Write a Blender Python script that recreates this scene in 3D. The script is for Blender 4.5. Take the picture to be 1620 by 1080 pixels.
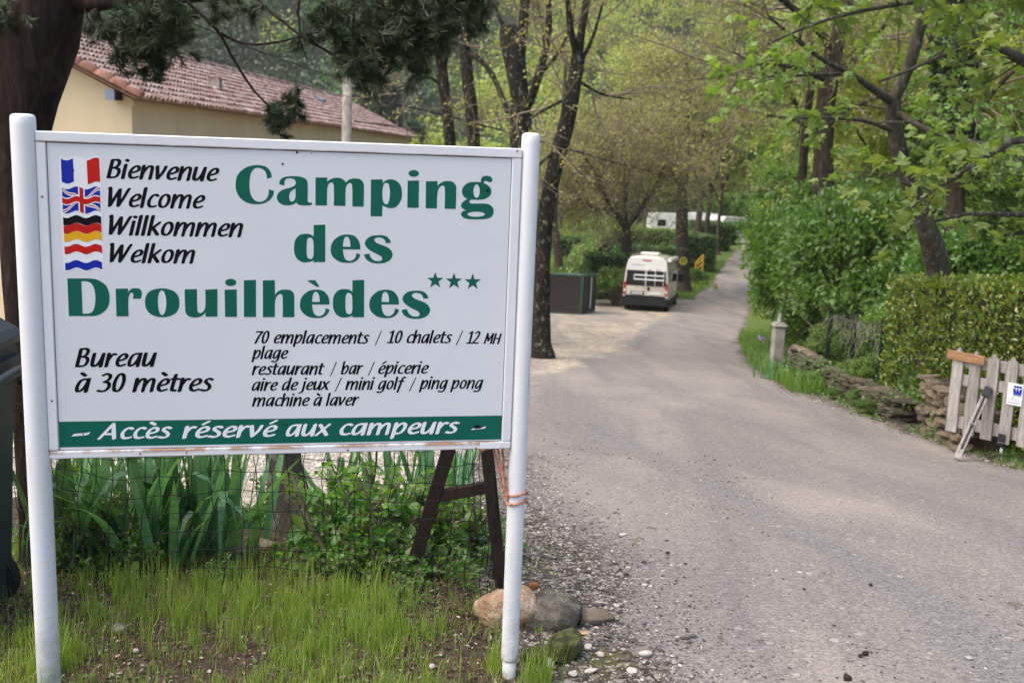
import bpy, bmesh, math, random
import numpy as np
from mathutils import Vector, Matrix, noise as mnoise
PI = math.pi
sc = bpy.context.scene
for o in list(bpy.data.objects): bpy.data.objects.remove(o)
COL = sc.collection

# ------------------------------------------------------------------ camera
EYE = np.array([0., 0., 1.65]); FP = 1690.0          # focal length in pixels of a 1620 wide frame
pit, rol = math.radians(9.4), math.radians(2.2)
_f = np.array([0, math.cos(pit), -math.sin(pit)]); _r = np.array([1., 0, 0]); _u = np.array([0, math.sin(pit), math.cos(pit)])
CR = math.cos(rol)*_r+math.sin(rol)*_u; CU = math.cos(rol)*_u-math.sin(rol)*_r; CF = _f
cam_d = bpy.data.cameras.new('camera'); cam = bpy.data.objects.new('camera', cam_d); COL.objects.link(cam)
cam.matrix_world = Matrix(((CR[0], CU[0], -CF[0], EYE[0]), (CR[1], CU[1], -CF[1], EYE[1]), (CR[2], CU[2], -CF[2], EYE[2]), (0, 0, 0, 1)))
cam_d.sensor_width = 23.5; cam_d.lens = 23.5*FP/1620; cam_d.clip_start = 0.05; cam_d.clip_end = 3000
cam_d.dof.use_dof = True; cam_d.dof.focus_distance = 3.3; cam_d.dof.aperture_fstop = 4.0
sc.camera = cam
sc.render.resolution_x = 1024; sc.render.resolution_y = 682

# ------------------------------------------------------------------ daylight (overcast)
SUN_EL, SUN_AZ = math.radians(58), math.radians(248)     # azimuth clockwise from +Y; veiled sun high on the left
world = bpy.data.worlds.new('World'); sc.world = world; world.use_nodes = True
wn = world.node_tree; wn.nodes.clear()
sky = wn.nodes.new('ShaderNodeTexSky'); sky.sky_type = 'NISHITA'; sky.sun_disc = False
sky.sun_elevation = SUN_EL; sky.sun_rotation = SUN_AZ; sky.air_density = 1.0; sky.dust_density = 5.0; sky.ozone_density = 1.0
bg = wn.nodes.new('ShaderNodeBackground'); bg.inputs[1].default_value = 0.15
wo = wn.nodes.new('ShaderNodeOutputWorld')
wn.links.new(sky.outputs[0], bg.inputs[0]); wn.links.new(bg.outputs[0], wo.inputs[0])
sd = bpy.data.lights.new('sun', 'SUN'); sun = bpy.data.objects.new('sun', sd); COL.objects.link(sun)
sd.energy = 0.65; sd.angle = math.radians(75); sd.color = (1, .965, .91)
_s = Vector((math.sin(SUN_AZ)*math.cos(SUN_EL), math.cos(SUN_AZ)*math.cos(SUN_EL), math.sin(SUN_EL)))
sun.rotation_euler = _s.to_track_quat('Z', 'Y').to_euler()
sc.view_settings.view_transform = 'Standard'; sc.view_settings.look = 'None'
sc.view_settings.gamma = 1; sc.view_settings.use_curve_mapping = False
sc.view_settings.exposure = 1.22
sc.render.engine = 'CYCLES'
sc.cycles.max_bounces = 8; sc.cycles.diffuse_bounces = 5; sc.cycles.glossy_bounces = 2; sc.cycles.transmission_bounces = 6; sc.cycles.transparent_max_bounces = 4

# ------------------------------------------------------------------ helpers
def ray(px, py): return CR*(px-810)/FP-CU*(py-540)/FP+CF
def at(px, py, Y):
    d = ray(px, py); return EYE+d*(Y/d[1])
PY_ = np.array([-60, -30, -5, 0, 3, 4.2, 6, 9.8, 14, 20, 34, 48, 60, 80, 100, 130.])
PD_ = np.array([1.4, 1.4, 1.6, 1.65, 1.70, 1.75, 1.98, 2.6, 3.05, 3.62, 4.98, 6.35, 6.75, 6.75, 6.6, 6.3])
_ty = np.arange(-80, 160, .5); _tt = np.interp(_ty, PY_, PD_); _k = np.hanning(9); _k /= _k.sum()
_tt = np.convolve(np.pad(_tt, 4, 'edge'), _k, 'valid')
def gz(x, y):
    x = np.asarray(x, float); y = np.asarray(y, float)
    z = 1.65-np.interp(y, _ty, _tt)
    d = y-135+0.25*np.maximum(0, -x-20)
    far = 0.5*(d+np.sqrt(d*d+400))*0.46-0.02
    d2 = -x-45; side = 0.5*(d2+np.sqrt(d2*d2+100))*0.35
    d3 = x-34; side2 = 0.5*(d3+np.sqrt(d3*d3+60))*0.4*np.clip((y-2)/15, 0, 1)
    return z+far-0.5*(-135+np.sqrt(135**2+400))*0.46*0+side*np.clip((y-20)/40, 0, 1)+side2
def G(x, y): return float(gz(x, y))
def P3(x, y, dz=0.): return (float(x), float(y), G(x, y)+dz)
def xy(px, Y): return float(at(px, 500, Y)[0])

def link(o, parent=None):
    COL.objects.link(o)
    if parent is not None: o.parent = parent
    return o
def tag(o, label=None, cat=None, group=None, kind=None):
    if label: o['label'] = label
    if cat: o['category'] = cat
    if group: o['group'] = group
    if kind: o['kind'] = kind
    return o
def thing(name, loc, label, cat, group=None, rz=0):
    o = bpy.data.objects.new(name, None); o.location = tuple(float(v) for v in loc); o.rotation_euler = (0, 0, rz); o.empty_display_size = .1
    COL.objects.link(o); return tag(o, label, cat, group)
def np_mesh(name, V, Fs, mat=None, smooth=False, uv=None):
    """V (n,3); Fs list of int arrays (m,k)"""
    me = bpy.data.meshes.new(name); V = np.ascontiguousarray(V, dtype=np.float32)
    if not isinstance(Fs, (list, tuple)): Fs = [Fs]
    Fs = [np.asarray(f, dtype=np.int32) for f in Fs if len(f)]
    me.vertices.add(len(V)); me.vertices.foreach_set('co', V.ravel())
    nl = sum(f.size for f in Fs); nf = sum(len(f) for f in Fs)
    me.loops.add(nl); me.polygons.add(nf)
    me.loops.foreach_set('vertex_index', np.concatenate([f.ravel() for f in Fs]))
    tot = np.concatenate([np.full(len(f), f.shape[1], np.int32) for f in Fs])
    me.polygons.foreach_set('loop_start', np.concatenate([[0], np.cumsum(tot)[:-1]]).astype(np.int32))
    me.polygons.foreach_set('use_smooth', np.full(nf, bool(smooth)))
    me.update(calc_edges=True); me.validate()
    if mat: me.materials.append(mat)
    return me
def part(name, me, parent=None, loc=None, rot=None, scale=None):
    o = bpy.data.objects.new(name, me); link(o, parent)
    if loc is not None: o.location = tuple(float(v) for v in loc)
    if rot is not None: o.rotation_euler = rot
    if scale is not None: o.scale = (scale,)*3 if np.isscalar(scale) else scale
    return o
def world_part(name, V, Fs, mat, parent, smooth=False):
    """mesh given in world coordinates, stored relative to its thing's base"""
    V = np.asarray(V, float)
    if parent is not None:
        p = parent; M = Matrix.Identity(4); ch = []
        while p is not None: ch.append(p); p = p.parent
        for q in reversed(ch): M = M @ (Matrix.Translation(q.location) @ q.rotation_euler.to_matrix().to_4x4())
        Mi = np.array(M.inverted()); V = V @ Mi[:3, :3].T+Mi[:3, 3]
    return part(name, np_mesh(name, V, Fs, mat, smooth), parent)
class MB:
    """collects simple shapes into one mesh"""
    def __init__(s): s.V = []; s.F = {3: [], 4: []}; s.n = 0
    def add(s, V, F):
        V = np.asarray(V, float); s.V.append(V)
        for f in F: s.F.setdefault(len(f), []).append([i+s.n for i in f])
        s.n += len(V); return s
    def addn(s, V, Fa):
        V = np.asarray(V, float); s.V.append(V); Fa = np.asarray(Fa)+s.n
        s.F.setdefault(Fa.shape[1], []).extend(Fa.tolist()); s.n += len(V); return s
    def box(s, lo, hi, M=None, bev=0.):
        lo = np.array(lo, float); hi = np.array(hi, float)
        if bev > 0:
            b = min(bev, float((hi-lo).min())*.45); pts = []; idx = {}
            for i in range(8):
                c = [(i >> k) & 1 for k in range(3)]
                for ax in range(3):
                    p = [(hi[k]-(0 if k == ax else b)) if c[k] else (lo[k]+(0 if k == ax else b)) for k in range(3)]
                    idx[(i, ax)] = len(pts); pts.append(p)
            F = []
            for ax in range(3):
                a, b_ = (ax+1) % 3, (ax+2) % 3
                for sd_ in (0, 1):
                    q = [(sd_ << ax) | (u << a) | (v << b_) for u, v in ((0, 0), (1, 0), (1, 1), (0, 1))]
                    f = [idx[(i, ax)] for i in q]; F.append(f if sd_ else f[::-1])
            for ax in range(3):
                a, b_ = (ax+1) % 3, (ax+2) % 3
                for u in (0, 1):
                    for v in (0, 1):
                        i0 = (u << a) | (v << b_); i1 = i0 | (1 << ax)
                        f = [idx[(i0, a)], idx[(i1, a)], idx[(i1, b_)], idx[(i0, b_)]]
                        F.append(f if (u ^ v) == 0 else f[::-1])
            for i in range(8):
                f = [idx[(i, 0)], idx[(i, 1)], idx[(i, 2)]]
                F.append(f if bin(i).count('1') % 2 else f[::-1])
            V = np.array(pts)
        else:
            V = np.array([[hi[k] if (i >> k) & 1 else lo[k] for k in range(3)] for i in range(8)])
            F = [(0, 2, 3, 1), (4, 5, 7, 6), (0, 1, 5, 4), (2, 6, 7, 3), (0, 4, 6, 2), (1, 3, 7, 5)]
        if M is not None: V = V @ np.array(M)[:3, :3].T+np.array(M)[:3, 3]
        return s.add(V, F)
    def tube(s, pts, r, k=8, cap=True):
        V, Fq = tube(pts, r, k); n0 = s.n; s.addn(V, Fq)
        if cap:
            n = len(V)
            s.F.setdefault(k, []).append([n0+i for i in range(k)][::-1]); s.F[k].append([n0+n-k+i for i in range(k)])
        return s
    def prism(s, poly, axis, a, b, M=None):
        """polygon of (u,v) swept along axis from a to b; axis x: (u,v)=(y,z), y: (x,z), z: (x,y)"""
        n = len(poly); V = []
        for t in (a, b):
            for u, v in poly: V.append({'x': (t, u, v), 'y': (u, t, v), 'z': (u, v, t)}[axis])
        V = np.array(V, float)
        if M is not None: V = V @ np.array(M)[:3, :3].T+np.array(M)[:3, 3]
        F = [[i, (i+1) % n, n+(i+1) % n, n+i] for i in range(n)]
        n0 = s.n; s.add(V, F); s.F.setdefault(n, []).append([n0+i for i in range(n)][::-1]); s.F[n].append([n0+n+i for i in range(n)])
        return s
    def cyl(s, a, b, ra, rb=None, k=16): return s.tube([a, b], [ra, ra if rb is None else rb], k)
    def arr(s): return (np.concatenate(s.V), [np.array(f) for f in s.F.values() if f])
    def mesh(s, name, mat, smooth=False):
        V, F = s.arr(); return np_mesh(name, V, F, mat, smooth)
    def part(s, name, mat, parent=None, smooth=False): return part(name, s.mesh(name, mat, smooth), parent)
def tube(pts, r, k=8):
    P = np.asarray(pts, float); n = len(P); r = np.broadcast_to(np.asarray(r, float), (n,))
    T = np.gradient(P, axis=0); T /= np.linalg.norm(T, axis=1)[:, None]+1e-12
    up = np.array([0, 0, 1.]) if abs(T[0][2]) < .9 else np.array([1., 0, 0])
    A = np.empty_like(P); a = np.cross(T[0], up); a /= np.linalg.norm(a)
    for i in range(n):
        a = a-T[i]*(a@T[i]); a /= np.linalg.norm(a)+1e-12; A[i] = a
    B = np.cross(T, A); th = np.linspace(0, 2*PI, k, endpoint=False)
    V = P[:, None]+(A[:, None]*np.cos(th)[None, :, None]+B[:, None]*np.sin(th)[None, :, None])*r[:, None, None]
    i = np.arange(n-1)[:, None]; j = np.arange(k)[None]; jn = (j+1) % k
    F = np.stack([i*k+j, i*k+jn, (i+1)*k+jn, (i+1)*k+j], -1).reshape(-1, 4)
    return V.reshape(-1, 3), F
def tubes_batch(P, R, k=4):
    """P (n,m,3) polylines, R (n,m) radii"""
    n, m, _ = P.shape
    T = np.gradient(P, axis=1); T /= np.linalg.norm(T, axis=2)[..., None]+1e-12
    ref = np.where(np.abs(T[:, :1, 2:3]) < .9, np.array([0, 0, 1.]), np.array([1., 0, 0]))
    A = np.cross(T, ref); A /= np.linalg.norm(A, axis=2)[..., None]+1e-12; B = np.cross(T, A)
    th = np.linspace(0, 2*PI, k, endpoint=False)
    V = P[:, :, None]+(A[:, :, None]*np.cos(th)[:, None]+B[:, :, None]*np.sin(th)[:, None])*R[:, :, None, None]
    a = np.arange(n)[:, None, None]*m*k; i = np.arange(m-1)[None, :, None]; j = np.arange(k)[None, None]; jn = (j+1) % k
    F = np.stack([a+i*k+j, a+i*k+jn, a+(i+1)*k+jn, a+(i+1)*k+j], -1).reshape(-1, 4)
    return V.reshape(-1, 3), F
def unit(v): return v/(np.linalg.norm(v, axis=-1, keepdims=True)+1e-12)
def merge(*vf):
    V = []; F = {}; n = 0
    for v, f in vf:
        if not len(v): continue
        V.append(v)
        for q in (f if isinstance(f, (list, tuple)) else [f]):
            if len(q): F.setdefault(q.shape[1], []).append(q+n)
        n += len(v)
    return np.concatenate(V), [np.concatenate(f) for f in F.values()]

# leaf templates: (verts (k,3): x across, y along 0..1, z up), faces
T_OVAL = (np.array([[0, 0, 0], [-.32, .35, .07], [-.26, .7, .06], [0, 1, -.05], [.26, .7, .06], [.32, .35, .07], [0, .5, 0]]), [np.array([[0, 6, 2, 1], [6, 3, 2, 2], [0, 5, 4, 6], [6, 4, 3, 3]])[[0, 2]], np.array([[6, 3, 2], [6, 4, 3]])])
T_QUAD = (np.array([[0, 0, 0], [-.36, .5, .08], [0, 1, 0], [.36, .5, .08]]), [np.array([[0, 3, 2, 1]])])
T_MAPLE = (np.array([[0, .0, 0], [-.22, .02, .02], [-.5, .16, -.03], [-.3, .3, .03], [-.55, .56, -.06], [-.24, .52, .03], [0, 1, -.08], [.24, .52, .03], [.55, .56, -.06], [.3, .3, .03], [.5, .16, -.03], [.22, .02, .02], [0, .35, .0]]),
           [np.array([[12, i+1, i] for i in range(0, 11)]+[[12, 0, 11]])])
T_LONG = (np.array([[0, 0, 0], [-.13, .4, .04], [0, 1, -.08], [.13, .4, .04]]), [np.array([[0, 3, 2, 1]])])
T_HOLLY = (np.array([[0, 0, 0], [-.24, .3, .09], [-.2, .7, .07], [0, 1, -.04], [.2, .7, .07], [.24, .3, .09]]), [np.array([[0, 3, 2, 1], [0, 5, 4, 3]])])
def leaf_cloud(P, size, tpl, rng, up=.6, D=None, droop=0.):
    """leaves at P (n,3); normal biased upward; D preferred pointing direction"""
    n = len(P); t, F = tpl; size = np.broadcast_to(size, (n,))
    N = rng.normal(size=(n, 3)); N[:, 2] = np.abs(N[:, 2])*.6; N = unit(unit(N)+np.array([0, 0, up]))
    Y = rng.normal(size=(n, 3)) if D is None else unit(D)+rng.normal(size=(n, 3))*.55
    Y = Y+np.array([0, 0, -droop]); Y = unit(Y-N*(Y*N).sum(1)[:, None]*(.75)); X = unit(np.cross(Y, N)); N = np.cross(X, Y)
    V = P[:, None]+size[:, None, None]*(t[None, :, :1]*X[:, None]+t[None, :, 1:2]*Y[:, None]+t[None, :, 2:]*N[:, None])
    k = len(t); off = np.arange(n)[:, None, None]*k
    return V.reshape(-1, 3), [(f[None]+off).reshape(-1, f.shape[1]) for f in F]
def sprout(P, D, L, rng, m=5, wob=.18, grav=0.):
    """grow n curved shoots: returns (n,m,3)"""
    n = len(P); L = np.broadcast_to(L, (n,)); out = np.empty((n, m, 3)); out[:, 0] = P; d = unit(D)
    for i in range(1, m):
        d = unit(d+rng.normal(size=(n, 3))*wob+np.array([0, 0, grav])); out[:, i] = out[:, i-1]+d*(L/(m-1))[:, None]
    return out
def offshoots(poly, cnt, rng, ang=.9, t0=.25, t1=1.):
    """cnt start points with directions on each polyline"""
    n, m, _ = poly.shape; t = rng.uniform(t0, t1, (n, cnt))*(m-1); i = np.minimum(t.astype(int), m-2); f = (t-i)[..., None]
    idx = np.arange(n)[:, None]; a = poly[idx, i]; b = poly[idx, i+1]; P = (a*(1-f)+b*f).reshape(-1, 3); T = unit(b-a).reshape(-1, 3)
    S = unit(np.cross(T, rng.normal(size=T.shape))); an = rng.normal(ang, .2, (len(T), 1))
    return P, unit(T*np.cos(an)+S*np.sin(an))
def resample(pts, m):
    P = np.asarray(pts, float); s = np.concatenate([[0], np.cumsum(np.linalg.norm(np.diff(P, axis=0), axis=1))]); q = np.linspace(0, s[-1], m)
    return np.stack([np.interp(q, s, P[:, k]) for k in range(P.shape[1])], 1)
def smooth_line(pts, m=24):
    P = resample(pts, m)
    for _ in range(3): P[1:-1] = (P[:-2]+P[1:-1]*2+P[2:])/4
    return P

# ------------------------------------------------------------------ materials
def newmat(name):
    m = bpy.data.materials.new(name); m.use_nodes = True; nt = m.node_tree; nt.nodes.clear()
    out = nt.nodes.new('ShaderNodeOutputMaterial'); return m, nt, out
def N_(nt, typ, **kw):
    n = nt.nodes.new(typ)
    for k, v in kw.items():
        if k in ('operation', 'blend_type', 'data_type', 'noise_dimensions', 'feature', 'wave_type', 'bands_direction', 'attribute_name', 'musgrave_type', 'distance'): setattr(n, k, v)
        else: n.inputs[k].default_value = v
    return n
def col4(c): return (c[0], c[1], c[2], 1)
def ramp(nt, fac, stops):
    r = nt.nodes.new('ShaderNodeValToRGB'); e = r.color_ramp.elements
    while len(e) < len(stops): e.new(.5)
    for i, (p, c) in enumerate(stops): e[i].position = p; e[i].color = col4(c) if len(c) == 3 else c
    nt.links.new(fac, r.inputs[0]); return r.outputs[0]
def noise(nt, scale, detail=4, rough=.55, vec=None, dist=0.):
    n = N_(nt, 'ShaderNodeTexNoise', Scale=scale, Detail=detail, Roughness=rough, Distortion=dist)
    if vec is not None: nt.links.new(vec, n.inputs['Vector'])
    return n
def objvec(nt, scale=(1, 1, 1)):
    tc = nt.nodes.new('ShaderNodeTexCoord'); mp = nt.nodes.new('ShaderNodeMapping'); mp.inputs['Scale'].default_value = scale
    nt.links.new(tc.outputs['Object'], mp.inputs[0]); return mp.outputs[0]
def mixc(nt, fac, a, b, mode='MIX'):
    m = nt.nodes.new('ShaderNodeMix'); m.data_type = 'RGBA'; m.blend_type = mode
    for s, v in ((m.inputs[0], fac), (m.inputs[6], a), (m.inputs[7], b)):
        if hasattr(v, 'is_linked'): nt.links.new(v, s)
        elif isinstance(v, (int, float)): s.default_value = v
        else: s.default_value = col4(v)
    return m.outputs[2]
ORD = ('first', 'second', 'third', 'fourth', 'fifth', 'sixth', 'seventh', 'eighth', 'ninth', 'tenth', 'eleventh', 'twelfth', 'thirteenth', 'fourteenth', 'fifteenth', 'sixteenth')
def mth(nt, op, a, b=None, c=None, clamp=False):
    m = nt.nodes.new('ShaderNodeMath'); m.operation = op; m.use_clamp = clamp
    for i, v in enumerate((a, b, c)):
        if v is None: continue
        if hasattr(v, 'is_linked'): nt.links.new(v, m.inputs[i])
        else: m.inputs[i].default_value = v
    return m.outputs[0]
def bump(nt, h, strength=.3, dist=.01, nrm=None):
    b = N_(nt, 'ShaderNodeBump', Strength=strength, Distance=dist); nt.links.new(h, b.inputs['Height'])
    if nrm is not None: nt.links.new(nrm, b.inputs['Normal'])
    return b.outputs[0]
def pbsdf(nt, out, color, rough=.6, nrm=None, metal=0., spec=.5, coat=0.):
    p = nt.nodes.new('ShaderNodeBsdfPrincipled')
    if hasattr(color, 'is_linked'): nt.links.new(color, p.inputs['Base Color'])
    else: p.inputs['Base Color'].default_value = col4(color)
    if hasattr(rough, 'is_linked'): nt.links.new(rough, p.inputs['Roughness'])
    else: p.inputs['Roughness'].default_value = rough
    p.inputs['Metallic'].default_value = metal; p.inputs['Specular IOR Level'].default_value = spec; p.inputs['Coat Weight'].default_value = coat
    if nrm is not None: nt.links.new(nrm, p.inputs['Normal'])
    nt.links.new(p.outputs[0], out.inputs[0]); return p
def mat_noise(name, stops, scale=6, detail=6, rough=.7, bstr=.4, bdist=.01, bscale=None, vscale=(1, 1, 1), spec=.4, metal=0., objrand=0., coat=0.):
    m, nt, out = newmat(name); v = objvec(nt, vscale)
    if objrand:
        oi = nt.nodes.new('ShaderNodeObjectInfo'); vm = nt.nodes.new('ShaderNodeVectorMath'); vm.operation = 'SCALE'; vm.inputs[0].default_value = (37, 91, 53)
        nt.links.new(oi.outputs['Random'], vm.inputs['Scale']); ad = nt.nodes.new('ShaderNodeVectorMath'); ad.operation = 'ADD'
        nt.links.new(v, ad.inputs[0]); nt.links.new(vm.outputs[0], ad.inputs[1]); v = ad.outputs[0]
    n = noise(nt, scale, detail, .6, v); c = ramp(nt, n.outputs[0], stops)
    if objrand:
        h = nt.nodes.new('ShaderNodeHueSaturation'); nt.links.new(c, h.inputs['Color'])
        nt.links.new(mth(nt, 'MULTIPLY_ADD', oi.outputs['Random'], 2*objrand, 1-objrand), h.inputs['Value']); c = h.outputs[0]
    nb = noise(nt, bscale or scale*5, 5, .65, v)
    pbsdf(nt, out, c, rough, bump(nt, nb.outputs[0], bstr, bdist) if bstr else None, metal, spec, coat); return m
def mat_leaf(name, c1, c2, c3=None, trans=.45, rough=.5, big=.35):
    """leaves: colour varies from leaf to leaf and, more slowly, through the plant"""
    m, nt, out = newmat(name); g = nt.nodes.new('ShaderNodeNewGeometry'); oi = nt.nodes.new('ShaderNodeObjectInfo')
    c3 = c3 or c2
    c = ramp(nt, g.outputs['Random Per Island'], [(0, c1), (.5, c2), (1, c3)])
    n = noise(nt, 1.3, 3, .6, g.outputs['Position']); f = mth(nt, 'MULTIPLY_ADD', n.outputs[0], big*2, 1-big)
    f = mth(nt, 'MULTIPLY', f, mth(nt, 'MULTIPLY_ADD', oi.outputs['Random'], .3, .85))
    h = nt.nodes.new('ShaderNodeHueSaturation'); nt.links.new(c, h.inputs['Color']); nt.links.new(f, h.inputs['Value'])
    nt.links.new(mth(nt, 'MULTIPLY_ADD', oi.outputs['Random'], .03, .485), h.inputs['Hue'])
    d = nt.nodes.new('ShaderNodeBsdfDiffuse'); tr = nt.nodes.new('ShaderNodeBsdfTranslucent'); gl = N_(nt, 'ShaderNodeBsdfGlossy', Roughness=rough)
    gl.inputs['Color'].default_value = (1, 1, 1, 1)
    nt.links.new(h.outputs[0], d.inputs[0])
    tc = mixc(nt, 1., h.outputs[0], (1.25, 1.35, .6), 'MULTIPLY'); nt.links.new(tc, tr.inputs[0])
    m1 = nt.nodes.new('ShaderNodeMixShader'); m1.inputs[0].default_value = trans; nt.links.new(d.outputs[0], m1.inputs[1]); nt.links.new(tr.outputs[0], m1.inputs[2])
    m2 = nt.nodes.new('ShaderNodeMixShader'); m2.inputs[0].default_value = .045; nt.links.new(m1.outputs[0], m2.inputs[1]); nt.links.new(gl.outputs[0], m2.inputs[2])
    nt.links.new(m2.outputs[0], out.inputs[0]); return m
def mat_flat(name, c, rough=.5, spec=.5, metal=0., coat=0., dirt=0., dscale=8):
    m, nt, out = newmat(name); v = objvec(nt); n = noise(nt, dscale, 6, .65, v)
    d = tuple(x*(1-dirt) for x in c); cc = ramp(nt, n.outputs[0], [(.3, c), (.75, d)])
    pbsdf(nt, out, cc, rough, bump(nt, noise(nt, 90, 3, .6, v).outputs[0], .05, .002), metal, spec, coat); return m
def mat_bark(name, c1, c2, c3, scale=7, lichen=None):
    m, nt, out = newmat(name); v = objvec(nt, (1, 1, .25)); n = noise(nt, scale, 8, .7, v, 1.2); c = ramp(nt, n.outputs[0], [(.3, c1), (.52, c2), (.75, c3)])
    if lichen:
        l = noise(nt, 15, 6, .75, objvec(nt, (1, 1, .6))); f = ramp(nt, l.outputs[0], [(.56, (0, 0, 0)), (.62, (.8, .8, .8))]); c = mixc(nt, f, c, lichen)
    n2 = noise(nt, scale*2.5, 8, .75, v, .6)
    pbsdf(nt, out, c, .9, bump(nt, n2.outputs[0], 1., .05), 0, .2); return m
M = {}
M['white_paint'] = mat_flat('white_paint', (.74, .75, .76), .35, .5, dirt=.12, dscale=3)
M['black_ink'] = mat_flat('black_ink', (.004, .004, .005), .5, .15)
M['white_ink'] = mat_flat('white_ink', (.78, .8, .8), .4)
M['green_ink'] = mat_flat('green_ink', (.004, .115, .075), .45, .2, dirt=.08)
M['blue_ink'] = mat_flat('blue_ink', (.006, .025, .33), .45, .2); M['red_ink'] = mat_flat('red_ink', (.5, .012, .008), .45, .2); M['yellow_ink'] = mat_flat('yellow_ink', (.75, .38, .0), .4)
def post_paint():
    m, nt, out = newmat('post_paint'); v = objvec(nt); n = noise(nt, 3, 6, .7, objvec(nt, (9, .8, 9))).outputs[0]; c = ramp(nt, n, [(.35, (.74, .755, .77)), (.6, (.70, .71, .72)), (.75, (.58, .59, .58))])
    sp = noise(nt, 70, 5, .8, v).outputs[0]; c = mixc(nt, ramp(nt, sp, [(.66, (0, 0, 0)), (.70, (.7, .7, .7))]), c, (.3, .29, .27))
    s = nt.nodes.new('ShaderNodeSeparateXYZ'); nt.links.new(v, s.inputs[0]); low = mth(nt, 'MULTIPLY', mth(nt, 'SUBTRACT', -.85, s.outputs[1], clamp=True), 1.6, clamp=True)
    c = mixc(nt, mth(nt, 'MULTIPLY', low, ramp(nt, noise(nt, 18, 6, .75, v).outputs[0], [(.4, (0, 0, 0)), (.65, (1, 1, 1))])), c, (.25, .24, .18)); pbsdf(nt, out, c, .42, bump(nt, n, .04, .002), 0, .4); return m
M['post_paint'] = post_paint()
M['pine_bark'] = mat_bark('pine_bark', (.012, .008, .006), (.05, .031, .024), (.12, .078, .06), 16)
M['moss_bark'] = mat_bark('moss_bark', (.008, .008, .006), (.026, .022, .014), (.058, .052, .026), 8, (.26, .27, .23))
M['grey_bark'] = mat_bark('grey_bark', (.03, .026, .02), (.08, .07, .052), (.15, .135, .105), 8, (.24, .24, .2))
M['pale_bark'] = mat_bark('pale_bark', (.05, .042, .033), (.14, .12, .095), (.24, .215, .175), 9, (.28, .28, .25))
M['brown_bark'] = mat_bark('brown_bark', (.022, .017, .012), (.075, .058, .042), (.15, .125, .095), 10)
M['twig'] = mat_noise('twig', [(.3, (.12, .092, .062)), (.7, (.26, .215, .155))], 12, bstr=0, rough=.9)
M['leaf_maple'] = mat_leaf('leaf_maple', (.13, .2, .03), (.19, .27, .045), (.25, .31, .06), .5)
M['leaf_fresh'] = mat_leaf('leaf_fresh', (.1, .2, .03), (.15, .27, .04), (.21, .32, .06), .5)
M['leaf_olive'] = mat_leaf('leaf_olive', (.25, .3, .055), (.33, .37, .075), (.4, .42, .1), .5)
M['leaf_budding'] = mat_leaf('leaf_budding', (.36, .31, .1), (.44, .39, .12), (.44, .46, .12), .5)
M['leaf_green'] = mat_leaf('leaf_green', (.075, .165, .03), (.12, .22, .04), (.17, .27, .06), .5)
M['leaf_deep'] = mat_leaf('leaf_deep', (.05, .125, .028), (.08, .18, .04), (.12, .22, .05), .45)
M['leaf_spring'] = mat_leaf('leaf_spring', (.32, .4, .07), (.41, .48, .09), (.48, .5, .14), .5)
M['leaf_conifer'] = mat_leaf('leaf_conifer', (.03, .055, .03), (.05, .08, .04), (.075, .105, .05), .25)
M['leaf_hedge'] = mat_leaf('leaf_hedge', (.06, .155, .02), (.16, .25, .03), (.31, .34, .05), .4, .3)
M['leaf_needle'] = mat_leaf('leaf_needle', (.018, .032, .010), (.032, .052, .016), (.055, .078, .024), .2)
M['leaf_ivy'] = mat_leaf('leaf_ivy', (.015, .045, .012), (.03, .07, .018), (.05, .1, .02), .3)
M['leaf_bramble'] = mat_leaf('leaf_bramble', (.07, .19, .025), (.13, .28, .04), (.23, .36, .06), .5)
M['grass'] = mat_leaf('grass', (.17, .26, .03), (.25, .35, .045), (.38, .42, .11), .5)
M['dry_grass'] = mat_leaf('dry_grass', (.2, .13, .07), (.34, .26, .15), (.3, .3, .1), .3)
M['dead_leaf'] = mat_leaf('dead_leaf', (.07, .035, .018), (.13, .075, .04), (.2, .14, .085), .15)
M['pale_leaf'] = mat_leaf('pale_leaf', (.3, .25, .18), (.42, .36, .27), (.5, .46, .38), .1)
M['wire_green'] = mat_flat('wire_green', (.008, .02, .014), .75, .15)
M['soil'] = mat_noise('soil', [(.3, (.03, .018, .012)), (.6, (.075, .052, .034)), (.8, (.13, .1, .07))], 14, bscale=60, bdist=.02, bstr=.8, rough=.95)
M['weather_wood'] = mat_noise('weather_wood', [(.3, (.18, .158, .138)), (.55, (.33, .305, .28)), (.75, (.47, .445, .415))], 9, 8, .85, .5, .004, 30, (6, 6, .5), objrand=.12)
M['orange_wood'] = mat_noise('orange_wood', [(.35, (.25, .125, .058)), (.65, (.37, .205, .1))], 9, 8, .6, .3, .003, 30, (.6, 5, 5))
M['dark_wood'] = mat_noise('dark_wood', [(.3, (.012, .006, .005)), (.7, (.04, .02, .016))], 12, 8, .8, .5, .003, 40, (5, 5, .6))
M['slat_brown'] = mat_noise('slat_brown', [(.3, (.024, .017, .016)), (.7, (.045, .033, .03))], 4, 5, .6, .1, objrand=.15)
M['green_trim'] = mat_flat('green_trim', (.012, .06, .035), .5)
M['bin_plastic'] = mat_noise('bin_plastic', [(.3, (.036, .042, .046)), (.75, (.062, .07, .075))], 4, 7, .5, .15, .003, 60, spec=.4)
M['galvanised'] = mat_noise('galvanised', [(.3, (.25, .26, .27)), (.7, (.4, .41, .42))], 20, rough=.45, metal=.6, bstr=.05)
M['black_metal'] = mat_flat('black_metal', (.02, .02, .022), .5, .5)
M['rope'] = mat_noise('rope', [(.35, (.34, .15, .09)), (.65, (.62, .36, .25))], 90, 3, .9, .9, .004, 160)
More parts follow.
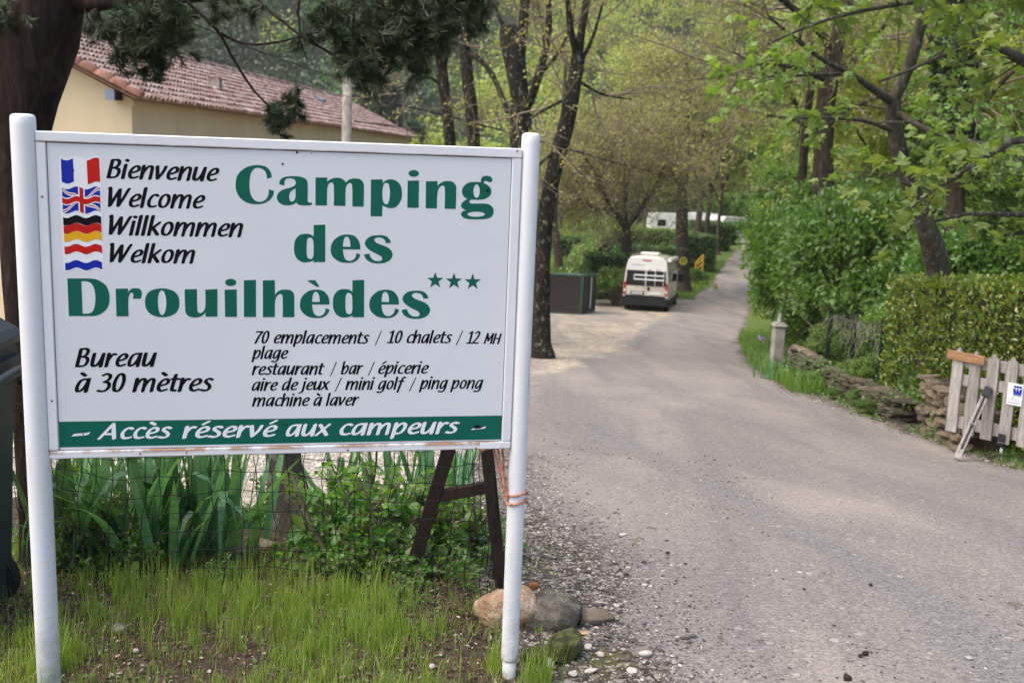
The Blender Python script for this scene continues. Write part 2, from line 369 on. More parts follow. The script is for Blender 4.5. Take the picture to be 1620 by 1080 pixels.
M['plaster'] = mat_noise('plaster', [(.35, (.58, .475, .30)), (.65, (.64, .53, .345))], 1.2, 6, .9, .2, .004, 40, (1, 1, .35))
M['tile'] = mat_noise('tile', [(.25, (.09, .065, .058)), (.42, (.2, .125, .105)), (.52, (.29, .195, .165)), (.62, (.4, .35, .31))], 3.2, 9, .9, .5, .01, 12)
M['tile_orange'] = mat_noise('tile_orange', [(.3, (.3, .13, .08)), (.55, (.5, .25, .16)), (.75, (.5, .4, .31))], 4, 6, .85, .3, .01, 15, objrand=.15)
M['concrete'] = mat_noise('concrete', [(.3, (.14, .13, .105)), (.5, (.27, .25, .215)), (.7, (.38, .36, .31))], 5, 8, .9, .5, .01, 30)
M['schist'] = mat_noise('schist', [(.25, (.09, .07, .045)), (.5, (.22, .17, .115)), (.75, (.36, .3, .22))], 9, 9, .9, .9, .02, 30, objrand=.3)
M['schist_dark'] = mat_noise('schist_dark', [(.25, (.04, .036, .022)), (.5, (.095, .085, .05)), (.72, (.2, .18, .135))], 9, 9, .92, .9, .02, 30, objrand=.3)
M['boulder'] = mat_noise('boulder', [(.3, (.16, .09, .05)), (.45, (.36, .23, .135)), (.6, (.5, .37, .25)), (.72, (.6, .5, .38))], 9, 12, .85, 1., .03, 14)
M['grey_rock'] = mat_noise('grey_rock', [(.32, (.04, .034, .026)), (.47, (.12, .105, .08)), (.58, (.2, .185, .14)), (.7, (.34, .31, .25))], 14, 12, .9, 1., .03, 22, objrand=.2)
M['moss_rock'] = mat_noise('moss_rock', [(.36, (.02, .024, .008)), (.48, (.09, .1, .02)), (.54, (.15, .15, .035)), (.6, (.14, .12, .09)), (.7, (.3, .27, .22))], 16, 12, .95, 1., .04, 45)
M['pebble'] = mat_noise('pebble', [(.3, (.14, .12, .1)), (.6, (.3, .27, .235)), (.8, (.45, .42, .38))], 2.5, 4, .9, .3, .003, 60)
M['dark_pebble'] = mat_noise('dark_pebble', [(.3, (.04, .037, .035)), (.7, (.12, .11, .1))], 6, 4, .9, .3, .003, 60)
M['white_pebble'] = mat_noise('white_pebble', [(.3, (.4, .36, .3)), (.7, (.6, .55, .48))], 6, 4, .85, .3, .003, 60)
M['cone'] = mat_noise('cone', [(.3, (.016, .01, .007)), (.7, (.05, .032, .022))], 30, bstr=1, bscale=90)
M['van_paint'] = mat_flat('van_paint', (.62, .575, .47), .3, .5, coat=.5, dirt=.08, dscale=1)
M['van_white'] = mat_flat('van_white', (.78, .77, .72), .32, .5, coat=.4, dirt=.08, dscale=1)
M['dark_glass'] = mat_flat('dark_glass', (.006, .008, .01), .08, .6)
M['bumper'] = mat_flat('bumper', (.012, .0125, .014), .6, .3)
M['rubber'] = mat_flat('rubber', (.015, .015, .015), .85)
M['tail_red'] = mat_flat('tail_red', (.42, .012, .01), .2, .6, coat=.6)
M['tail_clear'] = mat_flat('tail_clear', (.6, .55, .52), .15, .6, coat=.6)
M['plate'] = mat_flat('plate', (.6, .6, .62), .4)
M['yellow_paint'] = mat_flat('yellow_paint', (.62, .36, .02), .45, dirt=.15)
M['yellow_sign'] = mat_flat('yellow_sign', (.6, .5, .02), .4)
M['zinc'] = mat_flat('zinc', (.2, .25, .32), .5, metal=.3)
M['stem_green'] = mat_flat('stem_green', (.05, .1, .02), .6)
M['purple_petal'] = mat_leaf('purple_petal', (.2, .13, .5), (.3, .2, .62), (.35, .28, .7), .4)
M['iris_leaf'] = None
def iris_mat(name, c1, c2):
    m, nt, out = newmat(name); oi = nt.nodes.new('ShaderNodeObjectInfo'); v = objvec(nt, (60, 1, 1.5)); n = noise(nt, 3, 4, .6, v)
    c = ramp(nt, n.outputs[0], [(.35, c1), (.65, c2)]); h = nt.nodes.new('ShaderNodeHueSaturation'); nt.links.new(c, h.inputs['Color'])
    nt.links.new(mth(nt, 'MULTIPLY_ADD', oi.outputs['Random'], .7, .65), h.inputs['Value']); nt.links.new(mth(nt, 'MULTIPLY_ADD', oi.outputs['Random'], .04, .48), h.inputs['Hue'])
    p = pbsdf(nt, out, h.outputs[0], .42, bump(nt, n.outputs[0], .15, .003), 0, .35)
    tr = nt.nodes.new('ShaderNodeBsdfTranslucent'); nt.links.new(mixc(nt, 1., h.outputs[0], (1.5, 1.5, .5), 'MULTIPLY'), tr.inputs[0])
    mx = nt.nodes.new('ShaderNodeMixShader'); mx.inputs[0].default_value = .3; nt.links.new(p.outputs[0], mx.inputs[1]); nt.links.new(tr.outputs[0], mx.inputs[2]); nt.links.new(mx.outputs[0], out.inputs[0]); return m
M['iris_leaf'] = iris_mat('iris_leaf', (.075, .19, .08), (.17, .32, .16))
M['iris_blue'] = iris_mat('iris_blue', (.03, .08, .05), (.06, .13, .09))
T_OVAL = (np.array([[0, 0, 0], [-.3, .32, .07], [-.27, .68, .06], [0, 1, -.05], [.27, .68, .06], [.3, .32, .07]]), [np.array([[0, 3, 2, 1], [0, 5, 4, 3]])])
def G2(x, y): return gz(x, y)
def gz(x, y):
    x = np.asarray(x, float); y = np.asarray(y, float)
    z = 1.65-np.interp(y, _ty, _tt)
    d = np.maximum(0, y-132+.2*np.maximum(0, -x-20)); z = z+d*d/(d+55)*.5
    d = np.maximum(0, -x-42)*np.clip((y-15)/40, 0, 1); z = z+d*d/(d+25)*.4
    d = np.maximum(0, x-.222*np.maximum(y-20, 0)-16)*np.clip((y-2)/12, 0, 1); z = z+d*d/(d+18)*.42
    return z
def G(x, y): return float(gz(x, y))
XL = (np.array([-5, 1, 3.38, 3.83, 4.66, 6.2, 8, 11.8, 16.2, 21.8, 30, 43.3, 59, 69, 90.5, 98, 130]), np.array([.8, .7, .6, .53, .47, .3, .05, -.15, .35, 2.0, 3.6, 6.2, 10.3, 13.1, 18.4, 20.45, 27]))
XR = (np.array([-5, 0, 9, 12.5, 15.8, 19.9, 27.9, 47.3, 62, 79.6, 91.4, 102, 130]), np.array([4.7, 4.65, 4.5, 4.45, 4.2, 4.45, 5.93, 10.5, 13.9, 17.9, 20.5, 22.4, 28.6]))
def xl(y): return np.interp(y, *XL)
def xr(y): return np.interp(y, *XR)
_prng = np.random.default_rng(5); _lat = _prng.random((256, 256))
def vnoise(x, y):
    x = np.asarray(x); y = np.asarray(y); xi = np.floor(x).astype(int); yi = np.floor(y).astype(int); fx = x-xi; fy = y-yi
    fx = fx*fx*(3-2*fx); fy = fy*fy*(3-2*fy); g = lambda i, j: _lat[i % 256, j % 256]
    return (g(xi, yi)*(1-fx)+g(xi+1, yi)*fx)*(1-fy)+(g(xi, yi+1)*(1-fx)+g(xi+1, yi+1)*fx)*fy
def fbm(x, y, s, o=4):
    t = 0; a = .5
    for i in range(o): t = t+a*vnoise(np.asarray(x)*s*2**i+17*i, np.asarray(y)*s*2**i+31*i); a *= .5
    return t
def sstep(a, b, x): t = np.clip((x-a)/(b-a), 0, 1); return t*t*(3-2*t)
def masks(x, y):
    """how much of asphalt, pale gravel, loose grey gravel and green grow at a spot"""
    n = fbm(x, y, 1.1)-.47; n2 = fbm(x+40, y, 4)-.47
    w = np.interp(y, [0, 6, 10, 20, 60], [.14, .3, .45, .5, .6])
    L = xl(y)+n*np.interp(y, [0, 6, 20, 30], [.5, .7, 1.6, 1.2])+n2*.15; Rr = xr(y)+n*.5+n2*.15
    asp = sstep(-w, w, x-L)*sstep(-w, w, Rr-x)
    left = sstep(-w, w, L-x+w*.6)
    yb = y+n*2
    pale = left*sstep(5.3, 6.2, y+n)*sstep(.12, -.12, x+n*.6-np.interp(y, [5, 12, 15, 17, 18], [-.45, -.3, -.1, 3, 99]))*(1-sstep(54, 56.5, y+n*2)*sstep(6.5, 8.5, x))*(1-sstep(55, 57, yb))*sstep(-19, -16, x)
    grey = left*(1-sstep(14, 18, y+n))*sstep(-.12, .1, x+n*.5+n2*.25+np.interp(y, [0, 5, 8], [0, .1, .5]))
    grey = np.maximum(grey, sstep(-.2, .2, x-Rr+.1)*(1-sstep(.25, .8, x-Rr+n*.8))*np.clip((30-y)/10, 0, 1)*.8)
    green = np.clip((1-asp)*(1-pale)*(1-grey), 0, 1)*sstep(.3, .62, fbm(x+9, y+3, .8)+sstep(12, 30, y)*.25)*np.where(y < 6, .3, 1)
    return np.stack([asp, pale, grey, green], -1)
def tracks(x, y):
    """darker bands where wheels polish the asphalt"""
    out = 0*x
    for pts, w, s in (([(.9, 11.8), (1.25, 8.9), (1.52, 6.9), (1.62, 5.6), (1.75, 4.75), (1.82, 4.2), (1.9, 3.2)], .17, 1.), ([(3.3, 9.5), (2.9, 7), (2.75, 5.5), (2.6, 4)], .3, .5), ([(2.2, 20), (2.4, 15), (3.2, 11), (3.5, 8), (3.4, 5)], .3, .45), ([(5.5, 40), (3.2, 27), (1.6, 18)], .5, .5)):
        a = np.array(pts, float); d = np.full(np.shape(x), 9.)
        for p, q in zip(a[:-1], a[1:]):
            v = q-p; t = np.clip(((x-p[0])*v[0]+(y-p[1])*v[1])/(v@v), 0, 1); d = np.minimum(d, np.hypot(x-p[0]-t*v[0], y-p[1]-t*v[1]))
        d = d+(fbm(x, y, 1.4)-.47)*.35; out = np.maximum(out, s*(1-sstep(w*.3, w*1.5, d)))
    return out
def near(x, y):
    """centimetre relief of the ground close to the camera"""
    f = np.clip((14-np.abs(y-4))/8, 0, 1)
    m = masks(x, y); r = (fbm(x, y, 3, 5)-.47)*.05*(1-m[..., 0]*.8)+(fbm(x, y, 1.2, 2)-.37)*.03
    verge = sstep(.15, -.5, x)*sstep(5.2, 4.2, y)
    return (r+verge*.03)*f
def ground_mat():
    m, nt, out = newmat('ground_surface'); geo = nt.nodes.new('ShaderNodeNewGeometry'); P = geo.outputs['Position']
    at_ = nt.nodes.new('ShaderNodeAttribute'); at_.attribute_name = 'mask'; sep = nt.nodes.new('ShaderNodeSeparateColor'); nt.links.new(at_.outputs['Color'], sep.inputs[0])
    A, B, C = sep.outputs[0], sep.outputs[1], sep.outputs[2]; Dm = at_.outputs['Alpha']
    def vor(scale, feat='F1'):
        v = nt.nodes.new('ShaderNodeTexVoronoi'); v.feature = feat; v.inputs['Scale'].default_value = scale; nt.links.new(P, v.inputs['Vector'])
        s = nt.nodes.new('ShaderNodeSeparateColor'); nt.links.new(v.outputs['Color'], s.inputs[0]); return v.outputs['Distance'], s.outputs[0], s.outputs[1]
    d1, r1, q1 = vor(95); d2, r2, q2 = vor(42); d3, r3, q3 = vor(17)
    nb = noise(nt, .55, 5, .6, P).outputs[0]; nm = noise(nt, 3.2, 6, .65, P).outputs[0]; nf = noise(nt, 28, 5, .7, P).outputs[0]
    mp = nt.nodes.new('ShaderNodeMapping'); mp.inputs['Scale'].default_value = (1.1, .14, 1); mp.inputs['Rotation'].default_value = (0, 0, .16); nt.links.new(P, mp.inputs[0]); ns = noise(nt, 1, 5, .6, mp.outputs[0], .8).outputs[0]
    # worn asphalt: grey with a pinkish dust, darker wheel tracks and small stones
    asp = ramp(nt, ns, [(.36, (.15, .142, .135)), (.46, (.222, .2, .179)), (.56, (.28, .244, .21)), (.66, (.335, .288, .243))])
    asp = mixc(nt, mth(nt, 'MULTIPLY', ramp(nt, nb, [(.4, (0, 0, 0)), (.62, (1, 1, 1))]), .5), asp, (.16, .152, .146))
    tr_ = nt.nodes.new('ShaderNodeAttribute'); tr_.attribute_name = 'track'; asp = mixc(nt, mth(nt, 'MULTIPLY', tr_.outputs['Fac'], .8), asp, (.135, .138, .14))
    asp = mixc(nt, .42, asp, ramp(nt, r1, [(0, (.085, .079, .073)), (.5, (.225, .2, .178)), (1, (.40, .36, .315))]), 'MIX')
    chips = ramp(nt, r2, [(.93, (0, 0, 0)), (.95, (1, 1, 1))]); chips = mth(nt, 'MULTIPLY', chips, ramp(nt, nm, [(.42, (0, 0, 0)), (.6, (1, 1, 1))]))
    asp = mixc(nt, mth(nt, 'MULTIPLY', chips, .6), asp, ramp(nt, q2, [(0, (.1, .09, .085)), (.6, (.35, .32, .28)), (1, (.55, .52, .46))]))
    pale = ramp(nt, r2, [(0, (.22, .185, .14)), (.5, (.39, .335, .265)), (1, (.6, .54, .45))])
    pale = mixc(nt, .45, pale, ramp(nt, nb, [(.35, (.3, .26, .205)), (.6, (.5, .44, .36))])); pale = mixc(nt, ramp(nt, ns, [(.42, (.75, .75, .75)), (.56, (0, 0, 0))]), pale, (.26, .24, .215)); pale = mixc(nt, 1., pale, ramp(nt, noise(nt, 7, 5, .75, P).outputs[0], [(.35, (.55, .54, .52)), (.6, (1.12, 1.1, 1.06))]), 'MULTIPLY'); pale = mixc(nt, ramp(nt, nm, [(.58, (0, 0, 0)), (.7, (.6, .6, .6))]), pale, (.17, .165, .07))
    grey = ramp(nt, r2, [(0, (.025, .021, .018)), (.5, (.085, .072, .06)), (.85, (.2, .175, .145)), (1, (.42, .385, .33))])
    grey = mixc(nt, ramp(nt, nm, [(.52, (0, 0, 0)), (.66, (.85, .85, .85))]), grey, (.085, .085, .018))
    soil = ramp(nt, nf, [(.3, (.022, .015, .01)), (.55, (.065, .045, .03)), (.75, (.13, .1, .07))])
    green = ramp(nt, nf, [(.3, (.035, .07, .01)), (.55, (.11, .17, .03)), (.75, (.2, .23, .06))])
    nz = mth(nt, 'MULTIPLY_ADD', nf, .9, -.45)
    def sharp(x, lo=.35, hi=.65): return ramp(nt, mth(nt, 'ADD', x, nz), [(lo, (0, 0, 0)), (hi, (1, 1, 1))])
    c = mixc(nt, sharp(Dm), soil, green); c = mixc(nt, sharp(C), c, grey); c = mixc(nt, sharp(B), c, pale); c = mixc(nt, sharp(A), c, asp)
    h = mth(nt, 'MULTIPLY', mth(nt, 'SUBTRACT', 1., d2), mth(nt, 'SUBTRACT', 1.15, A)); h = mth(nt, 'ADD', h, mth(nt, 'MULTIPLY', nf, .7)); h = mth(nt, 'ADD', h, mth(nt, 'MULTIPLY', d1, .35))
    pbsdf(nt, out, c, .93, bump(nt, h, .55, .012), 0, .25); return m
M['ground'] = ground_mat()
def graded(segs):
    out = [segs[0][0]]
    for a, b, s in segs:
        n = max(1, int(round((b-a)/s))); out += list(a+(b-a)*np.arange(1, n+1)/n)
    return np.array(out)
gx = graded([(-520, -120, 40), (-120, -30, 6), (-30, -6, .8), (-6, -2.2, .25), (-2.2, 2.2, .055), (2.2, 6, .11), (6, 26, .5), (26, 60, 3), (60, 500, 40)])
gy = graded([(-60, 0, 10), (0, 2.6, .4), (2.6, 6.5, .05), (6.5, 14, .12), (14, 50, .4), (50, 140, 1.5), (140, 700, 12)])
GX, GY = np.meshgrid(gx, gy); GZ = gz(GX, GY)+near(GX, GY); MK = masks(GX, GY)
nxg = len(gx); ii, jj = np.meshgrid(np.arange(len(gy)-1), np.arange(nxg-1), indexing='ij')
Fg = np.stack([ii*nxg+jj, ii*nxg+jj+1, (ii+1)*nxg+jj+1, (ii+1)*nxg+jj], -1).reshape(-1, 4)
Vg = np.stack([GX, GY, GZ], -1).reshape(-1, 3); Mg = MK.reshape(-1, 4); fm = Mg[Fg].mean(1)
cls = np.where(fm[:, 0] > .5, 1, np.where(fm[:, 1] > .5, 2, 0)); fc = Vg[Fg].mean(1); cls[(fc[:, 1] < -1) | (fc[:, 1] > 128)] = 0
cls[(cls == 0) & (fc[:, 1] > 132)] = 3; cls[(cls == 0) & (fc[:, 0] > 30)] = 3
M['hill_floor'] = mat_noise('hill_floor', [(.3, (.012, .016, .006)), (.55, (.03, .04, .012)), (.75, (.07, .08, .025))], .5, 8, 1, .8, .3, 3)
for k, nm in enumerate(('ground', 'road', 'gravel_yard', 'hillside')):
    f = Fg[cls == k]; u, inv = np.unique(f, return_inverse=True); me = np_mesh(nm, Vg[u], inv.reshape(-1, 4), M['ground'] if k < 3 else M['hill_floor'], True)
    ca = me.color_attributes.new('mask', 'FLOAT_COLOR', 'POINT'); ca.data.foreach_set('color', Mg[u].astype(np.float32).ravel())
    fa = me.attributes.new('track', 'FLOAT', 'POINT'); fa.data.foreach_set('value', tracks(Vg[u][:, 0], Vg[u][:, 1]).astype(np.float32))
    tag(part(nm, me), kind='structure')

# ------------------------------------------------------------------ the house with the tiled roof
def build_house():
    az, L, w, rise = .105, 30, 3.68, 1.72
    u = np.array([math.sin(az), math.cos(az), .0]); v = np.array([-math.cos(az), math.sin(az), 0]); z = np.array([0, 0, 1.])
    A = at(216, 155, 23.)
    base = A+u*.45+v*.35; gzb = G(base[0], base[1])-4.2
    t = thing('house', (base[0], base[1], G(base[0], base[1])), 'long cream house with a red clay tile roof behind the sign', 'house')
    Lr = math.hypot(w, rise); sd_ = (v*w+z*rise)/Lr; nn = np.cross(u, sd_); nn = nn/np.linalg.norm(nn); nn = nn if nn[2] > 0 else -nn
    # walls: long wall, gable wall with its triangle, far gable, back wall (pentagon prism)
    wl = .35; g0 = .5; e = .16
    def pt(a, b, c): return A+u*a+v*b+z*c
    hz = gzb-A[2]
    prof = [(wl, hz), (wl, -e+wl*rise/w), (w, rise-e), (2*w-wl, -e+wl*rise/w), (2*w-wl, hz)]
    V = [pt(g0, b, c) for b, c in prof]+[pt(L-.3, b, c) for b, c in prof]
    F5 = [[4, 3, 2, 1, 0], [5, 6, 7, 8, 9]]; F4 = [[0, 1, 6, 5], [3, 4, 9, 8]]
    world_part('wall', V, [np.array(F5), np.array(F4)], M['plaster'], t)
    # roof slabs under the tiles
    for s in (0, 1):
        b0, b1 = (0, w) if s == 0 else (2*w, w)
        P = [pt(.05, b0+.03*(1-2*s), -.005), pt(L, b0+.03*(1-2*s), -.005), pt(L, b1, rise-.03), pt(.05, b1, rise-.03)]; Q = [p-z*.03 for p in P]
        world_part('roof_board', P+Q, [np.array([[0, 1, 2, 3], [7, 6, 5, 4], [0, 4, 5, 1], [1, 5, 6, 2], [2, 6, 7, 3], [3, 7, 4, 0]])], M['orange_wood'], t)
    # purlins showing under the verge, with zinc end caps
    for b, c in ((.55, -.02), (2.1, .0), (w-.12, .02)):
        cz = b*rise/w-.3
        mb = MB(); M4 = Matrix(((u[0], v[0], 0, A[0]), (u[1], v[1], 0, A[1]), (0, 0, 1, A[2]), (0, 0, 0, 1)))
        mb.box((.12, b, cz), (.6, b+.16, cz+.19), M4); V_, F_ = mb.arr(); world_part('purlin', V_, F_, M['dark_wood'], t)
        mb = MB(); mb.box((.07, b-.02, cz-.02), (.118, b+.18, cz+.2), M4); V_, F_ = mb.arr(); world_part('purlin_cap', V_, F_, M['zinc'], t)
    for s in (0, 1):
        # canal tiles: half round rows running up the slope, in lapped courses
        rows = int(L/.205); cour = 11; k = 6; Vs = []; Fs = []; n = 0; rg = np.random.default_rng(3+s); th = np.linspace(0, PI, k)
        b_dir = sd_ if s == 0 else (-v*w+z*rise)/Lr; o0 = A if s == 0 else A+v*2*w; nrm = nn if s == 0 else np.cross(b_dir, u)
        nrm = nrm if nrm[2] > 0 else -nrm
        for i in range(rows):
            for j in range(cour):
                a0 = (i+.5)*.205; l0 = -.06+j*(Lr+.06)/cour; l1 = l0+(Lr+.06)/cour+.05; jit = rg.normal(size=4)*.008
                for l, rad, h in ((l0, .088, .035+jit[0]), (l1, .07, .0+jit[1])):
                    c = o0+u*(a0+jit[2])+b_dir*l+nrm*(h)
                    Vs.append(c+u*(np.cos(th)[:, None]*rad)+nrm*(np.sin(th)[:, None]*rad))
                q = n+np.arange(k-1); Fs.append(np.stack([q, q+1, q+1+k, q+k], 1)); n += 2*k
        world_part('roof_tile', np.concatenate(Vs), [np.concatenate(Fs)], M['tile'], t, True)['kind'] = 'stuff'
    def canal(cen, dr, up, ln, rad, nm, mt, k=7, rad2=None):
        side = np.cross(dr, up); th = np.linspace(-.15, PI+.15, k); V = []
        for l, r_, lift in ((0, rad, .012), (ln, rad2 or rad*.86, -.01)):
            for q in (0, 1): V.append(cen+dr*l+side*(np.cos(th)[:, None]*(r_-q*.015))+up*(np.sin(th)[:, None]*(r_-q*.015)+lift))
        V = np.concatenate(V); i = np.arange(k-1); F = [np.stack([i, i+1, i+1+2*k, i+2*k], 1), np.stack([i+k, i+k+2*k, i+k+1+2*k, i+k+1], 1), np.stack([i, i+k, i+k+1, i+1], 1)]
        world_part(nm, V, [np.concatenate(F)], mt, t, True)
    nv = 11
    for j in range(nv):                                    # orange verge tiles up the gable edge, both slopes
        canal(A+sd_*(j*Lr/nv-.08)+u*.03+nn*.07, sd_, nn, Lr/nv+.07, .115, 'verge_tile', M['tile_orange'])
        bd = (-v*w+z*rise)/Lr; n2 = np.cross(bd, u); n2 = n2 if n2[2] > 0 else -n2
        canal(A+v*2*w+bd*(j*Lr/nv-.08)+u*.03+n2*.07, bd, n2, Lr/nv+.07, .115, 'verge_tile', M['tile_orange'])
    nr = int(L/.42)
    for j in range(nr): canal(A+v*w+z*(rise+.05)+u*(j*.42), u, z, .46, .13, 'ridge_tile', M['tile'])
    # a short clay vent and a skylight on the slope
    c = A+u*8.2+sd_*1.7; mb = MB(); mb.box((-.16, -.16, -.05), (.16, .16, .34), Matrix.Translation(c)); V_, F_ = mb.arr(); world_part('roof_vent', V_, F_, M['tile'], t)
    c = A+u*21.5+sd_*2.35+nn*.1; X = np.array([u, sd_, nn]).T; mb = MB(); M4 = Matrix([list(X[i])+[c[i]] for i in range(3)]+[[0, 0, 0, 1]])
    mb.box((-.35, .1, 0), (.05, .5, .09), M4); V_, F_ = mb.arr(); world_part('skylight', V_, F_, M['zinc'], t)
    # gutterless eave board
    mb = MB(); M4 = Matrix(((u[0], v[0], 0, A[0]), (u[1], v[1], 0, A[1]), (0, 0, 1, A[2]), (0, 0, 0, 1)))
    mb.box((.5, .3, -.14), (L-.3, .345, -.03), M4); V_, F_ = mb.arr(); world_part('eave_board', V_, F_, M['plaster'], t)
build_house()

# ------------------------------------------------------------------ round pole, cables
t = thing('utility_pole', P3(xy(545, 27), 27), 'pale round pole standing in front of the tiled roof', 'pole')
top = at(543, 122, 27.); b = np.array(P3(*at(547, 400, 27.)[:2], -.3))
part('pole', MB().tube([(0, 0, -.3), (0, 0, top[2]-G(xy(545, 27), 27))], [.16, .115], 12).mesh('pole', M['concrete'], True), t)
part('insulator', MB().cyl((0, 0, top[2]-G(xy(545, 27), 27)), (0, 0, top[2]-G(xy(545, 27), 27)+.12), .04, .03, 8).mesh('insulator', M['white_paint']), t)
part('bracket', MB().box((-.2, -.03, top[2]-G(xy(545, 27), 27)-.25), (.2, .03, top[2]-G(xy(545, 27), 27)-.18)).mesh('bracket', M['galvanised']), t)
def cable(pts, r, label):
    P = smooth_line(pts, 30); o = world_part('overhead_cable', *tube(P, r, 5), M['rubber'], None); tag(o, label, 'cable'); return o
cable([at(548, 150, 27), at(690, 178, 34), at(850, 222, 42), at(990, 262, 52), at(1130, 295, 66)], .034, 'thin black cable running from the pale pole down the valley')
cable([at(270, 22, 18), at(400, 78, 22), at(543, 128, 27)], .014, 'thin wire sloping over the tiled roof to the pale pole')
cable([at(560, 192, 27), at(700, 209, 40), at(800, 219, 50)], .02, 'low thin cable crossing just above the sign behind the tree trunks')

# ------------------------------------------------------------------ stones
def rock_arrays(seed, sx, sy, sz, sub=2, rough=.22, flat=0., cut=6, hard=.25, boxy=1.):
    bm = bmesh.new(); bmesh.ops.create_icosphere(bm, subdivisions=sub, radius=1); rg = random.Random(seed); off = Vector((rg.uniform(0, 99), rg.uniform(0, 99), rg.uniform(0, 99)))
    pl = [(Vector((rg.gauss(0, 1), rg.gauss(0, 1), rg.gauss(0, 1))).normalized(), rg.uniform(.5, .85)) for _ in range(cut)]
    for v in bm.verts:
        p = v.co.copy(); d = 1+rough*mnoise.fractal(p*1.6+off, 1., 2., 4)
        for n_, h in pl:
            q = p.dot(n_)*d
            if q > h: d *= (h+(q-h)*hard)/q
        d *= 1+(.075 if sub > 3 else .04)*mnoise.fractal(p*6+off, 1., 2., 3)
        v.co = Vector((p.x*d*sx, p.y*d*sy, max(p.z, -1+flat)*d*sz))
    V = np.array([v.co[:] for v in bm.verts]); S_ = np.array([sx, sy, sz]); V = np.sign(V)*np.abs(V/S_)**boxy*S_; F = np.array([[v.index for v in f.verts] for f in bm.faces]); bm.free(); return V, F
def rock(name, px, py_or_xy, size, seed, mat, label=None, sub=3, rz=0., parent=None, cat='stone', group=None, sink=.3, rough=.22, tilt=(0, 0), cut=6, hard=.25, boxy=1.):
    V, F = rock_arrays(seed, *size, sub=sub, rough=rough, cut=cut, hard=hard, boxy=boxy); me = np_mesh(name, V, F, mat, sub > 2)
    x, y = py_or_xy if py_or_xy else px; o = part(name, me, parent, (x, y, G(x, y)+float(near(x, y))+size[2]*(1-sink)), (tilt[0], tilt[1], rz)); 
    if label: tag(o, label, cat, group)
    return o

# ------------------------------------------------------------------ low walls along the right side
def stone_wall(name, x0, y0, x1, y1, h0, h1, th, label, n_rows, seed, slen=.26, caps=True, lean=0.):
    rg = random.Random(seed); L = math.hypot(x1-x0, y1-y0); ux, uy = (x1-x0)/L, (y1-y0)/L; nx, ny = -uy, ux
    if nx > 0: nx, ny = -nx, -ny                     # outward = towards the road (-x)
    t = thing(name, P3(x0, y0), label, 'wall')
    # rough core of earth and rubble behind the facing stones
    V = []; n = 24
    for i in range(n+1):
        s = i/n; x = x0+(x1-x0)*s; y = y0+(y1-y0)*s; h = (h0+(h1-h0)*s)*.9; z = G(x, y)-.3
        for a, b in ((-.5, 0), (-.5, 1), (.32, 1), (.32, 0)): V.append((x+nx*th*a, y+ny*th*a, z+b*(h+.3)+.02*rg.random()))
    F = []
    for i in range(n):
        for k in range(4): F.append([i*4+k, i*4+(k+1) % 4, i*4+4+(k+1) % 4, i*4+4+k])
    F += [[0, 1, 2, 3], [n*4+3, n*4+2, n*4+1, n*4]]
    world_part('wall_core', V, [np.array(F)], M['soil'], t)
    base = []
    for k in range(10):
        V_, F_ = rock_arrays(seed*10+k, 1, 1, 1, 2, .3, cut=14, hard=.03); V_ = np.sign(V_)*np.abs(V_)**.8*1.15; base.append((V_, F_))
    mes = [np_mesh('stone', V_, F_, M['schist_dark'] if (i % 5 and name == 'low_stone_wall') else M['schist'], False) for i, (V_, F_) in enumerate(base)]
    cnt = 0
    for r in range(n_rows):
        s = rg.uniform(0, .1)
        while s < L and cnt < 285:
            ln = slen*rg.uniform(.35, 1.5); q = min(1, (s+ln/2)/L); x = x0+(x1-x0)*q; y = y0+(y1-y0)*q; H = h0+(h1-h0)*q; hh = H/n_rows*(rg.uniform(.55, 1.25))
            z = G(x, y)+H*(r+.5)/n_rows+rg.uniform(-.02, .02); out = th*.33+rg.uniform(-.05, .025)
            o = part('stone', rg.choice(mes), t, (x+nx*out-x0, y+ny*out-y0, z-G(x0, y0)), (rg.uniform(-.2, .2), rg.uniform(-.2, .2), math.atan2(uy, ux)+rg.uniform(-.3, .3)), (ln*.54, th*.3, hh*.56)); s += ln*.92; cnt += 1
    if caps:
        s = 0
        while s < L:
            ln = rg.uniform(.16, .36); q = min(1, (s+ln/2)/L); x = x0+(x1-x0)*q; y = y0+(y1-y0)*q; H = h0+(h1-h0)*q
            o = part('cap_stone', rg.choice(mes), t, (x-x0-nx*.0, y-y0, G(x, y)+H+.01-G(x0, y0)), (rg.uniform(-.06, .06), rg.uniform(-.06, .06), math.atan2(uy, ux)+rg.uniform(-.1, .1)), (ln*.54, th*rg.uniform(.3, .5), rg.uniform(.025, .045))); s += ln*.98
    return t
stone_wall('low_stone_wall', 4.98, 16.4, 4.84, 12.6, .34, .26, .36, 'long low schist wall under the wire fence beside the road', 6, 3, .15)
stone_wall('low_stone_wall', 5.0, 18.4, 4.95, 16.75, .5, .4, .34, 'short low stone wall between the stone pillar and a gap', 7, 4, .17)
stone_wall('rubble_wall', 4.95, 12.1, 4.7, 10.4, .66, .42, .42, 'rounded rubble wall stub between the hedge and the picket gate', 7, 5, .17, False)
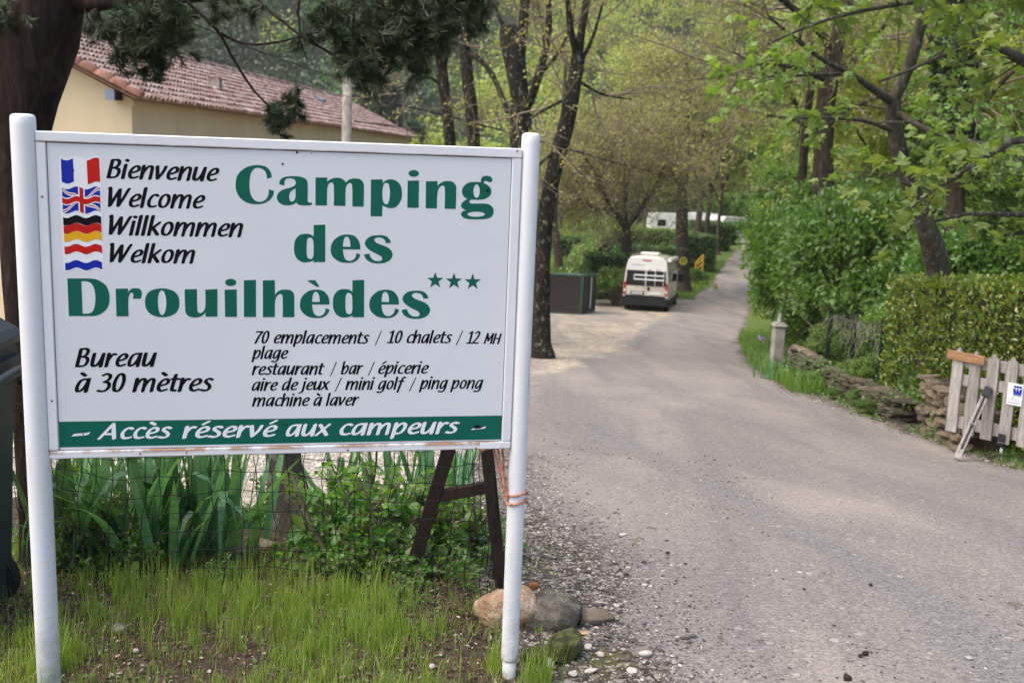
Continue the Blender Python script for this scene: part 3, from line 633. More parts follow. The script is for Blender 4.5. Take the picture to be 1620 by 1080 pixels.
# stone pillar with a finial cap
def stone_pillar():
    x, y = 4.72, 18.75; t = thing('stone_pillar', P3(x, y), 'weathered white gate pillar with a carved cap at the low wall end', 'pillar')
    part('shaft', MB().box((-.1, -.12, -.2), (.1, .12, .84), bev=.02).mesh('shaft', M['concrete']), t)
    part('cap', MB().box((-.125, -.145, .842), (.125, .145, .9), bev=.02).box((-.09, -.11, .902), (.09, .11, .925), bev=.01).mesh('cap', M['concrete']), t)
    part('finial', MB().tube([(0, 0, .925), (0, 0, .95), (0, 0, 1.0), (0, 0, 1.05), (0, 0, 1.09)], [.06, .045, .04, .03, .01], 8).mesh('finial', M['concrete'], True), t)
    for k in range(2): part('stone', np_mesh('stone', *rock_arrays(50+k, .2, .17, .16, 2, .25), M['schist']), t, (.33, .05, .12+k*.26), (0, 0, k))
stone_pillar()
# ------------------------------------------------------------------ clipped hedges
M['hedge_core'] = mat_noise('hedge_core', [(.3, (.012, .014, .005)), (.7, (.035, .035, .012))], 20, bstr=.8, bscale=60, rough=1)
def box_hedge(name, label, x0, y0, x1, y1, depth, h, ls, n, mat, seed, tpl=T_HOLLY, group=None, follow=True, rough=.06, h1=None):
    """front face runs (x0,y0)-(x1,y1); depth goes to the right-hand side of that direction"""
    rg = np.random.default_rng(seed); L = math.hypot(x1-x0, y1-y0); u = np.array([(x1-x0)/L, (y1-y0)/L]); v = np.array([u[1], -u[0]])*(1 if depth > 0 else -1); depth = abs(depth)
    t = thing(name, P3(x0, y0), label, 'hedge', group); h1 = h if h1 is None else h1
    V = []; F = []; m = 10; ins = .08+rough
    for i in range(m+1):
        a = ins+(L-2*ins)*i/m
        for b, c in ((ins, 0), (ins, 1), (depth-ins, 1), (depth-ins, 0)):
            x, y = np.array([x0, y0])+u*a+v*b; V.append((x, y, G(x, y)-.1 if c == 0 else G(x, y)+(h+(h1-h)*i/m)-ins))
    for i in range(m):
        for k in range(4): F.append([i*4+k, i*4+(k+1) % 4, i*4+4+(k+1) % 4, i*4+4+k])
    F += [[3, 2, 1, 0], [m*4, m*4+1, m*4+2, m*4+3]]
    world_part('branches', V, [np.array(F)], M['hedge_core'], t)
    ar = np.array([L*h, L*h*.3, L*depth, depth*h, depth*h]); cnt = (n*ar/ar.sum()).astype(int); Pn = []; Nn = []
    for k, c in enumerate(cnt):
        a = rg.random(c); b = rg.random(c)
        if k == 0: A, B, H, nr = a*L, 0*a, b, (-v[0], -v[1], .2)
        elif k == 1: A, B, H, nr = a*L, 0*a+depth, b, (v[0], v[1], .2)
        elif k == 2: A, B, H, nr = a*L, b*depth, 0*a+1, (0, 0, 1)
        elif k == 3: A, B, H, nr = 0*a, a*depth, b, (-u[0], -u[1], .2)
        else: A, B, H, nr = 0*a+L, a*depth, b, (u[0], u[1], .2)
        bulge = (fbm(A*1.0+H*3+seed, B+H*2.2, 1.6, 4)-.47)*rough*4-rg.random(c)**1.3*.13
        x = x0+u[0]*A+v[0]*B+nr[0]*bulge; y = y0+u[1]*A+v[1]*B+nr[1]*bulge; z = gz(x, y)+H*(h+(h1-h)*A/L)+(bulge if k == 2 else 0)+rg.normal(size=c)*.015
        Pn.append(np.stack([x, y, z], 1)); Nn.append(np.tile(nr, (c, 1)))
    Pn = np.concatenate(Pn); Nn = np.concatenate(Nn)
    V, Fl = leaf_cloud(Pn, rg.uniform(.6, 1.25, len(Pn))*ls, tpl, rg, .35, Nn*.5+np.array([0, 0, 1.1]))
    o = world_part('foliage', V, Fl, mat, t); o['kind'] = 'stuff'; return t
box_hedge('clipped_hedge', 'big clipped yellow-green laurel hedge behind the wooden picket gate', 5.12, 8.4, 5.0, 14.35, 1.3, 1.76, .066, 24000, M['leaf_hedge'], 1, rough=.045)
box_hedge('clipped_hedge', 'tall dark clipped hedge with a yellowish top just behind the white van', 3.7, 53.2, 8.2, 54.2, -1.2, 2.25, .13, 7000, M['leaf_deep'], 2, T_QUAD)
box_hedge('clipped_hedge', 'bright green hedge row running away beside the brown slatted bin store', 2.4, 47.5, 6.8, 84, -1.0, 1.7, .16, 6000, M['leaf_fresh'], 3, T_QUAD, rough=.12)
box_hedge('clipped_hedge', 'dark cube-shaped hedge behind the yellow railing', 11.1, 71.5, 13.6, 72.2, -3.5, 2.5, .16, 5200, M['leaf_deep'], 4, T_QUAD)
box_hedge('clipped_hedge', 'dark box hedge farther up the lane beyond the yellow railing', 15.6, 91, 18.4, 91.6, -4, 2.3, .18, 4200, M['leaf_deep'], 5, T_QUAD)
box_hedge('clipped_hedge', 'low dark hedge between the van and the tree with the round sign', 6.3, 66, 10.4, 66.4, -1.2, 2.0, .16, 4200, M['leaf_deep'], 6, T_QUAD)
box_hedge('clipped_hedge', 'farther hedge with a pale top in front of the white caravans', 7.5, 84, 14.0, 85, -1.5, 2.0, .18, 3800, M['leaf_hedge'], 7, T_QUAD)
box_hedge('clipped_hedge', 'long dark hedge at the foot of the vineyard', 3.0, 78, 7.6, 80, -1.5, 1.6, .18, 3200, M['leaf_deep'], 17, T_QUAD)
box_hedge('clipped_hedge', 'small yellowish hedge at the right edge of the far road', 10.55, 43.5, 10.9, 48.5, 1.0, 1.55, .1, 3600, M['leaf_hedge'], 8, T_QUAD)
box_hedge('clipped_hedge', 'small hedge block at the far end of the lane', 19.2, 99, 20.6, 99.4, -3, 2.0, .2, 1600, M['leaf_deep'], 9, T_QUAD)

# ------------------------------------------------------------------ trees that can be told apart
def wpts(l):
    """[(px,py,Y,radius_px)] -> world points and radii"""
    P = np.array([at(a, b, Y) for a, b, Y, r in l]); R = np.array([r/FP*Y for a, b, Y, r in l]); return P, R
def roughen(V, amp, sc_, seed):
    c = V; o = np.array([mnoise.noise(Vector(p)*sc_+Vector((seed, 0, 0))) for p in c]); return o*amp
def limb_mesh(P, R, k, seed, rough=.12):
    m = max(8, int(np.linalg.norm(np.diff(P, axis=0), axis=1).sum()/.22)); m = min(m, 40)
    Q = resample(np.column_stack([P, R]), m); c = Q[:, :3].copy(); c[1:-1] = (c[:-2]+2*c[1:-1]+c[2:])/4; r = Q[:, 3]
    V, F = tube(c, r, k); cen = np.repeat(c, k, 0); d = V-cen; nz_ = roughen(V, rough, 2.2/max(.1, R.max()*4), seed); nz2 = roughen(V, rough*.6, 7/max(.1, R.max()*4), seed+5)
    return cen+d*(1+nz_+nz2)[:, None], F, c, r
def guided_tree(name, label, limbs, bark, leafmat, tpl=T_OVAL, ls=.07, n1=7, n2=5, n3=4, L1=1.2, L2=.6, L3=.3, nl=5, seed=1, group=None, t0=.25, t0trunk=.6, ang=.9, grav=.02, up=.5, k=12, roots=True, cat='tree', bias=None, flare=1.5, jitter=.05, leaf_t=.15, shade=None):
    rg = np.random.default_rng(seed); P0, R0 = wpts(limbs[0]); x, y = P0[0][:2]
    g = G(x, y)
    if P0[0][2] > g-.02 and roots is True:      # carry the trunk down to the ground
        P0 = np.vstack([[x, y, g-.15], [x, y, g+.12], P0]); R0 = np.concatenate([[R0[0]*flare*1.25, R0[0]*flare], R0])
    t = thing(name, (P0[0][0], P0[0][1], P0[0][2]), label, cat, group)
    lines = []
    for i, l in enumerate(limbs):
        P, R = (P0, R0) if i == 0 else wpts(l)
        V, F, c, r = limb_mesh(P, R, k if i == 0 else max(6, k-4), seed*13+i); world_part('trunk' if i == 0 else 'branch', V, [F], bark, t, True)
        lines.append((c, r, i))
    P1s = []; D1s = []; Ls = []; Rs = []
    for c, r, i in lines:
        c_ = resample(np.column_stack([c, r]), 12); Lg = np.linalg.norm(np.diff(c, axis=0), axis=1).sum()
        q = max(2, int(n1*(Lg/2 if i else 1)));
        if n1 == 0: continue
        P, D = offshoots(c_[None, :, :3], q, rg, ang, t0trunk if i == 0 else t0); 
        if bias is not None: D = unit(D+np.array(bias))
        P1s.append(P); D1s.append(D); Ls.append(np.full(len(P), L1)*rg.uniform(.5, 1.2, len(P)))
    if not P1s: return t, None
    P = np.concatenate(P1s); D = np.concatenate(D1s); LL = np.concatenate(Ls)
    s1 = sprout(P, D, LL, rg, 7, .16, grav); rr1 = np.linspace(1, .25, 7)[None]*(LL*.014)[:, None]
    P, D = offshoots(s1, n2, rg, .8, .2); s2 = sprout(P, D, L2*rg.uniform(.5, 1.2, len(P)), rg, 5, .2, grav); rr2 = np.linspace(1, .3, 5)[None]*(L2*.011)*np.ones((len(P), 1))
    vf = [tubes_batch(s1, rr1, 4), tubes_batch(s2, rr2, 3)]
    P, D = offshoots(s2, n3, rg, .7, .2); s3 = sprout(P, D, L3*rg.uniform(.5, 1.2, len(P)), rg, 4, .22, grav); vf.append(tubes_batch(s3, np.linspace(1, .4, 4)[None]*(L3*.012)*np.ones((len(P), 1)), 3))
    V, F = merge(*vf); world_part('twigs', V, F, bark if bark is M['grey_bark'] else M['twig'], t)['kind'] = 'stuff'
    if leafmat is not None and nl > 0:
        P, D = offshoots(s3, nl, rg, .9, leaf_t); P = P+rg.normal(size=P.shape)*jitter*.3
        V, F = leaf_cloud(P, ls*rg.uniform(.55, 1.25, len(P)), tpl, rg, up, D, .25); world_part('crown', V, F, leafmat, t)['kind'] = 'stuff'
    return t, (s1, s2, s3)

# trunks left of the road, mostly bare with lichen
gt = guided_tree
gt('lichen_tree', 'slim dark lichen-spotted trunk standing left of its twin just above the sign', [[(716, 420, 27, 10), (713, 232, 27, 9), (706, 165, 27, 9), (698, 110, 27, 9.5)], [(698, 112, 27, 7), (688, 60, 26.6, 5), (672, 0, 26, 4), (660, -60, 26, 3)], [(700, 116, 27, 5), (712, 62, 27, 4), (705, 0, 27.4, 3), (715, -60, 27.4, 2)], [(703, 140, 27, 2.5), (680, 118, 26.5, 2), (640, 140, 26, 1.5), (590, 175, 26, 1)]],
   M['moss_bark'], M['leaf_budding'], T_QUAD, .075, 7, 4, 3, 1.5, .8, .4, 2, 11, k=10)
gt('lichen_tree', 'dark lichen-spotted trunk right of its slimmer twin above the sign', [[(754, 420, 26, 11), (750, 228, 26, 10.5), (745, 165, 26, 10), (738, 110, 26, 10), (735, 70, 26, 9)], [(736, 78, 26, 6), (742, 40, 25.6, 5), (752, 0, 25, 4), (760, -60, 25, 3)], [(734, 76, 26, 5), (722, 30, 26.5, 4), (716, -40, 27, 2.5)], [(735, 80, 26, 4.5), (768, 100, 25.6, 4.5), (788, 135, 25.2, 4), (803, 178, 25, 4)]],
   M['moss_bark'], M['leaf_budding'], T_QUAD, .07, 6, 4, 3, 1.4, .8, .4, 2, 12, k=10)
gt('pollard_tree', 'thick old pollard with a broken hollow top behind the right sign post', [[(828, 430, 24, 19), (825, 225, 24, 17), (822, 150, 24, 15), (815, 95, 24, 16), (807, 60, 24, 17), (803, 42, 24, 13)], [(822, 185, 24, 7), (838, 165, 23.8, 7), (852, 120, 23.5, 7), (866, 70, 23.3, 5.5), (870, 20, 23.2, 5), (862, -50, 23, 4)], [(823, 90, 24, 7.5), (829, 40, 24, 7.5), (831, -40, 24, 7)], [(852, 120, 23.5, 3.5), (885, 85, 23, 3), (905, 40, 22.6, 2), (915, -30, 22.5, 1.5)], [(806, 60, 24, 4), (790, 30, 24, 3), (770, -30, 24, 2)], [(862, 88, 23.4, 2.5), (858, 40, 23.6, 2), (845, -20, 23.6, 1.5)]],
   M['moss_bark'], M['leaf_budding'], T_QUAD, .07, 7, 4, 3, 1.6, .9, .4, 3, 13, k=16)
gt('leaning_tree', 'mossy leaning tree rising from the gravel edge right beside the right sign post', [[(857, 545, 20.2, 15), (857, 500, 20.1, 13.5), (857, 430, 20, 12.5), (862, 350, 20, 13), (871, 290, 20, 12.5), (886, 235, 20, 12.5), (899, 185, 20, 12.5), (909, 130, 20, 11.5), (915, 85, 20, 11)], [(915, 88, 20, 7), (921, 40, 20, 6), (932, -20, 20.3, 5), (940, -80, 20.3, 3)], [(914, 90, 20, 6), (902, 50, 19.8, 5), (898, 0, 19.7, 4), (890, -60, 19.6, 3)], [(912, 110, 20, 3.5), (935, 70, 20.2, 3), (950, 20, 20.5, 2), (965, -40, 20.5, 1.5)], [(888, 232, 20, 2.5), (850, 262, 19.8, 2), (822, 290, 19.6, 1.3)], [(905, 152, 20, 3), (868, 170, 19.8, 2.2), (835, 190, 19.6, 1.5)], [(910, 125, 20, 2.5), (950, 150, 20.4, 1.8), (1000, 158, 20.8, 1)]],
   M['moss_bark'], M['leaf_budding'], T_QUAD, .06, 7, 5, 3, 1.4, .8, .35, 3, 14, k=16, flare=1.45)
gt('slim_tree', 'slim brown trunk behind the mossy leaning tree', [[(884, 405, 49, 7), (880, 380, 49, 6.5), (875, 340, 49, 6), (880, 280, 49, 5), (890, 200, 49, 4), (895, 100, 49, 2.5)]], M['brown_bark'], M['leaf_olive'], T_QUAD, .1, 6, 5, 4, 1.8, .9, .4, 3, 15, k=8, t0trunk=.7)
# budding trees in the middle distance
gt('spreading_tree', 'low forked tree with brown budding crown above the white van', [[(992, 400, 55, 8), (990, 365, 55, 6.5), (992, 352, 55, 6)], [(990, 360, 55, 5), (965, 325, 54, 4), (945, 280, 53, 3), (920, 240, 52, 2)], [(992, 358, 55, 5), (1010, 335, 55.5, 4.5), (1040, 290, 56, 3.5), (1060, 240, 56, 2)], [(990, 356, 55, 4), (990, 300, 54.6, 3), (985, 230, 54, 2)], [(975, 336, 54.4, 3), (940, 330, 53, 2.5), (905, 310, 52, 1.5)]],
   M['brown_bark'], M['leaf_budding'], T_QUAD, .11, 15, 9, 6, 2.6, 1.3, .6, 2, 16, k=8, grav=.04)
sgn_tree, _ = gt('roadside_tree', 'straight trunk carrying the round yellow sign beside the far road', [[(1081, 440, 60.5, 11), (1080, 400, 60.5, 10.5), (1078, 350, 60.5, 9.5), (1080, 300, 60.5, 8), (1086, 230, 60.5, 6), (1090, 150, 60.5, 4), (1085, 80, 60.5, 2)], [(1079, 300, 60.5, 4), (1050, 250, 59, 3), (1020, 190, 58, 2)], [(1082, 280, 60.5, 4), (1110, 220, 61, 3), (1140, 160, 62, 2)], [(1086, 230, 60.5, 3), (1060, 170, 61, 2), (1040, 110, 61, 1.5)]],
   M['brown_bark'], M['leaf_budding'], T_QUAD, .12, 16, 8, 6, 2.8, 1.4, .6, 3, 17, k=10, t0trunk=.35)
for i, (px, Y, lb) in enumerate(((1103, 78, 'left dark trunk of the pair in front of the white caravans'), (1117, 80, 'right dark trunk of the pair in front of the white caravans'), (1135, 88, 'thin dark trunk at the bend just left of the far road'))):
    gt('dark_trunk_tree', lb, [[(px, 398, Y, 6-i), (px+2, 350, Y, 5-i), (px+8, 300, Y, 4-i*.7), (px+6, 220, Y, 3), (px+14, 150, Y, 2)], [(px+4, 320, Y, 3), (px-20, 270, Y, 2), (px-34, 210, Y, 1.5)], [(px+6, 300, Y, 3), (px+30, 250, Y, 2), (px+44, 190, Y, 1.5)]],
       M['brown_bark'], M['leaf_olive'] if i < 2 else M['leaf_fresh'], T_QUAD, .15, 8, 6, 5, (2.4, 2.4, 1.4)[i], 1.0, .5, 6, 20+i, k=6, t0trunk=.7, t0=.6)
# right-hand trees
gt('oak_tree', 'broad straight brown trunk rising out of the green bushes on the right', [[(1302, 330, 22, 17), (1302, 260, 22, 15.5), (1303, 200, 22, 15), (1308, 150, 22, 15), (1316, 100, 22, 16), (1322, 60, 22, 13)], [(1322, 66, 22, 10), (1338, 20, 22, 9), (1350, -60, 22, 7)], [(1316, 78, 22, 8), (1290, 40, 21.5, 6), (1250, 10, 21, 5), (1200, -30, 20.5, 4)], [(1310, 130, 22, 5), (1270, 110, 21.5, 4), (1220, 100, 21, 3), (1150, 110, 20.5, 1.5)], [(1312, 120, 22, 5), (1360, 90, 22, 4), (1400, 40, 22, 3)], [(1306, 190, 22, 4), (1350, 170, 21.6, 3), (1400, 150, 21.3, 2)], [(1304, 210, 22, 4), (1260, 190, 22.5, 3), (1210, 180, 23, 2), (1170, 200, 23.5, 1)]],
   M['brown_bark'], M['leaf_olive'], T_QUAD, .08, 8, 6, 5, 2.0, 1.0, .5, 3, 31, k=18, t0trunk=.8, t0=.4)
gt('red_barked_tree', 'slim reddish trunk close to the left of the broad brown trunk', [[(1266, 330, 24, 8), (1270, 260, 24, 7), (1276, 190, 24, 6), (1286, 120, 24, 5), (1280, 50, 24, 5), (1285, -40, 24, 4)], [(1281, 200, 24, 4), (1250, 150, 23.6, 3), (1235, 90, 23.2, 2)]], M['brown_bark'], M['leaf_olive'], T_QUAD, .09, 12, 6, 5, 2, 1, .5, 6, 32, k=10)
gt('leaning_maple', 'grey-brown crooked maple leaning left behind the clipped hedge', [[(1490, 440, 13.2, 18), (1475, 385, 13, 17), (1455, 335, 12.9, 15), (1435, 280, 12.8, 13), (1418, 225, 12.7, 12), (1411, 178, 12.6, 12), (1412, 155, 12.6, 11)], [(1413, 160, 12.6, 10), (1435, 115, 12.5, 9), (1450, 70, 12.4, 9), (1462, 20, 12.3, 8), (1475, -50, 12.2, 7)], [(1411, 160, 12.6, 7), (1385, 145, 12.4, 6), (1350, 118, 12, 4.5), (1300, 95, 11.6, 3.5), (1255, 60, 11.2, 2.5), (1215, 25, 11, 1.5)], [(1414, 175, 12.6, 5), (1450, 200, 12.3, 4.5), (1500, 218, 12, 4), (1560, 228, 11.6, 3.5), (1630, 250, 11.2, 3)], [(1418, 210, 12.7, 4), (1370, 190, 12.2, 3), (1300, 185, 11.8, 2), (1240, 190, 11.5, 1.5)], [(1350, 118, 12, 3), (1290, 118, 11.7, 2.5), (1225, 122, 11.3, 1.8), (1160, 82, 11, 1.2)]],
   M['grey_bark'], M['leaf_maple'], T_MAPLE, .11, 6, 4, 3, .8, .4, .2, 3, 33, k=16, up=.8)
gt('ivy_tree', 'vertical trunk wrapped in dark ivy near the top right', [[(1512, 430, 17, 16), (1512, 300, 17, 15), (1510, 200, 17, 15), (1508, 100, 17, 14), (1510, 0, 17, 13), (1512, -90, 17, 12)], [(1512, 250, 17, 6), (1540, 190, 16.6, 5), (1580, 130, 16.2, 4), (1620, 100, 16, 3)], [(1508, 120, 17, 5), (1470, 60, 17, 4), (1440, -20, 17, 3)]],
   M['brown_bark'], M['leaf_fresh'], T_OVAL, .09, 9, 6, 4, 1.5, .8, .4, 5, 34, k=14)
def ivy():
    rg = np.random.default_rng(8); n = 5200; s = rg.random(n); px = 1511+rg.normal(size=n)*3; py = 260-s*350; th = rg.uniform(0, 2*PI, n); r = (.21+.1*rg.random(n)+.06*np.sin(s*17))
    P = np.array([at(a, b, 17.) for a, b in zip(px, py)]); N = np.stack([np.cos(th), np.sin(th), 0*th], 1); P = P+N*r[:, None]
    V, F = leaf_cloud(P, .085*rg.uniform(.6, 1.2, n), T_OVAL, rg, .1, N+np.array([0, 0, -.6]), .5); o = world_part('climbing_ivy', V, F, M['leaf_ivy'], None)
    tag(o, 'dense dark ivy climbing the vertical trunk near the top right', 'ivy')
ivy()
# overhanging foreground maple from the right edge
gt('overhanging_maple', 'fresh yellow-green maple whose branches hang in from the right edge', [[(1790, 640, 8.6, 40), (1775, 400, 8.4, 38), (1765, 200, 8.3, 35), (1760, -60, 8.2, 30)], [(1762, 40, 8.2, 12), (1660, 0, 8, 8), (1540, -10, 7.8, 5), (1400, 10, 7.6, 3.5), (1300, 30, 7.5, 2.5), (1215, 70, 7.4, 1.5)], [(1765, 180, 8.3, 12), (1680, 130, 8, 9), (1600, 85, 7.8, 8), (1540, 60, 7.6, 5), (1470, 100, 7.5, 3), (1390, 130, 7.4, 2)],
   [(1768, 250, 8.3, 10), (1690, 240, 8, 8), (1620, 205, 7.8, 6), (1560, 250, 7.6, 4), (1490, 290, 7.5, 2.5), (1440, 330, 7.4, 1.5)], [(1770, 330, 8.4, 9), (1690, 330, 8.1, 6), (1600, 345, 7.9, 4), (1540, 330, 7.7, 3), (1480, 350, 7.6, 2)], [(1775, 400, 8.5, 8), (1690, 385, 8.2, 5), (1625, 362, 8, 4), (1590, 372, 7.9, 2.5)], [(1762, 80, 8.2, 8), (1700, -30, 8, 6), (1580, -60, 7.8, 4), (1440, -70, 7.5, 3), (1320, -40, 7.4, 2)]],
   M['grey_bark'], M['leaf_maple'], T_MAPLE, .105, 6, 3, 3, .5, .28, .15, 3, 35, k=14, t0=.2, t0trunk=.75, up=.9)

# ------------------------------------------------------------------ tree and bush kinds that are copied
def tree_kind(seed, H, R, base, bark, leafmat, tpl, ls, nleaf, r0, nl1=14, conifer=False, grav=.03):
    rg = np.random.default_rng(seed); c = np.stack([np.cumsum(rg.normal(size=12)*.08*H/12), np.cumsum(rg.normal(size=12)*.08*H/12), np.linspace(-.4, H*(.97 if conifer else .78), 12)], 1)
    V, F = tube(c, np.linspace(r0, r0*.2, 12), 8); tm = np_mesh('trunk', V, [F], bark, True)
    if conifer:
        n = 90; t = rg.uniform(base, 1, n)**.9; P = np.stack([np.interp(t*H, c[:, 2], c[:, k]) for k in (0, 1)]+[t*H*.97], 1); a = rg.uniform(0, 2*PI, n)
        D = np.stack([np.cos(a), np.sin(a), 0*a+.1], 1); s1 = sprout(P, D, R*(1.08-t)*1.1, rg, 5, .1, -.06)
    else:
        P, D = offshoots(c[None], nl1, rg, .85, base); zf = np.clip((P[:, 2]/H-base)/(1-base), 0, 1); D[:, 2] = np.abs(D[:, 2])*.6+.15
        s1 = sprout(P, D, R*rg.uniform(.7, 1.15, len(P))*(1.05-.35*zf), rg, 7, .17, grav)
    P, D = offshoots(s1, 7 if not conifer else 5, rg, .8, .25); s2 = sprout(P, D, R*(.42 if not conifer else .2)*rg.uniform(.5, 1.2, len(P)), rg, 5, .2, grav)
    P, D = offshoots(s2, 5, rg, .8, .2); s3 = sprout(P, D, R*.2*rg.uniform(.5, 1.2, len(P)), rg, 4, .2, grav)
    bm_ = merge((V*0+V, [F])[:2] if False else (np.zeros((0, 3)), []), tubes_batch(s1, np.linspace(1, .3, s1.shape[1])[None]*r0*.28*np.ones((len(s1), 1)), 4), tubes_batch(s2, np.linspace(1, .4, 5)[None]*r0*.1*np.ones((len(s2), 1)), 3))
    bmesh_ = np_mesh('branches', bm_[0], bm_[1], bark)
    k = max(1, int(nleaf/len(s3))); P, D = offshoots(s3, k, rg, .9, .1); P = P+rg.normal(size=P.shape)*R*.03
    V, F = leaf_cloud(P, ls*rg.uniform(.5, 1.3, len(P)), tpl, rg, .5, D, .2); cm = np_mesh('crown', V, F, leafmat)
    return tm, bmesh_, cm
def plant_tree(kind, name, x, y, s, rz, label, group, cat='tree', sz=None):
    t = thing(name, P3(x, y), label, cat, group, rz); t.scale = (s, s, s*(sz or 1))
    part('trunk', kind[0], t); b = part('branches', kind[1], t); b['kind'] = 'stuff'; c = part('crown', kind[2], t); c['kind'] = 'stuff'; return t
K_olive = tree_kind(101, 11, 4.2, .22, M['twig'], M['leaf_olive'], T_QUAD, .22, 16000, .2)
K_bud = tree_kind(102, 10, 4.0, .4, M['twig'], M['leaf_budding'], T_QUAD, .12, 9000, .17, 20)
K_high = tree_kind(107, 10, 3.6, .42, M['brown_bark'], M['leaf_fresh'], T_QUAD, .2, 15000, .17, 16)
K_fresh = tree_kind(103, 10, 3.8, .15, M['brown_bark'], M['leaf_spring'], T_QUAD, .28, 15000, .2)
K_deep = tree_kind(104, 9, 3.8, .1, M['brown_bark'], M['leaf_deep'], T_QUAD, .28, 15000, .2)
K_con = tree_kind(105, 13, 3.0, .12, M['brown_bark'], M['leaf_conifer'], T_LONG, .6, 9000, .2, conifer=True)
K_near = tree_kind(106, 8, 3.0, .15, M['brown_bark'], M['leaf_fresh'], T_QUAD, .11, 26000, .15)
K_nearo = tree_kind(107, 9, 3.2, .2, M['brown_bark'], M['leaf_olive'], T_QUAD, .12, 22000, .16)
rgp = random.Random(77)
lab = {'olive': ('olive_tree_clump', 'olive-green spring tree on the slope in the middle of the valley', 'olive-green trees in the valley'),}
def row(kind, name, label, group, items):
    items = sorted(items, key=lambda q: q[0])
    for i, it in enumerate(items):
        px, Y, s = it[:3]; x = xy(px, Y); plant_tree(kind, name, x, Y, s, rgp.uniform(0, 6.28), label+', '+(ORD[i]+' from the left' if i else 'leftmost of them'), group, sz=rgp.uniform(.9, 1.1))
# valley floor trees seen over the van and between the trunks
row(K_bud, 'budding_tree', 'brown budding tree in the grove left of the far road', 'brown budding trees left of the far road', [(1100, 122, 1.1),  (1010, 116, 1.1), (1070, 114, 1.1), (1138, 118, 1.0), (1268, 58, .85)])
row(K_olive, 'olive_green_tree', 'olive-green tree above the brown grove', 'olive-green trees above the grove', [(900, 128, 1.1), (960, 134, 1.15), (1020, 126, 1.2), (1080, 130, 1.2), (1130, 138, 1.3), (1180, 124, 1.2), (1240, 110, 1.2), (1290, 90, 1.1), (1350, 80, 1.1), (1230, 78, 1.1), (1130, 116, 1.1)])
row(K_fresh, 'fresh_green_tree', 'fresh green tree on the valley floor behind the dark trunks', 'fresh green trees behind the dark trunks', [(600, 120, 1.1), (660, 112, 1.05), (710, 126, 1.1), (770, 118, 1.15), (830, 130, 1.1), (880, 112, .9), (640, 90, .9), (745, 95, .85), (690, 100, .9)])
row(K_high, 'roadside_green_tree', 'bright green tree overhanging the far right side of the road', 'bright green trees at the far right roadside', [(1208, 84, 1.2), (1232, 60, .8), (1226, 96, 1.0), (1262, 52, .75)])
row(K_con, 'conifer', 'dark conifer on the hillside above the tiled roof', 'dark conifers above the roof', [(140+i*44+rgp.uniform(-14, 14), 100+rgp.uniform(0, 45), rgp.uniform(.85, 1.15)) for i in range(13)])
row(K_deep, 'dark_green_tree', 'dark green broadleaf tree among the conifers above the roof', 'dark green trees above the roof', [(170, 84, 1.0), (260, 92, 1.0), (350, 78, .9), (430, 90, 1.), (500, 84, .9), (560, 96, 1.), (610, 74, .75)])
row(K_nearo, 'olive_crowned_tree', 'olive-crowned tree standing behind the right-hand bushes', 'olive-crowned trees behind the right-hand bushes', [(1350, 34, .8), (1395, 30, 1.0), (1440, 27, 1.1), (1510, 25, 1.1), (1590, 23, 1.1), (1400, 40, 1.2), (1365, 46, 1.2), (1480, 38, 1.4), (1600, 34, 1.4)])
row(K_near, 'green_understorey_tree', 'leafy green understorey tree behind the clipped hedge', 'green understorey trees behind the clipped hedge', [(1450, 21, .5), (1545, 18.5, .5), (1620, 17, .55), (1500, 24, .6), (1600, 22, .65)])
# the forest carpet on the slopes
def far_forest():
    rg = np.random.default_rng(12); Vs = []; Fs = []; mats = ['leaf_conifer', 'leaf_olive', 'leaf_spring', 'leaf_deep', 'leaf_budding']; out = {m: [] for m in mats}
    n = 2400; x = rg.uniform(-190, 190, n); y = rg.uniform(138, 330, n); keep = np.abs(x) < y*.62+20; x, y = x[keep], y[keep]
    sx = rg.uniform(44, 110, 420); sy = rg.uniform(30, 160, 420); x = np.concatenate([x, -sx]); y = np.concatenate([y, sy])
    r_ = rg.random(len(x)); f = fbm(x+300, y, .02, 3)
    for a, b, r, q in zip(x, y, r_, f):
        z = G(a, b); left = a < -18+(q-.45)*60
        if abs(a-15.5) < 5 and abs(b-186) < 12: continue
        if left: m = mats[0] if r < .62 else mats[3] if r < .96 else mats[1]
        else: m = mats[1] if r < .45 else mats[2] if r < .85 else mats[4] if r < .96 else mats[3]
        R = rg.uniform(2.6, 4.6); H = R*rg.uniform(1.2, 1.9); k = 170
        d = unit(rg.normal(size=(k, 3))); d[:, 2] = np.abs(d[:, 2]); rr = R*(1-.45*rg.random(k)**1.5)
        P = np.array([a, b, z+H*.35])+d*np.stack([rr, rr, rr*H/R], 1); P += rg.normal(size=P.shape)*.25
        out[m].append(P)
    for m in mats:
        P = np.concatenate(out[m]); V, F = leaf_cloud(P, rg.uniform(.5, 1.2, len(P))*.85, T_QUAD, rg, .5)
        nm = {'leaf_conifer': 'conifer_forest', 'leaf_olive': 'olive_forest', 'leaf_spring': 'spring_forest', 'leaf_deep': 'dark_forest', 'leaf_budding': 'brown_forest'}[m]
        tag(world_part(nm, V, F, M[m], None), kind='stuff')
far_forest()
# scar of bare orange earth on the slope
def scar():
    V, F = rock_arrays(9, 2.0, 1.5, 5.0, 3, .6); x, y = 15.2, 184; M['orange_earth'] = mat_noise('orange_earth', [(.3, (.22, .13, .07)), (.7, (.42, .27, .16))], .6, bstr=.6, bdist=.2, bscale=2)
    o = part('earth_scar', np_mesh('earth_scar', V, [F], M['orange_earth'], True), None, (x, y, G(x, y)-.2), (0, -.5, 0)); tag(o, kind='structure')
scar()
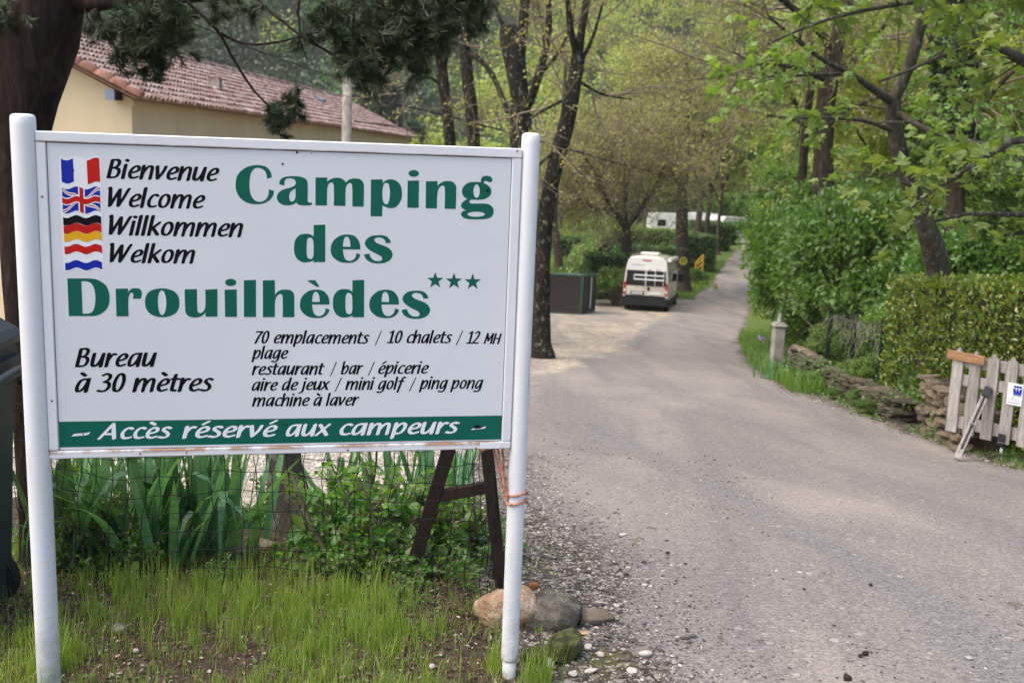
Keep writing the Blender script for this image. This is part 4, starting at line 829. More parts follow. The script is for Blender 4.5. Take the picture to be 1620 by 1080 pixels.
# bushes
def bush_kind(seed, R, H, leafmat, tpl, ls, nleaf, ns=90):
    rg = np.random.default_rng(seed); a = rg.uniform(0, 2*PI, ns); el = np.arcsin(rg.uniform(.05, 1, ns)); D = np.stack([np.cos(a)*np.cos(el), np.sin(a)*np.cos(el), np.sin(el)], 1)
    P = rg.normal(size=(ns, 3))*np.array([R*.18, R*.18, .05]); L = 1/np.sqrt((np.cos(el)/R)**2+(np.sin(el)/H)**2); s1 = sprout(P, D, L*rg.uniform(.65, 1.08, ns), rg, 6, .12, .03)
    P, D = offshoots(s1, 7, rg, .8, .3); s2 = sprout(P, D, R*.28*rg.uniform(.5, 1.2, len(P)), rg, 4, .2, .03)
    V, F = merge(tubes_batch(s1, np.linspace(1, .3, 6)[None]*.018*np.ones((ns, 1)), 4), tubes_batch(s2, np.linspace(1, .4, 4)[None]*.006*np.ones((len(s2), 1)), 3)); bm_ = np_mesh('stems', V, F, M['twig'])
    k = max(1, nleaf//len(s2)); P, D = offshoots(s2, k, rg, .9, .05); P = P+rg.normal(size=P.shape)*R*.05; P[:, 2] = np.abs(P[:, 2])
    V, F = leaf_cloud(P, ls*rg.uniform(.55, 1.25, len(P)), tpl, rg, .55, D, .15); return bm_, np_mesh('foliage', V, F, leafmat)
def clump_bush(seed, R, H, leafmat, tpl, ls, nleaf, ncl=90):
    """a full shrub: leaves gathered in rounded clumps over a lumpy dome, darker gaps between them"""
    rg = np.random.default_rng(seed); d = unit(rg.normal(size=(ncl, 3))*np.array([1, 1, 1])); d[:, 2] = np.where(d[:, 2] < -.25, -d[:, 2], d[:, 2]); rr = rg.uniform(.72, 1.08, ncl)
    C = d*rr[:, None]*np.array([R, R, H*.52])+np.array([0, 0, H*.46]); C[:, 2] = np.maximum(C[:, 2], .08)
    k = nleaf//ncl; cr = rg.uniform(.16, .3, ncl)*R; L = unit(rg.normal(size=(ncl, k, 3))+d[:, None]*.7); P = C[:, None]+L*(cr[:, None]*rg.random((ncl, k))**.5)[..., None]; P = P.reshape(-1, 3); D = (L*.7+d[:, None]+np.array([0, 0, .2])).reshape(-1, 3)
    s = np.stack([C*0+rg.normal(size=C.shape)*np.array([R*.12, R*.12, 0]), C*.45+rg.normal(size=C.shape)*.06, C*.8+rg.normal(size=C.shape)*.05, C+d*.12], 1)
    V, F = tubes_batch(s, np.array([.022, .016, .01, .004])[None]*np.ones((ncl, 1)), 4)
    sp = sprout(C+rg.normal(size=C.shape)*cr[:, None]*.4, d+np.array([0, 0, .4]), rg.uniform(.3, .65, ncl)*R*.5, rg, 5, .15, 0); P2, D2 = offshoots(sp, 14, rg, .7, .2); V, F = merge((V, F), tubes_batch(sp, np.linspace(1, .4, 5)[None]*.006*np.ones((ncl, 1)), 3))
    P = np.concatenate([P, P2]); D = np.concatenate([D, D2]); Vl, Fl = leaf_cloud(P, ls*rg.uniform(.55, 1.25, len(P)), tpl, rg, .6, D, .15); return np_mesh('stems', V, F, M['twig']), np_mesh('foliage', Vl, Fl, leafmat)
def plant_bush(kind, name, x, y, s, label, group=None, sz=1., cat='bush'):
    t = thing(name, P3(x, y), label, cat, group, rgp.uniform(0, 6.28)); t.scale = (s, s, s*sz); part('stems', kind[0], t)['kind'] = 'stuff'; part('foliage', kind[1], t)['kind'] = 'stuff'; return t
B_deep = clump_bush(201, 1.6, 2.7, M['leaf_fresh'], T_OVAL, .10, 24000, 110); B_green = clump_bush(202, 1.55, 2.5, M['leaf_green'], T_OVAL, .10, 23000, 110); B_far = clump_bush(203, 1.9, 3.0, M['leaf_green'], T_QUAD, .17, 11000, 70)
for x, y, s, sz, k, lb in ((6.5, 19.4, 1.0, 1.3, B_green, 'big rounded green bush directly behind the stone pillar'), (7.0, 22.6, 1.12, 1.2, B_deep, 'tall fresh green bush left of the broad brown trunk'), (8.3, 20.6, 1.1, 1.12, B_deep, 'tall fresh green bush below the broad brown trunk'), (6.7, 16.9, .6, .9, B_deep, 'lower leafy bush pressing against the wire fence'),
                            (7.5, 17.4, .9, 1.2, B_green, 'dark green bush between the wire fence and the leaning maple'), (8.8, 17.2, 1.0, 1.3, B_deep, 'fresh green bush below the leaning maple'), (8.4, 26.6, 1.2, 1.4, B_green, 'dark green roadside bush behind the tall fresh green one'), (10.2, 24, 1.4, 1.3, B_deep, 'deep green bush farther right behind the broad trunk'), (5.95, 20.9, .5, .9, B_green, 'low leafy bush spilling towards the road left of the pillar'), (5.75, 17.9, .4, .9, B_deep, 'small leafy shrub just right of the stone pillar'), (5.5, 13.3, .3, .9, B_green, 'little shrub at the foot of the clipped hedge over the wall'), (5.4, 15.2, .3, .8, B_deep, 'small shrub leaning over the long low wall')):
    plant_bush(k, 'leafy_bush', x, y, s, lb, None, sz)
for i, (x, y, s) in enumerate(((10, 33, 1.1), (11.1, 38, 1.1), (13.4, 46.5, 1.15), (14.8, 54, 1.2), (16.6, 62, 1.2), (19.5, 72, 1.3), (22.5, 82, 1.4), (26, 95, 1.5), (24.6, 104, 1.3), (22, 112, 1.4))): plant_bush(B_far, 'roadside_bush', x, y, s, 'dark green bush along the far right side of the road, '+ORD[i]+' up the lane', 'bushes along the far right roadside')
plant_bush(B_far, 'round_bush', 4.9, 50.6, .62, 'rounded dark bush right behind the brown slatted bin store', None, .9)
plant_bush(B_far, 'round_bush', 10.9, 64.8, .3, 'small bush beside the trunk with the round sign', None, 1.)
plant_bush(B_far, 'round_bush', 11.9, 67.6, .2, 'tiny bush at the foot of the yellow railing', None, .6)

for x, y, s, lb in ((4.66, 13.4, .13, 'leafy weed climbing the middle of the long low wall'), (4.74, 15.0, .12, 'leafy weed near the far third of the long low wall'), (4.78, 16.2, .2, 'weed clump at the far end of the long low wall'), (4.6, 17.4, .14, 'weed under the short wall by the pillar'), (4.95, 14.2, .2, 'weed hanging over the top of the long low wall')):
    plant_bush(B_green, 'wall_weed', x, y, s, lb, None, .55, cat='plant')
GREEN=[('Camping', '-517,3741 -518,3786 -525,3829 -537,3872 -554,3914 -577,3952 -606,3988 -640,4019 -678,4044 -721,4061 -766,4072 -836,4082 -906,4085 -977,4083 -1047,4074 -1082,4067 -1153,4047 -1224,4020 -1259,4003 -1325,3963 -1386,3913 -1414,3886 -1441,3857 -1483,3800 -1517,3737 -1529,3704 -1541,3663 -1548,3622 -1557,3539 -1558,3419 -1549,3342 -1540,3305 -1527,3267 -1511,3230 -1492,3195 -1448,3128 -1425,3102 -1372,3054 -1343,3034 -1283,2997 -1219,2969 -1152,2949 -1072,2937 -1031,2934 -949,2934 -872,2940 -834,2946 -758,2966 -689,2994 -656,3012 -595,3054 -570,3076 -549,3100 -510,3154 -483,3197 -469,3230 -458,3281 -456,3313 -460,3346 -609,3383 -603,3328 -603,3301 -606,3274 -616,3221 -635,3169 -648,3144 -662,3121 -696,3082 -736,3049 -758,3036 -805,3017 -855,3008 -880,3007 -932,3014 -957,3021 -980,3031 -1002,3043 -1025,3061 -1065,3103 -1096,3151 -1124,3215 -1142,3282 -1155,3354 -1162,3431 -1163,3550 -1157,3633 -1146,3715 -1127,3808 -1105,3867 -1078,3914 -1043,3955 -1023,3972 -988,3993 -968,4000 -929,4007 -907,4008 -863,4004 -841,3999 -800,3984 -761,3962 -743,3949 -726,3934 -700,3899 -689,3880 -673,3839 -659,3782 -655,3752 -653,3691;-150,3510 -293,3540 -297,3571 -293,3616 -287,3636 -277,3655 -251,3689 -219,3720 -183,3744 -157,3755 -103,3772 -17,3787 74,3793 203,3796 236,3795 299,3788 360,3775 390,3766 438,3746 473,3724 488,3710 512,3680 520,3665 529,3630 536,3506 538,3293 533,3080 536,3065 543,3052 552,3041 567,3030 583,3023 601,3018 618,3018 635,3022 652,3030 661,3015 666,3000 666,2985 661,2973 653,2963 642,2956 610,2946 576,2941 476,2933 337,2936 309,2940 283,2947 263,2957 229,2982 200,3018 169,2991 135,2969 94,2950 69,2942 -6,2926 -89,2921 -144,2926 -195,2938 -220,2947 -267,2971 -305,3002 -322,3020 -349,3060 -358,3081 -368,3125 -369,3171 -366,3191 -354,3231 -335,3269 -323,3285 -297,3315 -266,3340 -243,3356 -169,3395 -113,3416 8,3447 53,3464 97,3484 117,3496 147,3518 171,3545 179,3561 186,3594 184,3628 173,3658 155,3685 144,3696 114,3714 75,3725 16,3731 -23,3728 -60,3720 -91,3707 -118,3688 -129,3676 -140,3655 -149,3607 -152,3548;179,3438 178,3207 168,3144 155,3104 145,3087 134,3074 122,3062 92,3045 76,3040 56,3039 37,3044 21,3055 11,3070 4,3086 -6,3121 -11,3158 -11,3216 -5,3253 5,3288 21,3320 37,3339 94,3383;765,3772 1111,3786 1112,3647 1137,3679 1167,3707 1204,3732 1226,3743 1294,3771 1319,3777 1369,3786 1419,3788 1465,3786 1509,3777 1549,3763 1584,3743 1627,3705 1648,3679 1665,3649 1700,3690 1727,3714 1784,3749 1825,3765 1874,3777 1951,3783 2028,3779 2077,3766 2115,3745 2148,3715 2175,3681 2185,3662 2201,3622 2210,3574 2212,3545 2211,3252 2207,2938 1868,2937 1867,3296 1859,3535 1856,3567 1848,3598 1840,3612 1825,3627 1805,3638 1784,3642 1764,3639 1745,3629 1728,3616 1716,3603 1695,3575 1680,3544 1673,3525 1664,3486 1660,3445 1655,3246 1657,2946 1314,2947 1314,3300 1307,3534 1304,3565 1295,3596 1288,3610 1275,3626 1259,3638 1239,3643 1220,3641 1201,3633 1184,3621 1151,3585 1136,3557 1129,3538 1119,3498 1115,3458 1109,3254 1109,2946 764,2945;2419,3761 2769,3776 2775,3656 2787,3675 2815,3708 2847,3736 2885,3757 2925,3771 2985,3786 3025,3789 3045,3788 3098,3780 3150,3764 3197,3740 3239,3708 3276,3671 3293,3648 3321,3598 3342,3545 3357,3484 3365,3421 3368,3355 3366,3287 3362,3253 3347,3189 3324,3130 3294,3075 3257,3023 3236,2999 3214,2977 3189,2958 3162,2944 3135,2933 3076,2919 3020,2914 2968,2919 2900,2935 2831,2964 2777,2994 2772,2656 2423,2655;2870,3673 2895,3674 2921,3668 2941,3654 2954,3636 2963,3616 2974,3571 2990,3482 2998,3380 2997,3300 2990,3220 2980,3154 2967,3101 2957,3076 2944,3052 2929,3038 2908,3031 2887,3029 2866,3033 2846,3042 2830,3056 2806,3096 2791,3139 2779,3198 2769,3308 2768,3382 2771,3456 2780,3529 2788,3574 2803,3616 2813,3636 2828,3654 2848,3666;3531,3759 3880,3776 3886,2944 3538,2941;3875,3990 3870,3963 3854,3938 3829,3916 3796,3899 3757,3888 3715,3883 3673,3885 3634,3894 3600,3910 3574,3930 3557,3954 3551,3980 3556,4006 3572,4031 3597,4053 3630,4071 3669,4082 3711,4087 3753,4085 3792,4076 3826,4060 3852,4040 3869,4016;4094,3758 4450,3776 4456,3626 4487,3665 4522,3699 4579,3740 4620,3760 4667,3774 4719,3782 4795,3786 4842,3784 4866,3780 4888,3774 4927,3758 4962,3734 4991,3705 5014,3672 5031,3635 5039,3602 5041,3550 5043,3184 5041,2939 4693,2937 4694,3190 4692,3317 4683,3568 4680,3589 4672,3608 4660,3625 4647,3634 4632,3639 4616,3641 4595,3638 4576,3632 4558,3622 4529,3596 4505,3565 4485,3530 4469,3490 4464,3469 4455,3347 4451,3245 4450,3041 4452,2939 4104,2935;5811,3780 5806,3799 5801,3836 5802,3855 5810,3890 5826,3921 5837,3934 5850,3946 5868,3957 5888,3966 5930,3977 5973,3982 5993,3982 6035,3978 6088,3965 6118,3950 6130,3940 6146,3919 6155,3895 6160,3869 6159,3849 6153,3829 6142,3811 6128,3799 6110,3791 6091,3788 6066,3790 6017,3804 5978,3819 5957,3823 5939,3821 5921,3814 5906,3804 5899,3794 5896,3781 5897,3768 5904,3756 5915,3747 5975,3722 6036,3686 6086,3643 6113,3608 6132,3570 6139,3550 6146,3508 6142,3466 6129,3425 6120,3406 6090,3367 6054,3332 6010,3302 5984,3288 5931,3265 5874,3249 5785,3240 5726,3237 5545,3238 5525,3237 5505,3231 5485,3219 5469,3201 5460,3180 5460,3164 5467,3149 5479,3137 5497,3126 5517,3120 5538,3117 5627,3117 5893,3128 5981,3125 6037,3116 6064,3109 6091,3100 6138,3075 6177,3042 6208,3003 6219,2984 6227,2965 6236,2923 6237,2878 6236,2854 6226,2807 6216,2785 6188,2744 6171,2725 6130,2695 6103,2681 6074,2670 6044,2661 5983,2648 5871,2637 5758,2632 5601,2630 5500,2633 5450,2637 5359,2650 5330,2658 5302,2670 5263,2695 5246,2711 5218,2747 5211,2768 5211,2791 5216,2813 5228,2836 5245,2856 5266,2872 5310,2892 5358,2904 5383,2908 5356,2912 5307,2927 5264,2951 5232,2980 5219,2997 5209,3016 5202,3036 5201,3054 5205,3072 5211,3090 5241,3140 5254,3156 5284,3184 5341,3226 5409,3261 5366,3270 5347,3277 5312,3299 5293,3315 5261,3354 5247,3375 5229,3413 5223,3430 5218,3465 5223,3530 5235,3577 5257,3622 5289,3665 5329,3701 5383,3735 5412,3749 5473,3770 5537,3781 5602,3784 5705,3785;5778,3505 5776,3451 5768,3401 5753,3357 5734,3323 5710,3302 5684,3294 5658,3300 5633,3321 5612,3353 5594,3396 5583,3446 5577,3500 5579,3554 5588,3605 5602,3648 5622,3682 5645,3703 5671,3711 5697,3705 5722,3685 5743,3652 5761,3609 5772,3559;5962,2798 5953,2777 5926,2757 5882,2739 5825,2725 5759,2716 5687,2712 5616,2713 5549,2719 5491,2731 5447,2746 5419,2765 5409,2785 5417,2806 5444,2826 5488,2843 5544,2857 5611,2867 5682,2871 5754,2870 5821,2864 5878,2852 5923,2837 5951,2818'), ('des', '714,2349 1062,2373 1066,1233 718,1228 717,1282 677,1261 634,1244 582,1230 521,1218 490,1215 430,1216 373,1227 345,1236 319,1248 293,1263 247,1301 226,1323 208,1346 190,1375 163,1437 145,1502 139,1536 134,1604 139,1747 149,1821 159,1857 172,1888 187,1919 206,1948 249,2000 268,2018 289,2033 336,2057 387,2073 415,2078 471,2082 550,2080 600,2071 644,2055 681,2032 715,2002;610,1971 627,1968 657,1954 680,1930 691,1911 698,1890 707,1846 714,1756 713,1653 717,1516 716,1471 707,1405 693,1365 682,1347 668,1332 650,1322 627,1321 581,1330 559,1341 542,1358 531,1381 518,1429 511,1479 507,1547 508,1770 513,1849 519,1888 531,1926 541,1942 560,1959 585,1969;2120,1636 2122,1699 2116,1761 2104,1818 2085,1871 2059,1920 2024,1969 1983,2014 1959,2032 1936,2046 1885,2067 1831,2080 1769,2087 1707,2087 1641,2080 1572,2067 1539,2058 1507,2045 1473,2028 1441,2008 1380,1961 1329,1910 1287,1853 1255,1791 1245,1761 1237,1730 1229,1666 1228,1601 1234,1538 1240,1506 1250,1476 1264,1448 1280,1420 1320,1371 1371,1325 1432,1282 1465,1265 1499,1250 1537,1238 1617,1223 1698,1217 1778,1217 1857,1226 1896,1234 1950,1254 1976,1268 2024,1301 2041,1316 2070,1350 2103,1406 2116,1443 2124,1483 1996,1524 2000,1479 1994,1436 1976,1392 1963,1369 1948,1348 1930,1329 1910,1314 1887,1301 1862,1291 1835,1284 1809,1280 1782,1280 1760,1283 1739,1289 1718,1298 1699,1310 1682,1325 1666,1344 1653,1366 1632,1414 1615,1477 1601,1554 1595,1632;1594,1714 1596,1776 1602,1838 1615,1917 1630,1963 1641,1983 1652,1996 1665,2007 1680,2015 1696,2020 1711,2020 1727,2017 1741,2009 1755,1998 1775,1972 1795,1928 1808,1882 1816,1829 1821,1771 1821,1712;3054,1857 3044,1899 3027,1937 3001,1975 2985,1993 2949,2026 2928,2040 2904,2052 2852,2070 2799,2080 2736,2085 2673,2083 2566,2074 2492,2063 2456,2052 2401,2027 2376,2010 2329,1971 2298,1934 2274,1892 2262,1850 2262,1809 2272,1769 2283,1747 2312,1706 2347,1670 2374,1647 2431,1607 2525,1553 2665,1487 2707,1465 2748,1439 2766,1424 2781,1405 2792,1383 2796,1359 2791,1336 2778,1316 2761,1300 2744,1293 2725,1288 2687,1285 2620,1287 2574,1296 2552,1305 2507,1333 2486,1350 2451,1390 2426,1435 2417,1459 2406,1512 2243,1484 2246,1446 2250,1428 2265,1395 2295,1350 2331,1311 2352,1295 2379,1278 2436,1251 2496,1232 2530,1224 2564,1218 2634,1213 2709,1213 2790,1220 2830,1227 2870,1237 2936,1262 2968,1279 2998,1297 3027,1319 3045,1336 3075,1376 3087,1398 3104,1441 3111,1482 3110,1523 3098,1566 3078,1606 3047,1644 3028,1662 2985,1694 2935,1724 2818,1771 2678,1818 2625,1844 2589,1871 2558,1903 2549,1921 2546,1942 2550,1961 2559,1973 2585,1993 2614,2005 2633,2010 2674,2016 2714,2014 2735,2011 2776,1999 2796,1990 2815,1980 2842,1958 2864,1931 2880,1902 2891,1871 2896,1837'), ('Drouilhedes', '-6341,654 -5706,659 -5669,657 -5597,647 -5562,639 -5498,615 -5438,583 -5354,526 -5304,481 -5283,455 -5264,427 -5236,367 -5216,302 -5207,261 -5195,178 -5192,93 -5197,9 -5211,-75 -5222,-116 -5234,-150 -5265,-213 -5305,-271 -5355,-322 -5410,-365 -5470,-400 -5501,-415 -5565,-438 -5627,-453 -5684,-459 -5742,-457 -6338,-459;-5959,570 -5904,576 -5877,577 -5823,574 -5780,566 -5739,551 -5721,540 -5703,526 -5671,492 -5646,451 -5633,422 -5622,393 -5605,331 -5594,255 -5590,211 -5587,77 -5595,-41 -5607,-119 -5620,-182 -5638,-243 -5651,-272 -5676,-311 -5707,-343 -5725,-356 -5760,-372 -5798,-380 -5845,-385 -5901,-386 -5957,-383;-5015,360 -4671,374 -4671,258 -4653,288 -4619,328 -4581,358 -4552,371 -4511,379 -4468,382 -4403,380 -4361,372 -4342,363 -4327,351 -4315,336 -4304,319 -4289,282 -4285,266 -4283,232 -4296,146 -4317,68 -4545,70 -4531,108 -4523,148 -4521,168 -4523,188 -4528,206 -4545,237 -4556,248 -4569,252 -4590,243 -4608,228 -4623,209 -4633,191 -4648,152 -4658,111 -4667,50 -4672,-43 -4675,-211 -4674,-462 -5016,-463;-3705,385 -3634,383 -3599,379 -3564,373 -3494,355 -3423,328 -3389,311 -3358,289 -3332,266 -3308,240 -3287,212 -3269,181 -3254,149 -3241,111 -3231,72 -3224,32 -3220,-49 -3228,-130 -3236,-170 -3247,-209 -3262,-247 -3276,-277 -3293,-305 -3312,-331 -3334,-355 -3358,-376 -3390,-398 -3425,-418 -3497,-449 -3568,-471 -3603,-478 -3638,-483 -3709,-488 -3784,-484 -3822,-479 -3859,-472 -3931,-451 -4002,-420 -4035,-401 -4066,-378 -4092,-355 -4115,-329 -4136,-300 -4154,-270 -4169,-237 -4181,-203 -4196,-130 -4199,-92 -4202,-20 -4196,48 -4189,82 -4167,148 -4152,182 -4135,214 -4114,244 -4090,269 -4059,294 -4025,313 -3990,330 -3916,355 -3832,374 -3790,379;-3717,322 -3695,317 -3674,305 -3658,287 -3635,239 -3620,187 -3607,122 -3598,43 -3595,-37 -3598,-122 -3603,-165 -3617,-249 -3631,-302 -3653,-353 -3680,-396 -3697,-412 -3718,-420 -3739,-415 -3758,-402 -3773,-384 -3786,-362 -3805,-314 -3817,-264 -3829,-180 -3834,-95 -3835,-7 -3832,83 -3827,128 -3820,173 -3806,221 -3785,265 -3771,286 -3756,303 -3738,316;-3065,359 -2712,372 -2715,19 -2709,-278 -2705,-298 -2697,-316 -2687,-329 -2675,-340 -2661,-348 -2645,-354 -2630,-356 -2612,-354 -2578,-339 -2548,-316 -2534,-301 -2521,-285 -2500,-249 -2485,-205 -2480,-179 -2474,-127 -2470,-10 -2470,173 -2474,356 -2120,377 -2131,-464 -2478,-465 -2476,-337 -2512,-382 -2533,-402 -2577,-437 -2600,-451 -2649,-471 -2700,-485 -2759,-492 -2789,-492 -2848,-488 -2899,-477 -2947,-458 -2969,-445 -2987,-432 -3018,-399 -3042,-360 -3050,-339 -3055,-316 -3059,-270 -3063,-125 -3066,117;-1910,358 -1559,372 -1560,-470 -1907,-471;-1568,581 -1574,553 -1590,526 -1616,503 -1651,486 -1690,474 -1733,470 -1775,474 -1814,484 -1848,501 -1874,524 -1890,550 -1895,578 -1889,606 -1872,633 -1846,656 -1812,673 -1773,685 -1730,689 -1688,686 -1649,675 -1615,658 -1589,636 -1573,610;-1347,647 -994,665 -999,-471 -1354,-472;-790,653 -438,664 -433,205 -411,247 -398,266 -367,299 -326,331 -280,356 -229,372 -201,376 -116,380 -40,377 9,367 46,349 78,324 104,296 123,265 135,231 141,185 142,115 145,-472 -204,-473 -201,-215 -202,-86 -207,171 -210,189 -217,206 -228,221 -242,232 -259,240 -277,242 -299,238 -321,227 -339,213 -372,176 -399,134 -409,112 -424,61 -433,-18 -440,-200 -439,-473 -794,-474;1200,-76 1202,-12 1197,50 1185,109 1167,162 1142,212 1107,263 1065,308 1042,327 1019,342 968,363 914,377 853,385 790,385 725,379 656,367 623,358 590,345 557,328 524,308 464,262 412,210 371,153 338,90 327,60 320,28 312,-37 310,-102 315,-166 322,-198 331,-229 345,-258 361,-286 401,-336 451,-384 512,-427 545,-446 578,-461 617,-473 696,-489 777,-497 856,-497 936,-489 975,-481 1029,-462 1055,-448 1103,-415 1119,-400 1149,-366 1182,-309 1196,-272 1204,-232 1076,-189 1080,-235 1073,-278 1055,-322 1042,-345 1027,-366 1009,-385 989,-401 966,-414 941,-424 915,-430 888,-433 861,-433 840,-430 818,-424 798,-414 779,-402 762,-387 746,-367 732,-345 713,-296 696,-232 682,-154 676,-74;676,8 678,72 685,134 698,214 713,260 724,281 735,294 748,304 763,312 779,317 795,318 810,314 825,306 838,295 858,268 878,224 890,176 898,123 903,64 902,4;512,669 772,672 900,471 815,468;1893,681 2251,702 2262,-469 1905,-470 1905,-414 1863,-436 1820,-453 1766,-466 1703,-478 1672,-481 1610,-479 1552,-467 1524,-458 1497,-445 1470,-429 1422,-390 1400,-368 1382,-343 1364,-313 1336,-250 1316,-182 1310,-148 1305,-78 1308,70 1318,146 1328,182 1341,214 1357,245 1376,275 1419,328 1439,346 1461,361 1508,386 1560,402 1589,407 1646,410 1727,407 1779,398 1824,380 1863,356 1897,325;1790,295 1807,292 1838,276 1851,265 1862,252 1873,232 1881,211 1890,165 1898,72 1898,-33 1902,-174 1901,-221 1893,-289 1879,-329 1868,-347 1854,-363 1835,-373 1812,-374 1789,-371 1765,-364 1742,-352 1725,-334 1713,-311 1699,-261 1692,-210 1687,-140 1686,89 1691,170 1697,210 1709,249 1719,265 1739,282 1764,293;3334,-66 3336,-2 3330,62 3317,121 3297,175 3270,225 3234,277 3191,323 3166,342 3142,357 3090,379 3035,393 2971,401 2907,401 2840,395 2770,383 2736,373 2703,361 2668,343 2635,323 2574,276 2521,223 2479,166 2461,135 2447,102 2436,71 2429,39 2421,-26 2420,-92 2426,-158 2433,-190 2444,-221 2458,-251 2475,-279 2516,-330 2569,-378 2632,-422 2665,-441 2700,-456 2740,-469 2821,-485 2904,-492 2986,-493 3068,-485 3108,-477 3163,-457 3189,-443 3238,-410 3255,-395 3285,-360 3319,-303 3332,-265 3340,-224 3208,-181 3212,-227 3207,-271 3189,-316 3175,-339 3160,-360 3142,-379 3121,-395 3097,-409 3072,-419 3045,-425 3018,-428 2991,-429 2968,-425 2946,-419 2925,-409 2905,-397 2888,-382 2871,-361 2857,-339 2836,-289 2818,-225 2803,-145 2796,-65;2795,19 2796,83 2802,147 2815,227 2829,274 2841,296 2852,308 2865,319 2880,327 2896,332 2913,333 2929,329 2944,321 2957,309 2979,282 3000,237 3012,189 3022,135 3027,75 3027,15;4257,142 4246,185 4229,225 4202,263 4186,283 4148,317 4127,331 4102,344 4049,363 3994,374 3930,379 3865,378 3756,370 3680,359 3643,349 3614,338 3587,323 3561,307 3513,267 3481,230 3457,187 3445,143 3445,101 3456,60 3467,37 3497,-5 3534,-43 3561,-66 3620,-108 3717,-165 3860,-234 3904,-257 3946,-284 3965,-300 3981,-320 3992,-343 3996,-367 3991,-390 3978,-411 3960,-427 3943,-435 3924,-439 3885,-442 3816,-439 3769,-429 3747,-420 3700,-391 3679,-373 3642,-331 3616,-285 3607,-259 3596,-205 3428,-233 3432,-272 3436,-290 3452,-324 3482,-370 3520,-411 3541,-428 3569,-446 3628,-474 3690,-495 3724,-503 3760,-509 3831,-516 3908,-516 3991,-510 4032,-503 4072,-493 4140,-468 4173,-451 4204,-432 4233,-411 4252,-394 4282,-352 4294,-330 4311,-286 4319,-244 4317,-202 4304,-158 4283,-117 4252,-77 4232,-58 4188,-24 4136,6 4016,56 3872,106 3818,133 3780,161 3749,195 3739,214 3735,235 3740,254 3749,267 3775,286 3805,299 3825,304 3866,309 3907,307 3929,303 3971,291 3992,282 4011,271 4039,248 4062,220 4079,190 4090,158 4095,124')]
STARS='4451,975 4519,790 4715,790 4561,670 4624,483 4460,595 4303,480 4356,668 4197,784 4392,789;5042,957 5111,772 5309,771 5154,651 5218,463 5053,575 4895,460 4948,649 4787,765 4984,770;5638,942 5708,756 5907,755 5751,635 5817,446 5650,559 5491,443 5544,633 5381,749 5580,754'
